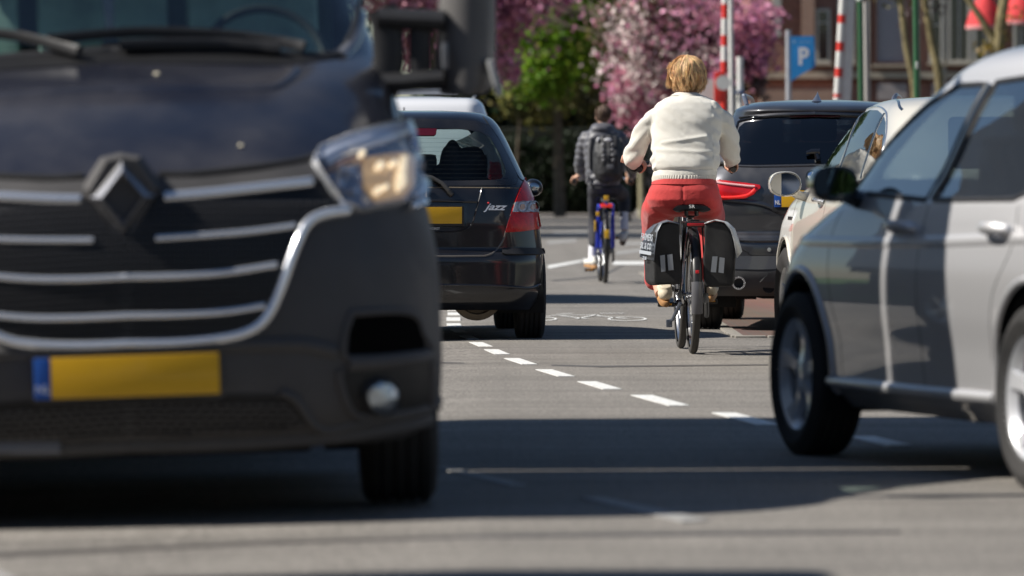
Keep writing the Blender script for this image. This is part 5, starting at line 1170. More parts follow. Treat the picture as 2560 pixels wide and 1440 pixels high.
def person_head(root, c, yaw, sc, skin, base):
    """skull, jaw, nose, brow, lips, ears and neck fused in one skin"""
    Mh = Matrix.Translation(c) @ Matrix.Rotation(R(yaw), 4, 'Z'); b = MB(); D = lambda x, y, z: Mh @ (Vector((x, y, z)) * sc)
    def E(p, r_): b.ellip((0, 0, 0), [q * sc for q in r_], 18, 12, Matrix.Translation(D(*p)) @ Matrix.Rotation(R(yaw), 4, 'Z'))
    # local: x left-right, y forward, z up
    E((0, -.005, .02), (.076, .095, .100)); E((0, .035, -.045), (.058, .060, .062)); E((0, .075, -.085), (.026, .022, .022)); E((0, .102, -.010), (.012, .022, .022)); E((0, .092, .012), (.008, .014, .03))
    E((0, .094, -.052), (.024, .010, .006)); E((0, .092, -.063), (.020, .010, .007)); E((0, .082, .032), (.055, .016, .012))
    for sg in (1, -1): E((sg * .040, .070, -.020), (.024, .02, .02)); E((sg * .078, .0, -.012), (.008, .019, .032)); E((sg * .031, .082, .014), (.013, .010, .008))
    b.tube([D(0, -.01, -.06), D(0, -.025, -.16)], [.052 * sc, .062 * sc], 16)
    o = rel(b, base).obj('head', skin, root); return remesh(o, .0055 * sc, 2), Mh
# --- woman
WB = Vector((1.02, 33.80, 0)); Yt = 33.80
wo = person_root(WB, 'woman with short blonde hair in cream sweater and red trousers, cycling away')
def fabric(name, col, kind='waffle', rough=.95):
    m = mat(name, col, rough, sheen=.3, var=.06, vscale=9.); t = m.node_tree; b = t.nodes['Principled BSDF']
    tc = t.nodes.new('ShaderNodeTexCoord'); hs = []
    for d, sc in (('X', 62. if kind == 'waffle' else 110.), ('Z', 62. if kind == 'waffle' else 1.)):
        wv = t.nodes.new('ShaderNodeTexWave'); wv.bands_direction = d; wv.inputs['Scale'].default_value = sc; wv.inputs['Distortion'].default_value = 2.2; wv.inputs['Detail'].default_value = 1.5; wv.inputs['Detail Scale'].default_value = 1.; t.links.new(tc.outputs['Object'], wv.inputs[0]); hs.append(wv.outputs['Fac'])
    ml = t.nodes.new('ShaderNodeMath'); ml.operation = 'MULTIPLY'; t.links.new(hs[0], ml.inputs[0]); t.links.new(hs[1], ml.inputs[1])
    ns = t.nodes.new('ShaderNodeTexNoise'); ns.inputs['Scale'].default_value = 26.; ns.inputs['Detail'].default_value = 5.; t.links.new(tc.outputs['Object'], ns.inputs[0])
    ad = t.nodes.new('ShaderNodeMath'); ad.operation = 'MULTIPLY_ADD'; t.links.new(ns.outputs['Fac'], ad.inputs[0]); ad.inputs[1].default_value = 1.6; t.links.new(ml.outputs[0], ad.inputs[2])
    bp = t.nodes.new('ShaderNodeBump'); bp.inputs['Distance'].default_value = .0032; t.links.new(ad.outputs[0], bp.inputs['Height']); t.links.new(bp.outputs[0], b.inputs['Normal']); return m
SWT = fabric('cream_knit', (.86, .83, .75)); PANT = mat('red_cloth', (.50, .042, .040), .85, sheen=.2, var=.10, vscale=14., bump=.002, bscale=60.)
def torso_rings(rows, Y0, n=36, sq=.86):
    rings = []
    for (py, xl, xr, th, dy) in rows:
        a = P(xl, py, Y0 + dy); c = P(xr, py, Y0 + dy); m_ = (a + c) / 2; hw = (c.x - a.x) / 2
        rings.append([m_ + Vector((hw * math.copysign(abs(math.cos(t)) ** sq, math.cos(t)), th * math.copysign(abs(math.sin(t)) ** sq, math.sin(t)), 0)) for t in np.linspace(0, 2 * math.pi, n, endpoint=False)])
    return rings
b = MB()
b.loft(torso_rings([(231, 1688, 1742, .05, .10), (238, 1678, 1752, .062, .09), (246, 1660, 1776, .085, .08), (256, 1645, 1795, .105, .07), (272, 1635, 1806, .120, .06), (300, 1628, 1806, .130, .05), (335, 1629, 1802, .135, .035), (370, 1629, 1799, .142, .02), (400, 1627, 1799, .150, .0), (418, 1629, 1799, .150, -.01), (427, 1637, 1793, .138, -.01), (433, 1644, 1784, .12, -.01)], Yt))
def limb(b, pts, rs, per=5, n=16, flat=1.):
    q = crspline(pts, per); m = len(q); k = np.linspace(0, len(rs) - 1, m); rr_ = np.interp(k, range(len(rs)), rs); b.tube(q, list(rr_), n); b.ellip(q[0], (rr_[0],) * 3); b.ellip(q[-1], (rr_[-1],) * 3)
limb(b, [P(1662, 284, Yt + .06), P(1628, 302, Yt + .08), P(1604, 345, Yt + .13), P(1586, 385, Yt + .19), P(1583, 400, Yt + .30), P(1584, 409, Yt + .40)], [.050, .064, .062, .066, .056, .036])
limb(b, [P(1778, 286, Yt + .06), P(1808, 304, Yt + .08), P(1823, 345, Yt + .13), P(1824, 380, Yt + .19), P(1828, 395, Yt + .28), P(1822, 406, Yt + .38)], [.050, .062, .060, .062, .054, .036])
o = rel(b, WB).obj('sweater', SWT, wo)
def folds(c):
    z = c.z; v = .006 * noise.noise(Vector((c.x * 3, c.y * 3, z * 11))) + .006 * noise.noise(Vector((c.x * 9, c.y * 9, z * 22 + c.x * 14)))
    v += .007 * math.exp(-((z - 1.262 - .02 * math.sin(c.x * 9)) / .010) ** 2) * (1 if abs(c.x) < .14 else 0) + .006 * math.exp(-((z - 1.195 + .05 * c.x) / .012) ** 2) * (1 if abs(c.x) < .2 else 0)
    if abs(c.x) > .17: v += .007 * math.sin((z + .7 * abs(c.x)) * 75 + 2 * noise.noise(c * 6)) * (.6 + noise.noise(c * 5))
    return v
remesh(o, .0075, 5, folds)
RIBM = mat('cream_rib', (.66, .62, .55), .95, sheen=.3)
b = MB(); hem = torso_rings([(424, 1637, 1793, .14, -.01), (432, 1633, 1793, .146, -.01), (440, 1631, 1790, .146, -.01)], Yt, 200); rel(b.loft(hem, False), WB).obj('sweater_band', SWT, wo)
b = MB(); hem = torso_rings([(438, 1632, 1791, .148, -.01), (446, 1630, 1790, .150, -.012), (456, 1631, 1789, .146, -.015), (458, 1634, 1787, .14, -.015)], Yt, 320)
hem = [[p + (p - sum(r_, Vector()) / len(r_)).normalized() * (.0022 if i % 4 < 2 else -.0012) for i, p in enumerate(r_)] for r_ in hem]; rel(b.loft(hem, False), WB).obj('ribbed_hem', RIBM, wo)
b = MB(); cr_ = torso_rings([(231, 1690, 1742, .048, .10), (236, 1680, 1750, .058, .09), (239, 1676, 1754, .064, .085)], Yt, 60); rel(b.loft(cr_, False), WB).obj('collar', RIBM, wo)
# trousers: seat, thighs, wide lower legs
b = MB()
b.loft(torso_rings([(448, 1636, 1786, .12, -.015), (456, 1631, 1790, .145, -.02), (475, 1620, 1797, .165, -.03), (500, 1613, 1802, .175, -.03), (520, 1617, 1800, .165, -.01), (535, 1632, 1790, .14, .02), (542, 1660, 1765, .10, .05)], Yt))
limb(b, [P(1652, 508, Yt + .0), P(1643, 545, Yt + .20), P(1640, 590, Yt + .32), P(1641, 640, Yt + .24), P(1638, 700, Yt + .14)], [.105, .100, .082, .070, .066])
limb(b, [P(1762, 508, Yt + .0), P(1772, 528, Yt + .22), P(1776, 555, Yt + .42), P(1778, 620, Yt + .42), P(1780, 690, Yt + .40)], [.105, .098, .085, .07, .064])
o = rel(b, WB).obj('trousers', PANT, wo)
def pfold(c): return .010 * noise.noise(Vector((c.x * 7, c.y * 5, c.z * 5))) + .005 * math.sin(c.x * 46 + c.z * 30 + 3 * noise.noise(c * 4)) * max(0, noise.noise(c * 3) + .4) - .006 * math.exp(-((c.x + .012) / .007) ** 2) * (1 if c.z > .84 else 0)
remesh(o, .0075, 4, pfold)
b = MB(); wr = torso_rings([(447, 1634, 1788, .150, -.018), (452, 1631, 1791, .154, -.018), (460, 1628, 1793, .160, -.02)], Yt, 90); rel(b.loft(wr, False), WB).obj('waistband', PANT, wo)
# shoes with pale uppers and brown soles
def shoe(root, base, M, up, sole, s=1.):
    b = MB()
    b.ellip((0, 0, 0), (.045, .055, .045), 16, 10, M @ Matrix.Translation((0, -.07, .045))); b.ellip((0, 0, 0), (.046, .075, .032), 16, 10, M @ Matrix.Translation((0, .07, .028))); b.ellip((0, 0, 0), (.040, .08, .042), 16, 10, M @ Matrix.Translation((0, .0, .042)))
    b.tube([M @ Vector((0, -.06, .05)), M @ Vector((0, -.065, .095))], [.042, .038], 14); o = rel(b, base).obj('shoe', up, root); remesh(o, .006, 2)
    b = MB(); rings = []
    for z in (-.022, -.014, .004, .012):
        g = .004 if z in (-.014, .004) else 0; rings.append([M @ Vector(((.038 + .010 * math.sin((t - .5) * 2) + g) * math.cos(t), (.0 if 0 else 0) + (.142 + g) * math.sin(t) + .01, z)) for t in np.linspace(0, 2 * math.pi, 26, endpoint=False)])
    b.loft(rings); rel(b, base).obj('shoe_sole', sole, root)
UP = mat('cream_leather', (.66, .58, .44), .55, var=.12, vscale=30.); SO = mat('tan_sole', (.42, .22, .09), .6, var=.25, vscale=30.)
shoe(wo, WB, Matrix.Translation(P(1656, 738, Yt + .02)) @ Matrix.Rotation(R(10), 4, 'Z') @ Matrix.Rotation(R(22), 4, 'X'), UP, SO)
shoe(wo, WB, Matrix.Translation(P(1777, 737, Yt + .34)) @ Matrix.Rotation(R(-4), 4, 'Z') @ Matrix.Rotation(R(8), 4, 'X'), UP, SO)
b = MB(); b.tube([P(1642, 695, Yt + .12), P(1652, 735, Yt - .02)], [.036, .034], 14); b.tube([P(1779, 690, Yt + .38), P(1778, 730, Yt + .30)], [.036, .034], 14); rel(b, WB).obj('ankles', SKIN, wo)
# hands on the grips
BMt = BM; hx1, hw1, hz1 = 1.10 - .30, .278, 1.12
for sg, wrist in ((1, P(1584, 409, Yt + .40)), (-1, P(1822, 406, Yt + .38))):
    a = BM @ Vector((hx1 - .22, sg * (hw1 + .005), hz1 - .036)); c = BM @ Vector((hx1 - .10, sg * hw1 * .95, hz1 - .004)); g = a.lerp(c, .55)
    ax = (c - a).normalized(); xd = (g - wrist); xd = (xd - ax * xd.dot(ax)).normalized(); zd = xd.cross(ax)
    if zd.z < 0: zd = -zd
    yd = zd.cross(xd); Mh = Matrix((xd, yd, zd)).transposed().to_4x4(); Mh.translation = g
    b = MB(); hand(b, Mh, 1 if yd.dot(ax) > 0 else -1, 1.0); b.tube([Mh @ Vector((-.08, 0, .035)), wrist], [.026, .028], 12)
    o = rel(b, WB).obj('hand', SKIN, wo); remesh(o, .0035, 2)
b = MB(); wst = P(1584, 409, Yt + .40); b.tube([wst + Vector((0, .0, -.02)), wst + Vector((0, .03, -.03))], .032, 14); rel(b, WB).obj('watch_strap', mat('black_parts', (.014, .014, .015), .4), wo)
# head, hair and sunglasses
HC = P(1720, 196, Yt + .16)
hd, Mh = person_head(wo, HC, 26, .98, SKIN, WB)
def hairball(name, root, base, c, yaw, rad, n, m, thmax, jit, curl, strand_r, cap=True, seed=3, locks=120, per=22):
    """hair as locks: every lock follows its own wavy path down the head and is made of many fine strands"""
    r_ = random.Random(seed); Mh_ = Matrix.Translation(c) @ Matrix.Rotation(R(yaw), 4, 'Z'); b = MB()
    if cap: b.ellip((0, 0, 0), [q * .90 for q in rad], 26, 18, Mh_)
    for i in range(locks):
        ph = 2 * math.pi * (i * .618 % 1) + r_.uniform(-.1, .1); fr = math.cos(ph - math.pi / 2)
        th0 = abs(r_.gauss(0, .55)); tmax = thmax - (1.25 if fr > .55 else .75 * max(0, fr + .1)); th1 = min(tmax + r_.uniform(-.45, .15), 2.75)
        if r_.random() < .4: th0 = r_.uniform(.7, 1.5)
        if th1 < th0 + .5: th1 = th0 + .5
        lift = 1 + r_.uniform(-.07, .07) - .02 * (i % 3); wob = r_.uniform(-.45, .45); sw = r_.uniform(3, 7); phs = r_.uniform(0, 6); amp = r_.uniform(.03, .12); cu_ = curl * r_.uniform(-.2, 1.3); wd = r_.uniform(.07, .16)
        for j in range(per):
            off = r_.gauss(0, 1) * wd; lf = lift + r_.gauss(0, .014); e0 = r_.uniform(0, .12); e1 = r_.uniform(-.14, .05); pts = []
            for k in range(10):
                t = k / 9; th = th0 + e0 + (th1 + e1 - th0 - e0) * t; p_ = ph + off * (1 - .55 * t) / max(.35, math.sin(th)) * .8 + wob * t * t + amp * math.sin(sw * t + phs)
                rr = lf + .03 * math.sin(sw * 1.3 * t + phs) - .03 * t + cu_ * max(0, t - .66) ** 1.5 * 1.6 - .02 * abs(off / wd) ** 1.5
                pts.append(Mh_ @ Vector((rad[0] * rr * math.sin(th) * math.cos(p_), rad[1] * rr * math.sin(th) * math.sin(p_), rad[2] * rr * math.cos(th))))
            sr = strand_r * r_.uniform(.5, 1.3); b.tube(pts, [(sr * (1 - .8 * (k / 9) ** 2), sr * .6 * (1 - .8 * (k / 9) ** 2)) for k in range(10)], 3, False)
    for i in range(n):            # stray hairs
        a = r_.uniform(0, 6.28); th = r_.uniform(.1, 2.2); pts = []
        for k in range(5): q = 1 + .03 * k * r_.uniform(.5, 1.2); pts.append(Mh_ @ Vector((rad[0] * q * math.sin(th + .09 * k) * math.cos(a + .05 * k), rad[1] * q * math.sin(th + .09 * k) * math.sin(a + .05 * k), rad[2] * q * math.cos(th + .09 * k))))
        b.tube(pts, strand_r * .35, 3, False)
    return rel(b, base).obj(name, m, root, 60)
HAIR = mat('blonde_hair', (.66, .43, .225), .52, spec=.4, island=.50, var=.35, vscale=30.)
o = hairball('hair', wo, WB, P(1718, 187, Yt + .15), 22, (.108, .122, .114), 220, HAIR, 2.45, .1, .75, .00125, locks=230, per=44)
b = MB(); g0 = Mh @ Vector((-.085, .085, .018)); b.box(Mh @ Vector((-.066, .088, .012)), (.052, .010, .045), Matrix.Rotation(R(26), 4, 'Z'), .004); b.box(Mh @ Vector((.0, .108, .016)), (.10, .010, .045), Matrix.Rotation(R(26), 4, 'Z'), .004); b.tube([Mh @ Vector((-.082, .085, .025)), Mh @ Vector((-.086, .0, .02))], .004, 8); b.box(Mh @ Vector((-.086, .062, .014)), (.008, .05, .040), Matrix.Rotation(R(26), 4, 'Z'), .003)
rel(b, WB).obj('sunglasses', mat('brown_acetate', (.09, .035, .02), .2, coat=1.), wo)
# --- pannier bags
BAG = mat('black_canvas', (.018, .018, .019), .8, var=.25, vscale=8., bump=.0012, bscale=400.); GREY = mat('grey_tarpaulin', (.10, .115, .14), .42, var=.12, coat=.2); REFL = mat('reflective_grey', (.27, .29, .32), .35, metal=.2); LTR = mat('grey_print_light', (.38, .41, .45), .5)
def pannier(pts, dx, label, y0=33.17, dep=.34, sgx=-1):
    root = empty('pannier_bag', P((pts[0][0] + pts[-1][0]) / 2, 640, y0 + .17), label, 'bag', 'pannier bags on the rear rack'); base = root.matrix_local.translation.copy() if False else P((pts[0][0] + pts[-1][0]) / 2, 640, y0 + .17)
    a = [P(x, y, y0) for x, y in densify(pts, 6)]; n = len(a); c = sum(a, Vector()) / n; b = MB()
    rings = []
    for t, k in ((-.004, .90), (0.0, .985), (.03, 1.), (.5, 1.01), (.95, .99), (1., .93)): rings.append([c + (p - c) * k + Vector((dx * t, dep * t, 0)) for p in a])
    b.loft(rings); o = rel(b, base).obj('bag_body', BAG, root)
    remesh(o, .007, 2, lambda v: .006 * noise.noise(Vector((v.x * 9, v.y * 9, v.z * 6))) + .004 * noise.noise(Vector((v.x * 22 + v.z * 18, v.y * 9, v.z * 9)))); return root, base
pb1, ba1 = pannier([(1699, 561), (1672, 556), (1654, 561), (1640, 584), (1633, 640), (1634, 704), (1641, 713), (1700, 711), (1704, 690), (1701, 620)], -.045, 'black pannier bag with grey lettered flap on the bicycle rack')
pb2, ba2 = pannier([(1762, 562), (1786, 554), (1811, 560), (1829, 585), (1838, 640), (1834, 708), (1827, 716), (1763, 718), (1759, 700), (1758, 640)], .02, 'black pannier bag with silver side flap, nearer the parked grey car', sgx=1)
def sheetq(root, base, rows, m, nm, th=.004):
    V = [Vector(p) for r_ in rows for p in r_]; n = len(rows[0]); Fs = [(i * n + k, i * n + k + 1, (i + 1) * n + k + 1, (i + 1) * n + k) for i in range(len(rows) - 1) for k in range(n - 1)]
    o = mesh_obj(nm, [v - base for v in V], Fs, m, root, 60); md = o.modifiers.new('s', 'SOLIDIFY'); md.thickness = th; return o
# flaps: a sheet over the bag top that falls down its outer side
sheetq(pb1, ba1, [[P(1700, 560, 33.165), P(1694, 555, 33.34), P(1688, 557, 33.52)], [P(1672, 553, 33.16), P(1666, 549, 33.34), P(1655, 552, 33.52)], [P(1655, 557, 33.155), P(1645, 558, 33.34), P(1630, 564, 33.52)], [P(1643, 580, 33.15), P(1632, 576, 33.34), P(1615, 577, 33.52)], [P(1638, 610, 33.145), P(1624, 605, 33.34), P(1606, 604, 33.52)], [P(1634, 652, 33.14), P(1619, 648, 33.34), P(1599, 642, 33.52)]], GREY, 'flap')
sheetq(pb2, ba2, [[P(1761, 560, 33.165), P(1766, 556, 33.34)], [P(1786, 551, 33.16), P(1792, 550, 33.34)], [P(1810, 556, 33.155), P(1818, 556, 33.36)], [P(1826, 574, 33.15), P(1836, 572, 33.38)], [P(1834, 600, 33.145), P(1845, 598, 33.42)], [P(1842, 645, 33.14), P(1854, 629, 33.46)]], mat('silver_tarpaulin', (.42, .44, .46), .4, var=.15), 'flap')
fm = frame_matrix(P(1620, 594, 33.32), P(1638, 607, 33.145) - P(1606, 602, 33.52), P(1626, 577, 33.34) - P(1618, 648, 33.34))
def flaptext(s_, dy, wd, sz): 
    Mt = fm.copy(); off = fm.to_3x3() @ Vector((.0, dy, .007)); Mt.translation = fm.translation + off - ba1; text_mesh(s_, sz, .0008, LTR, pb1, 'flap_lettering', Mx=Mt, width=wd, bold=.001)
flaptext('FARMERS', .0, .34, .055); flaptext('SIL & CO', -.052, .32, .050); flaptext('ZUS', -.122, .12, .024)
Mt = fm.copy(); Mt.translation = fm.translation + fm.to_3x3() @ Vector((0, -.089, .006)) - ba1
b = MB(); b.box((0, 0, 0), (.35, .020, .002), None); o = b.obj('flap_band', LTR, pb1); o.matrix_local = Mt
for root, ba, qs in ((pb1, ba1, (((1650, 639), (1662, 637), (1664, 678), (1653, 680)), ((1668, 637), (1681, 635), (1684, 675), (1671, 676)))), (pb2, ba2, (((1781, 641), (1794, 641), (1790, 681), (1777, 680)), ((1799, 643), (1812, 645), (1809, 683), (1796, 681))))):
    for q in qs:
        b = MB(); b.prism([P(x, y, 33.158) for x, y in q], (0, -.003, 0)); rel(b, ba).obj('reflective_strip', REFL, root)
# --- cyclist with backpack
YB = 57.50; BB = Vector((.96, YB, 0))
bo = person_root(BB, 'cyclist in grey padded jacket and dark trousers, riding the blue bicycle')
JKT = mat('grey_padded_nylon', (.085, .085, .10), .45, sheen=.2, var=.15); TRS = mat('charcoal_trousers', (.035, .035, .042), .85, var=.15)
b = MB(); b.loft(torso_rings([(312, 1494, 1524, .07, .05), (322, 1478, 1538, .10, .05), (335, 1466, 1550, .12, .04), (360, 1460, 1556, .13, .03), (400, 1463, 1553, .13, .02), (440, 1466, 1550, .13, 0), (462, 1470, 1548, .13, -.02)], YB))
b.ellip(P(1506, 322, YB + .02), (.125, .10, .055))
limb(b, [P(1466, 345, YB + .06), P(1456, 375, YB + .09), P(1451, 408, YB + .12), P(1454, 428, YB + .24), P(1463, 440, YB + .36)], [.066, .062, .058, .05, .038])
limb(b, [P(1550, 345, YB + .06), P(1563, 375, YB + .09), P(1572, 405, YB + .14), P(1578, 425, YB + .26), P(1581, 438, YB + .38)], [.066, .062, .058, .05, .038])
o = rel(b, BB).obj('padded_jacket', JKT, bo); remesh(o, .012, 3, lambda c: .011 * abs(math.sin(c.z * 46 + .8 * math.sin(c.x * 20))) + .006 * noise.noise(c * 9))
b = MB(); b.loft(torso_rings([(455, 1474, 1546, .11, 0), (470, 1470, 1550, .14, -.01), (485, 1475, 1546, .12, .02)], YB))
limb(b, [P(1489, 474, YB), P(1489, 520, YB + .13), P(1486, 560, YB + .16), P(1483, 612, YB + .02)], [.088, .078, .066, .050]); limb(b, [P(1536, 474, YB), P(1548, 482, YB + .25), P(1556, 490, YB + .40), P(1560, 515, YB + .30), P(1561, 540, YB + .22)], [.088, .082, .075, .062, .052])
o = rel(b, BB).obj('trousers', TRS, bo); remesh(o, .012, 3, lambda c: .008 * noise.noise(c * 9))
b = MB(); b.tube([P(1482, 606, YB + .03), P(1480, 650, YB - .02)], [.040, .038], 12); b.tube([P(1561, 532, YB + .22), P(1561, 575, YB + .16)], [.042, .040], 12); rel(b, BB).obj('socks', mat('white_socks', (.72, .72, .76), .9), bo)
shoe(bo, BB, Matrix.Translation(P(1479, 664, YB + .0)) @ Matrix.Rotation(R(24), 4, 'Z') @ Matrix.Rotation(R(4), 4, 'X'), mat('white_trainers', (.68, .66, .60), .6), SO)
shoe(bo, BB, Matrix.Translation(P(1560, 596, YB + .22)) @ Matrix.Rotation(R(-8), 4, 'Z') @ Matrix.Rotation(R(24), 4, 'X'), mat('white_trainers', (.68, .66, .60), .6), mat('dark_sole', (.10, .07, .05), .7))
person_head(bo, P(1508, 290, YB + .07), 4, .96, SKIN2, BB)
hairball('hair', bo, BB, P(1508, 286, YB + .055), 0, (.083, .100, .098), 30, mat('brown_hair', (.13, .082, .058), .6, island=.4), 1.95, .1, .02, .003, seed=5, locks=90, per=10)
for sg, wr in ((1, P(1463, 440, YB + .36)), (-1, P(1581, 438, YB + .38))):
    a = BM2 @ Vector((1.10 - .30 - .22, sg * .295, 1.05 - .036)); c = BM2 @ Vector((1.10 - .40, sg * .29 * .95, 1.046)); g = a.lerp(c, .5); ax = (c - a).normalized(); xd = (g - wr); xd = (xd - ax * xd.dot(ax)).normalized(); zd = xd.cross(ax)
    if zd.z < 0: zd = -zd
    yd = zd.cross(xd); M_ = Matrix((xd, yd, zd)).transposed().to_4x4(); M_.translation = g; b = MB(); hand(b, M_, 1 if yd.dot(ax) > 0 else -1, 1.05); b.tube([M_ @ Vector((-.08, 0, .035)), wr], [.027, .03], 10); o = rel(b, BB).obj('hand', SKIN2, bo); remesh(o, .005, 1)
# backpack
KP = P(1520, 390, YB - .22); kp = empty('backpack', KP, 'black backpack with white patch and cord loops, on the cyclist in grey', 'backpack')
BPK = mat('backpack_nylon', (.026, .026, .029), .6, var=.3, vscale=12., bump=.003, bscale=60.)
b = MB(); b.loft(torso_rings([(338, 1500, 1540, .05, -.16), (348, 1490, 1550, .08, -.17), (380, 1482, 1558, .11, -.19), (420, 1482, 1560, .12, -.19), (445, 1488, 1556, .11, -.18), (454, 1500, 1546, .07, -.17)], YB)); b.loft(torso_rings([(375, 1498, 1542, .03, -.30), (390, 1492, 1550, .05, -.30), (435, 1493, 1550, .05, -.30), (445, 1505, 1540, .03, -.29)], YB))
o = rel(b, KP).obj('pack_body', BPK, kp); remesh(o, .010, 2, lambda c: .008 * noise.noise(c * 12) + .004 * math.sin(c.x * 90) * (1 if c.z > -.1 else 0))
WP_ = mat('patch_white', (.62, .62, .65), .5); Yf = YB - .365
b = MB(); b.ellip(P(1520, 350, YB - .29), (.040, .012, .020)); b.obj; rel(b, KP).obj('logo_patch', WP_, kp)
b = MB(); b.ellip(P(1495, 349, YB - .24), (.012, .012, .028), Mx=Matrix.Rotation(R(25), 4, 'Y')); rel(b, KP).obj('strap_tab', WP_, kp)
for x, y in ((1508, 362), (1507, 376), (1509, 390), (1509, 401), (1531, 362), (1531, 374), (1532, 388), (1533, 401)):
    b = MB(); b.lathe([(.012, 0), (.017, -.006), (.012, -.012)], 14, Matrix.Translation(P(x, y, Yf + .01))); rel(b, KP).obj('cord_loop', mat('pale_cord', (.30, .30, .32), .6), kp)
b = MB(); b.box(P(1526, 417, Yf - .0), (.065, .012, .045), None, .006); rel(b, KP).obj('label_patch', mat('grey_label', (.14, .14, .15), .5), kp)
b = MB()
for pts in ([(1478, 345), (1474, 375), (1474, 420)], [(1552, 345), (1560, 380), (1556, 430)]): b.tube([P(x, y, YB - .10) for x, y in pts], (.022), 8)
b.tube([P(1470, 440, YB - .12), P(1469, 458, YB - .12)], .018, 8); rel(b, KP).obj('strap', mat('grey_strap', (.12, .12, .13), .7), kp)
# ------------------------------------------------------------------ vegetation
nr = np.random.RandomState(5)
def leaves(name, blobs, size, m, parent, base=Vector((0, 0, 0)), kind='stuff', droop=0.):
    """thousands of single leaf faces spread through uneven clumps"""
    C = []
    for (c, r_, n, ncl) in blobs:
        c = np.array(c); r_ = np.array(r_)
        q = nr.normal(size=(ncl, 3)); q /= np.linalg.norm(q, axis=1)[:, None]; q *= nr.uniform(.25, 1., (ncl, 1)) ** .5; cc = c + q * r_
        k = nr.randint(0, ncl, n); p = cc[k] + nr.normal(size=(n, 3)) * (.17 * r_.mean() + .04) * nr.uniform(.4, 1.2, (ncl, 1))[k]; C.append(p)
    C = np.concatenate(C); n = len(C); s = size * nr.uniform(.55, 1.35, n)
    u = nr.normal(size=(n, 3)); u /= np.linalg.norm(u, axis=1)[:, None]; v = np.cross(u, nr.normal(size=(n, 3))); v /= np.linalg.norm(v, axis=1)[:, None]
    C = C - np.array(base); V = np.empty((n, 4, 3)); a = s[:, None]
    V[:, 0] = C - u * a * .6; V[:, 1] = C + v * a * .38; V[:, 2] = C + u * a * .6; V[:, 3] = C - v * a * .38
    me = bpy.data.meshes.new(name); me.vertices.add(4 * n); me.vertices.foreach_set('co', V.reshape(-1)); me.loops.add(4 * n); me.loops.foreach_set('vertex_index', np.arange(4 * n)); me.polygons.add(n); me.polygons.foreach_set('loop_start', np.arange(0, 4 * n, 4)); me.polygons.foreach_set('loop_total', np.full(n, 4)); me.update(); me.materials.append(m)
    o = bpy.data.objects.new(name, me); COL.objects.link(o); o.parent = parent
    return tag(o, kind=kind)
def leafmat(name, col, isl=.45, tr=.35):
    m = mat(name, col, .55, island=isl, var=.25, vscale=1.5); t = m.node_tree; b = t.nodes['Principled BSDF']; out_ = t.nodes['Material Output']
    td = t.nodes.new('ShaderNodeBsdfTranslucent'); mx = t.nodes.new('ShaderNodeMixShader'); mx.inputs[0].default_value = tr
    if b.inputs['Base Color'].links: t.links.new(b.inputs['Base Color'].links[0].from_socket, td.inputs[0])
    t.links.new(b.outputs[0], mx.inputs[1]); t.links.new(td.outputs[0], mx.inputs[2]); t.links.new(mx.outputs[0], out_.inputs[0]); return m
BARK = mat('bark', (.10, .080, .060), .95, var=.4, vscale=5., bump=.02, bscale=14.); MOSS = mat('mossy_bark', (.20, .165, .085), .95, var=.45, vscale=4., bump=.02, bscale=14.)
def limbs(b, p, d, l, r_, depth, rr, spread=.5, up=.15):
    q = [p]; dd = d.copy()
    for k in range(4): dd = (dd + Vector((rr.uniform(-1, 1), rr.uniform(-1, 1), rr.uniform(-.5, 1))) * .13).normalized(); q.append(q[-1] + dd * l / 4)
    b.tube(q, [r_ * (1 - .12 * k) for k in range(5)], 6 if depth > 1 else 4)
    if depth > 0:
        for _ in range(3 if depth > 1 else 4):
            k = rr.randint(2, 4); nd = (dd + Vector((rr.uniform(-1, 1), rr.uniform(-1, 1), rr.uniform(-.6, .8))) * spread * 1.6 + Vector((0, 0, up))).normalized(); limbs(b, q[k], nd, l * rr.uniform(.55, .8), r_ * .5, depth - 1, rr, spread, up)
def tree(base, label, trunk_pts, tr, crown, mats_, size, depth=3, seed=1, bark=None, group=None, top=None, l=None):
    e = empty('tree', Matrix.Translation(base), label, 'tree', group); rr = random.Random(seed); b = MB(); pts = [Vector(p) - base for p in trunk_pts]
    b.tube(crspline(pts, 4), list(np.linspace(tr, tr * .6, (len(pts) - 1) * 4 + 1)), 10); tk = b.obj('trunk', bark or BARK, e)
    if depth:
        b = MB()
        for _ in range(5): limbs(b, pts[-1], Vector((rr.uniform(-1, 1), rr.uniform(-1, 1), rr.uniform(.3, 1.2))).normalized(), l or 2.2, tr * .5, depth - 1, rr)
        b.obj('branches', bark or BARK, e)
    for (nm, blobs, sz), m in zip(crown, mats_): leaves(nm, blobs, sz, m, e, base)
    return e
def bl(px, py, Y, rx, rz, n, ncl, ry=None):
    s_ = F / Y; return (P(px, py, Y), (rx / s_, (ry or (rx + rz) / 2) / s_, rz / s_), n, ncl)
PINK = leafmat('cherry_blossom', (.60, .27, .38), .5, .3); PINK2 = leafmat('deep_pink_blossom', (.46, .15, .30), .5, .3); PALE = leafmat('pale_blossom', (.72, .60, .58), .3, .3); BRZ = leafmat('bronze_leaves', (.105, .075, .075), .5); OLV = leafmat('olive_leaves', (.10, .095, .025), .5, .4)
GRN = leafmat('spring_leaves', (.16, .27, .020), .55, .5); DGR = leafmat('evergreen_leaves', (.012, .024, .007), .6, .15); IVY = leafmat('ivy_leaves', (.035, .08, .012), .6, .25)
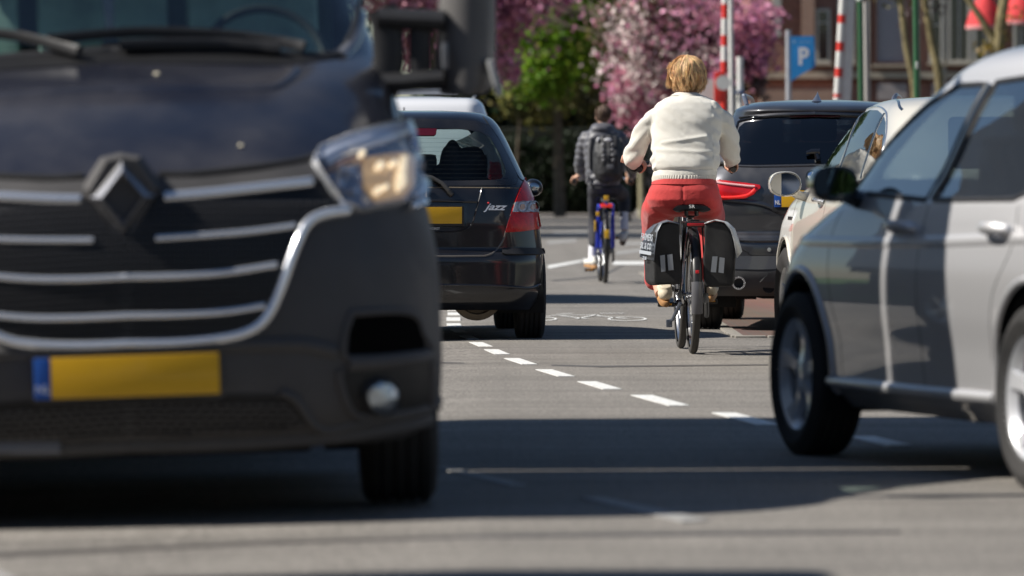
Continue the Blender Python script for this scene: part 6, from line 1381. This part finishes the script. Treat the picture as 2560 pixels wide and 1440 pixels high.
# cherry tree over the truck mirror
tree(P(1090, 560, 150), 'pink cherry tree whose blossom hangs behind the truck mirror', [P(1090, 560, 150), P(1095, 300, 150), P(1080, 60, 150)], .22,
     [('blossom', [bl(1130, -30, 150, 260, 95, 5200, 70), bl(1270, 20, 150, 70, 55, 900, 22), bl(1258, 150, 151, 34, 110, 420, 18), bl(1060, 100, 151, 90, 90, 1500, 24), bl(1375, -5, 150, 50, 30, 260, 8)], .17), ('bronze_leaves', [bl(1180, 0, 151, 260, 120, 1300, 60)], .14)], [PINK, PINK2], 1, seed=3, l=2.0)
# bright green tree in front of dark evergreens
tree(P(1400, 545, 172), 'bright green leafy tree between the two cherry trees', [P(1400, 545, 172), P(1395, 350, 172), P(1390, 180, 172)], .2,
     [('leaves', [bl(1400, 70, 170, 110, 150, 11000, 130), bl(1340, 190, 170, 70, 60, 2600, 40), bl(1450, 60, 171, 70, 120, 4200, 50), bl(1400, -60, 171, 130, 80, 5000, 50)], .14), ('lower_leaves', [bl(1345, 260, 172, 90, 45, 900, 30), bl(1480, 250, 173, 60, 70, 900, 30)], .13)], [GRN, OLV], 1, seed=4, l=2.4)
# dark evergreens and the hedge under them
for i, (px, pw, lab) in enumerate(((1180, 150, 'dark evergreen tree standing behind the white people carrier'), (1340, 130, 'dark evergreen tree directly behind the bright green tree'), (1480, 70, 'tall black green conifer just right of the bright green tree'))):
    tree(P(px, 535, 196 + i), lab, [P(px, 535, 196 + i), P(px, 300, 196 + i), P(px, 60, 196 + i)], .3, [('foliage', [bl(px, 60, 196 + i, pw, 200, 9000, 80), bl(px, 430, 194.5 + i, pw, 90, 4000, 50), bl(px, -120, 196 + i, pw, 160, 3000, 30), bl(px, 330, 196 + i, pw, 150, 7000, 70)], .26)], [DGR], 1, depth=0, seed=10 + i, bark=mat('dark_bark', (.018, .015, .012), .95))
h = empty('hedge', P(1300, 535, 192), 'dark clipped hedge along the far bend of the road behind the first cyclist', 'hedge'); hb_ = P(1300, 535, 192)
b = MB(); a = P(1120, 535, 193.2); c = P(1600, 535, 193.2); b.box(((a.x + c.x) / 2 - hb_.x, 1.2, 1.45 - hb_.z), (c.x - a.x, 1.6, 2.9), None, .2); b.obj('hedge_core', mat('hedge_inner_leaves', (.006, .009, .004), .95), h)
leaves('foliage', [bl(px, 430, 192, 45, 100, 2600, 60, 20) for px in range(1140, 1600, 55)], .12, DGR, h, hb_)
# low yellow-green shrubs over the hedge
tree(P(1290, 540, 185), 'yellow green shrub with loose twigs above the hedge, left of the first cyclist', [P(1290, 540, 185), P(1292, 400, 185), P(1300, 300, 185)], .06, [('leaves', [bl(1300, 240, 184, 75, 50, 520, 26), bl(1360, 270, 184, 60, 40, 420, 20), bl(1420, 250, 184, 30, 30, 120, 8)], .15), ('pale_flowers', [bl(1310, 215, 184, 60, 40, 130, 12)], .13)], [leafmat('yellow_green_leaves', (.22, .22, .05), .5), leafmat('pale_grey_flowers', (.4, .4, .36), .3)], 1, seed=6, depth=2, l=1.4)
# big cherry tree behind the cyclists
tree(P(1690, 560, 142), 'large pink cherry tree with purple shade behind the woman on the bicycle', [P(1690, 560, 142), P(1688, 330, 142), P(1680, 180, 142)], .2,
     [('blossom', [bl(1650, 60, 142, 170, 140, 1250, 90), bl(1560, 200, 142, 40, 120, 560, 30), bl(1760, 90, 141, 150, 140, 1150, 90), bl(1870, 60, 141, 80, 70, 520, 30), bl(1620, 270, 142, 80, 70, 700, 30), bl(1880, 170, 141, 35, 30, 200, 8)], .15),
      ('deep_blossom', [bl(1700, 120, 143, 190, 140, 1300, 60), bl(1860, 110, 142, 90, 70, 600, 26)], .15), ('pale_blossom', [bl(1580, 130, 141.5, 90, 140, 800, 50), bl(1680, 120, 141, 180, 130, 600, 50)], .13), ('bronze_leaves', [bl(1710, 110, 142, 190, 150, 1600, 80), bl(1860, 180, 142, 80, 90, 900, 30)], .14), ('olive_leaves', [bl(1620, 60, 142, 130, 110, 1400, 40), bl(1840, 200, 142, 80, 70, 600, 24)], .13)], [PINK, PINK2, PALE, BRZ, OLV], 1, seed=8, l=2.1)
# slim trunk and three mossy trees on the right
tree(P(1604, 545, 168), 'slim pale trunk standing right behind the handlebar of the woman', [P(1604, 545, 168), P(1602, 440, 168), P(1600, 300, 168)], .10, [], [], 1, depth=0, bark=mat('pale_bark', (.30, .27, .17), .9, var=.3))
tree(P(2292, 575, 122), 'mossy leaning trunk just left of the right green pole', [P(2300, 575, 122), P(2288, 240, 122), P(2266, 120, 122), P(2250, -20, 122)], .10, [('olive_leaves', [bl(2260, -40, 122, 90, 50, 400, 20)], .1)], [OLV], 1, depth=2, seed=12, bark=MOSS, l=1.6)
tree(P(2362, 575, 124), 'brown mossy trunk just right of the right green pole', [P(2370, 575, 124), P(2350, 220, 124), P(2330, 110, 124), P(2308, -20, 124)], .12, [('olive_leaves', [bl(2330, -30, 124, 90, 60, 500, 20)], .1)], [BRZ], 1, depth=2, seed=13, bark=MOSS, l=1.6)
tree(P(2500, 575, 118), 'forked ochre tree in front of the red parasols', [P(2500, 575, 118), P(2492, 200, 118), P(2502, 60, 118), P(2515, -20, 118)], .16, [('ochre_leaves', [bl(2475, 112, 118, 50, 20, 110, 10), bl(2530, 60, 118, 24, 40, 60, 6)], .09)], [leafmat('ochre_leaves', (.24, .18, .04), .5)], 1, depth=2, seed=14, bark=MOSS, l=1.5)
b = MB(); b.tube([P(2492, 115, 118) - P(2500, 575, 118), P(2455, 50, 118) - P(2500, 575, 118), P(2415, -10, 118) - P(2500, 575, 118)], [.09, .075, .06], 8); b.obj('branches', MOSS, bpy.data.objects[[o.name for o in bpy.data.objects if o.get('label', '').startswith('forked ochre')][0]])
# ------------------------------------------------------------------ buildings behind
def brickwall(name, c1, c2, mo, sc=1.):
    m = bpy.data.materials.new(name); m.use_nodes = True; t = m.node_tree; b = t.nodes['Principled BSDF']; tc = t.nodes.new('ShaderNodeTexCoord'); mp = t.nodes.new('ShaderNodeMapping'); mp.inputs['Rotation'].default_value = (R(90), 0, 0); t.links.new(tc.outputs['Object'], mp.inputs[0])
    br = t.nodes.new('ShaderNodeTexBrick'); t.links.new(mp.outputs[0], br.inputs[0]); br.inputs['Scale'].default_value = 1.; br.inputs['Brick Width'].default_value = .22; br.inputs['Row Height'].default_value = .065; br.inputs['Mortar Size'].default_value = .005
    br.inputs['Color1'].default_value = (*c1, 1); br.inputs['Color2'].default_value = (*c2, 1); br.inputs['Mortar'].default_value = (*mo, 1); t.links.new(br.outputs[0], b.inputs['Base Color']); b.inputs['Roughness'].default_value = .9; return m
BRK = brickwall('red_brown_brick', (.33, .155, .112), (.25, .115, .085), (.26, .22, .19)); BRL = brickwall('light_salmon_brick', (.45, .27, .19), (.38, .22, .16), (.35, .3, .26)); BRH = brickwall('house_brick', (.26, .11, .07), (.20, .085, .06), (.2, .17, .15))
STO = mat('sandstone_trim', (.42, .37, .29), .85, var=.12); WFR = mat('white_window_frame', (.52, .50, .45), .6, var=.08); PANE = mat('window_pane', (.018, .02, .024), .06, coat=1.); BLD = mat('pale_blind', (.33, .32, .35), .8, var=.08, stretch=(1, 1, 12)); ROOF = mat('roof_tiles', (.10, .045, .035), .8, var=.3)
YW = 176.; s_ = F / YW
def X_(px): return P(px, 460, YW).x
def Z_(py): return P(1280, py, YW).z
bd = Vector((X_(2300), YW, 0)); bu = empty('brick_building', Matrix.Translation(bd), 'red brown brick building with tall windows and pale stone band, behind the parking sign', 'building')
def bbox(b, x0, y0, x1, y1, d0=0., d1=.2): b.box(((X_(x0) + X_(x1)) / 2 - bd.x, (d0 + d1) / 2, (Z_(y0) + Z_(y1)) / 2), (abs(X_(x1) - X_(x0)), d1 - d0, abs(Z_(y1) - Z_(y0)))); return b
b = MB(); b.box(((X_(1880) + X_(3400)) / 2 - bd.x, 4.3, 5.), (X_(3400) - X_(1880), 8, 10)); b.obj('wall', BRK, bu)
b = MB(); bbox(b, 1880, 180, 3400, 196, .12, .3); b.obj('stone_band_and_shade', STO, bu)
b = MB(); bbox(b, 1880, 196, 3400, 206, .2, .3); b.obj('stone_band_and_shade', mat('band_shadow_brick', (.13, .05, .035), .9), bu)  # dark strip, shade under the stone band put into the colour
b = MB(); bbox(b, 2004, -160, 2036, 92, .0, .3); b.obj('pilaster', BRL, bu)  # sunlit brick column, its light put into the paler brick colour
b = MB(); bbox(b, 1932, -160, 1952, 92, .0, .3); b.obj('pilaster', WFR, bu)
def window(x0, y0, x1, y1, blind=False, bars=(), fr=6):
    w_ = empty('window', (0, 0, 0), parent=bu)
    b = MB()
    for q in ((x0 - fr, y0 - fr, x0, y1 + fr), (x1, y0 - fr, x1 + fr, y1 + fr), (x0, y0 - fr, x1, y0), (x0, y1, x1, y1 + fr)): bbox(b, *q, .10, .32)
    for q in bars: bbox(b, *q, .14, .30)
    b.obj('frame', mat('brown_reveal', (.10, .05, .04), .8) if blind else WFR, w_); b = MB(); bbox(b, x0, y0, x1, y1, .22, .31); b.obj('blind' if blind else 'pane', BLD if blind else PANE, w_)
    b = MB(); bbox(b, x0 - fr - 4, y1 + fr, x1 + fr + 4, y1 + fr + 7, .02, .32); b.obj('sill', STO, w_)
window(2046, 28, 2070, 150, bars=((2046, 54, 2070, 58),)); window(2100, -120, 2130, 150); window(2192, -140, 2266, 155, True); window(2330, -140, 2352, 150, bars=((2330, 60, 2352, 64),)); window(2376, -140, 2420, 150, bars=((2396, -140, 2400, 150),)); window(2440, -140, 2500, 150, bars=((2468, -140, 2472, 150),)); window(2540, -140, 2600, 150, bars=((2568, -140, 2572, 150),))
for x0, x1 in ((2194, 2268), (2330, 2400), (2450, 2520)):
    b = MB(); bbox(b, x0, 208, x1, 250, .12, .31); b.obj('cellar_panel', mat('pale_plaster_panel', (.36, .32, .31), .85, var=.1), bu)
for x in (2362, 2431, 2171): b = MB(); b.tube([(X_(x) - bd.x, .2, 0), (X_(x) - bd.x, .2, 10)], .055, 8); b.obj('downpipe', WFR, bu)
b = MB(); bbox(b, 1900, 225, 2100, 300, -.6, .2); b.obj('front_wall', BRL, bu)
bd2 = Vector((X_(1700) , 201., 0)); bu2 = empty('pale_building', Matrix.Translation(bd2), 'cream plastered building glimpsed through the large cherry tree', 'building')
b = MB(); b.box((0.5, 4, 5.), (9., 8, 10)); b.obj('wall', mat('cream_plaster', (.62, .60, .54), .85, var=.12, vscale=1.2), bu2)
for x in (-3., -1.2, .6, 2.4, 4.2):
    for z in (1.2, 4.0, 6.8):
        f_ = MB(); f_.box((x, -.02, z + .8), (1.0, .1, 1.7)); f = f_.obj('window', WFR, bu2); g_ = MB(); g_.box((x, -.06, z + .8), (.84, .06, 1.5)); g_.obj('pane', PANE, f)
# evergreen backing so that no gap opens beside the buildings
for i, (X0, Y0, r0) in enumerate(((-14, 208, 7), (24, 198, 6))):
    tree(Vector((X0, Y0, 0)), ('dark tree closing the view behind the truck cab', 'dark tree at the far end of the brick building')[i], [(X0, Y0, 0), (X0, Y0, 5), (X0, Y0, 9)], .3, [('foliage', [((X0, Y0, 6), (r0, 3, 6), 7000, 60)], .35)], [DGR], 1, depth=0, seed=30 + i)
# ------------------------------------------------------------------ street furniture at the level crossing
RED = mat('signal_red', (.62, .035, .025), .45); WHI = mat('signal_white', (.66, .65, .62), .5, var=.06); GPO = mat('pole_green', (.018, .085, .035), .4, coat=.4, var=.1); GRP = mat('galvanised_pole', (.40, .40, .43), .45, metal=.3, var=.1)
def pole(px, py0, Y, r_, m, label, name='pole', px2=None, cat='pole', ytop=None):
    base = P(px2 or px, 460 + F / Y, Y); base.z = 0; top = P(px, py0, Y); b = MB(); b.tube([Vector((0, 0, 0)), (top - base)], r_, 14); b.tube([Vector((0, 0, 0)), (top - base) * .02], r_ * 1.6, 14)
    e = empty(name, Matrix.Translation(base), label, cat); b.obj('shaft', m, e); return e, base
def boom(px0, px1, Y, ys, r_, label):
    base = P(px1, 460 + F / Y, Y); base.z = 0; e = empty('barrier_boom', Matrix.Translation(base), label, 'level crossing barrier'); ya = -70; seg = [(-70, ys[0], 'w')]
    lines = []; cols = 'rw'
    for i in range(len(ys) - 1): lines.append((ys[i], ys[i + 1], cols[i % 2]))
    lines = [(-90, ys[0], 'w')] + lines + [(ys[-1], 330, cols[(len(ys) - 1) % 2])]
    for y0, y1, c in lines:
        f0 = (y0 + 90) / 420; f1 = (y1 + 90) / 420; b = MB(); b.tube([P(px0 + (px1 - px0) * f0, y0, Y) - base, P(px0 + (px1 - px0) * f1, y1, Y) - base], r_, 12); b.obj('boom_section', RED if c == 'r' else WHI, e)
    b = MB(); b.box((0, 0, .55), (.45, .5, 1.1), None, .03); b.obj('drive_housing', WHI, e); return e, base
e, ba = boom(1814, 1808, 92., [10, 46, 88, 115, 153, 182, 222], .055, 'raised red and white barrier boom to the right of the woman')
b = MB(); b.box(P(1800, 218, 91.8) - ba, (.19, .10, .50), None, .03); b.obj('signal_back', RED, e)
b = MB(); b.lathe([(0, -.03), (.12, -.03), (.12, .02), (0, .02)], 24, Matrix.Translation(P(1808, 207, 91.6) - ba)); b.obj('signal_lamp', WHI, e)
b = MB(); b.lathe([(0, -.03), (.22, -.03), (.22, .02), (0, .02)], 28, Matrix.Translation(P(1774, 232, 92.2) - ba)); b.obj('round_shield', WHI, e)
e, ba = boom(2112, 2088, 88., [37, 58, 105, 128, 170, 193, 235, 243], .055, 'raised red and white barrier boom beside the green pole')
b = MB(); b.tube([P(2124, -60, 88.1) - ba, P(2108, 330, 88.1) - ba], .10, 12); b.obj('boom_stiffener', WHI, e)
e, ba = pole(1826, -40, 93., .042, WHI, 'tall pale post beside the first barrier boom', px2=1833)
e, ba = pole(1850, 142, 94., .055, WHI, 'short thick white post with a blue clamp', 'post', px2=1852, cat='post'); b = MB(); b.box(P(1842, 231, 93.9) - ba, (.26, .1, .05), None, .01); b.obj('clamp', mat('blue_clamp', (.04, .07, .18), .5), e)
e, ba = pole(1567, -40, 150., .06, mat('dark_green_pole', (.015, .035, .022), .5), 'thin dark green lamp post in front of the large cherry tree', 'lamp_post', cat='lamp post', px2=1570)
e, ba = pole(2150, 2, 80., .042, GPO, 'green pole right beside the second barrier boom', px2=2157); b = MB(); b.ellip(P(2150, 0, 80.) - ba, (.055, .055, .04)); b.obj('cap', mat('pole_cap', (.4, .45, .4), .3), e)
e, ba = pole(2164, 5, 84., .034, mat('weathered_pole', (.36, .34, .32), .6), 'slim grey pole close behind the left green pole', px2=2172)
e, ba = pole(2289, -40, 72., .042, GPO, 'thick green pole above the roof of the white hatchback', px2=2298); b = MB(); b.box(P(2292, 163, 71.95) - ba, (.03, .03, .09), None, .008); b.obj('band', WHI, e)
# parking sign: blue flag with a slanting lower edge
e, ba = pole(1971, 75, 95., .048, GRP, 'blue parking sign with white letter P on a grey post', 'parking_sign', cat='sign', px2=1973)
BLU = mat('sign_blue', (.03, .27, .64), .4); q = [(1977, 91), (2035, 90), (2039, 165), (2018, 178), (2000, 188), (1978, 203)]
b = MB(); b.prism([P(x, y, 94.9) - ba for x, y in q], (0, .025, 0)); b.obj('sign_panel', BLU, e)
cP = P(2008, 143, 94.87) - ba; Rx = Matrix.Rotation(R(90), 4, 'X')
text_mesh('P', .40, .004, WHT, e, 'letter', Mx=Matrix.Translation(cP) @ Rx, width=.17, bold=.012)
text_mesh('zone', .085, .003, mat('faded_print', (.25, .42, .6), .5), e, 'small_lettering', Mx=Matrix.Translation(P(2012, 104, 94.87) - ba) @ Rx, width=.20)
b = MB(); b.lathe([(0, 0), (.028, 0), (.028, .01), (0, .01)], 16, Matrix.Translation(P(1985, 104, 94.87) - ba)); b.obj('round_mark', mat('faded_print', (.25, .42, .6), .5), e)
# red parasols
for i, (px, py, lab) in enumerate(((2462, 38, 'red parasol with a pale hem, left of the two'), (2552, 26, 'red parasol with a pale hem, cut by the frame edge'))):
    Y = 150.; c = P(px, py, Y); e = empty('parasol', Matrix.Translation((c.x, Y, 0)), lab, 'parasol'); r_ = .50
    b = MB(); rings = [[Vector((r_ * k * math.cos(a), r_ * k * math.sin(a), c.z + dz)) for a in np.linspace(0, 2 * math.pi, 16, endpoint=False)] for k, dz in ((.04, .62), (.45, .42), (.80, .05), (1.0, -.28))]
    b.loft(rings, False); b.obj('canopy', mat('red_canvas', (.60, .045, .05), .8, var=.12), e)
    b = MB(); b.loft([[Vector((r_ * 1.005 * math.cos(a), r_ * 1.005 * math.sin(a), c.z + dz)) for a in np.linspace(0, 2 * math.pi, 16, endpoint=False)] for dz in (-.28, -.36)], False); b.obj('hem', mat('pale_red_hem', (.66, .30, .30), .8), e)
    b = MB(); b.tube([(0, 0, 0), (0, 0, c.z + .6)], .025, 8); b.obj('pole', GRP, e)
# ------------------------------------------------------------------ the street to the left and behind: what paint and glass reflect
HP = mat('reflected_pane', (.02, .022, .026), .08, coat=1.)
def house(x, y, w_, d_, h_, label, rot=0., m=BRH):
    e = empty('unseen_terraced_house', Matrix.Translation((x, y, -.2)) @ Matrix.Rotation(R(rot), 4, 'Z'), label, 'house'); b = MB(); b.box((0, 0, h_ / 2), (w_, d_, h_)); b.obj('wall', m, e)
    b = MB(); b.prism([(-w_ / 2 - .0, -d_ / 2 - .3, h_), (-w_ / 2, d_ / 2 + .3, h_), (-w_ / 2, 0, h_ + d_ * .42)], (w_, 0, 0)); b.obj('roof', ROOF, e)
    for fx in np.linspace(-w_ / 2 + 1.2, w_ / 2 - 1.2, 3):
        for z in ((.9, 3.8, 6.9) if h_ > 8 else (.9, 3.8)):
            if fx > 1 and z < 1:
                b = MB(); b.box((fx, -d_ / 2 - .03, 1.1), (1., .1, 2.2), None, .01); b.obj('door', mat('door_green', (.03, .09, .05), .4), e); continue
            b = MB(); b.box((fx, -d_ / 2 - .02, z + .8), (1.25, .1, 1.6), None, .01); f = b.obj('window', WFR, e); b = MB(); b.box((fx, -d_ / 2 - .06, z + .8), (1.05, .06, 1.4)); b.obj('pane', HP, f)
for i, (y, lb) in enumerate(((-12, 'unseen tall brick terraced house across the verge, nearest to the camera'), (-4, 'unseen tall brick terraced house across the verge, second along the row'), (4, 'unseen tall brick terraced house across the verge, beside the delivery van'), (12, 'brick terraced house across the verge, level with the truck'), (20, 'brick terraced house across the verge, level with the silver hatchback'), (28, 'brick terraced house across the verge, level with the white hatchback'), (36, 'brick terraced house across the verge, level with the black hatchback'), (44, 'brick terraced house across the verge, level with the people carrier'))):
    house(-21.5, y, 8., 8., 10.5, lb, 90 if False else 90, BRH)  # unseen row, made tall to hold low sky light off the car flanks
for i, x in enumerate((-14, -5, 13, 22)): house(x, -48, 8.6, 8, 8.5, ('added brick house behind the camera, on the far left', 'added brick house behind the camera, left of the street', 'added brick house behind the camera, right of the street', 'added brick house behind the camera, on the far right')[i], 180)  # unseen houses, added to darken what the car rears reflect
for i, (x, y) in enumerate(((-9.5, -26), (9., -24), (-10., -38), (10.5, -36), (1.5, -44))):
    tree(Vector((x, y, -.2)), ('added leafy tree behind the camera, left of the street, nearer', 'added leafy tree behind the camera, right of the street, nearer', 'added leafy tree behind the camera, left of the street, farther', 'added leafy tree behind the camera, right of the street, farther', 'added leafy tree behind the camera, closing the street')[i], [(x, y, -.2), (x, y, 3), (x, y, 5)], .3, [('foliage', [((x, y, 7.), (4.2, 3.0, 4.2), 7000, 50)], .42)], [IVY], 1, depth=2, seed=60 + i, l=3.)  # unseen trees, added to darken reflections and the light from behind
for i, (x, y) in enumerate(((-15.5, 2), (-16, 15), (-15.5, 29), (-16, 46))):
    tree(Vector((x, y, -.2)), ('bare street tree on the verge by the delivery van', 'bare street tree on the verge level with the truck', 'bare street tree on the verge level with the white hatchback', 'bare street tree on the verge beyond the black hatchback')[i], [(x, y, -.2), (x, y, 2), (x + .1, y, 3.6)], .17, [], [], 1, depth=4, seed=40 + i, group=None, l=2.0)
for i, (x, y) in enumerate(((-8.4, 110), (-8.8, 130), (-8.2, 152), (-8.2, 174))):
    tree(Vector((x, y, -.2)), ('leafy roadside tree hidden behind the truck, nearest of the row', 'leafy roadside tree hidden behind the truck, second of the row', 'leafy roadside tree hidden behind the truck, third of the row', 'leafy roadside tree hidden behind the truck, farthest of the row')[i], [(x, y, -.2), (x, y, 4), (x, y, 7)], .3, [('foliage', [((x, y, 9.0), (3.8, 5.5, 3.6), 9500, 60)], .32)], [IVY], 1, depth=2, seed=50 + i, l=3.)
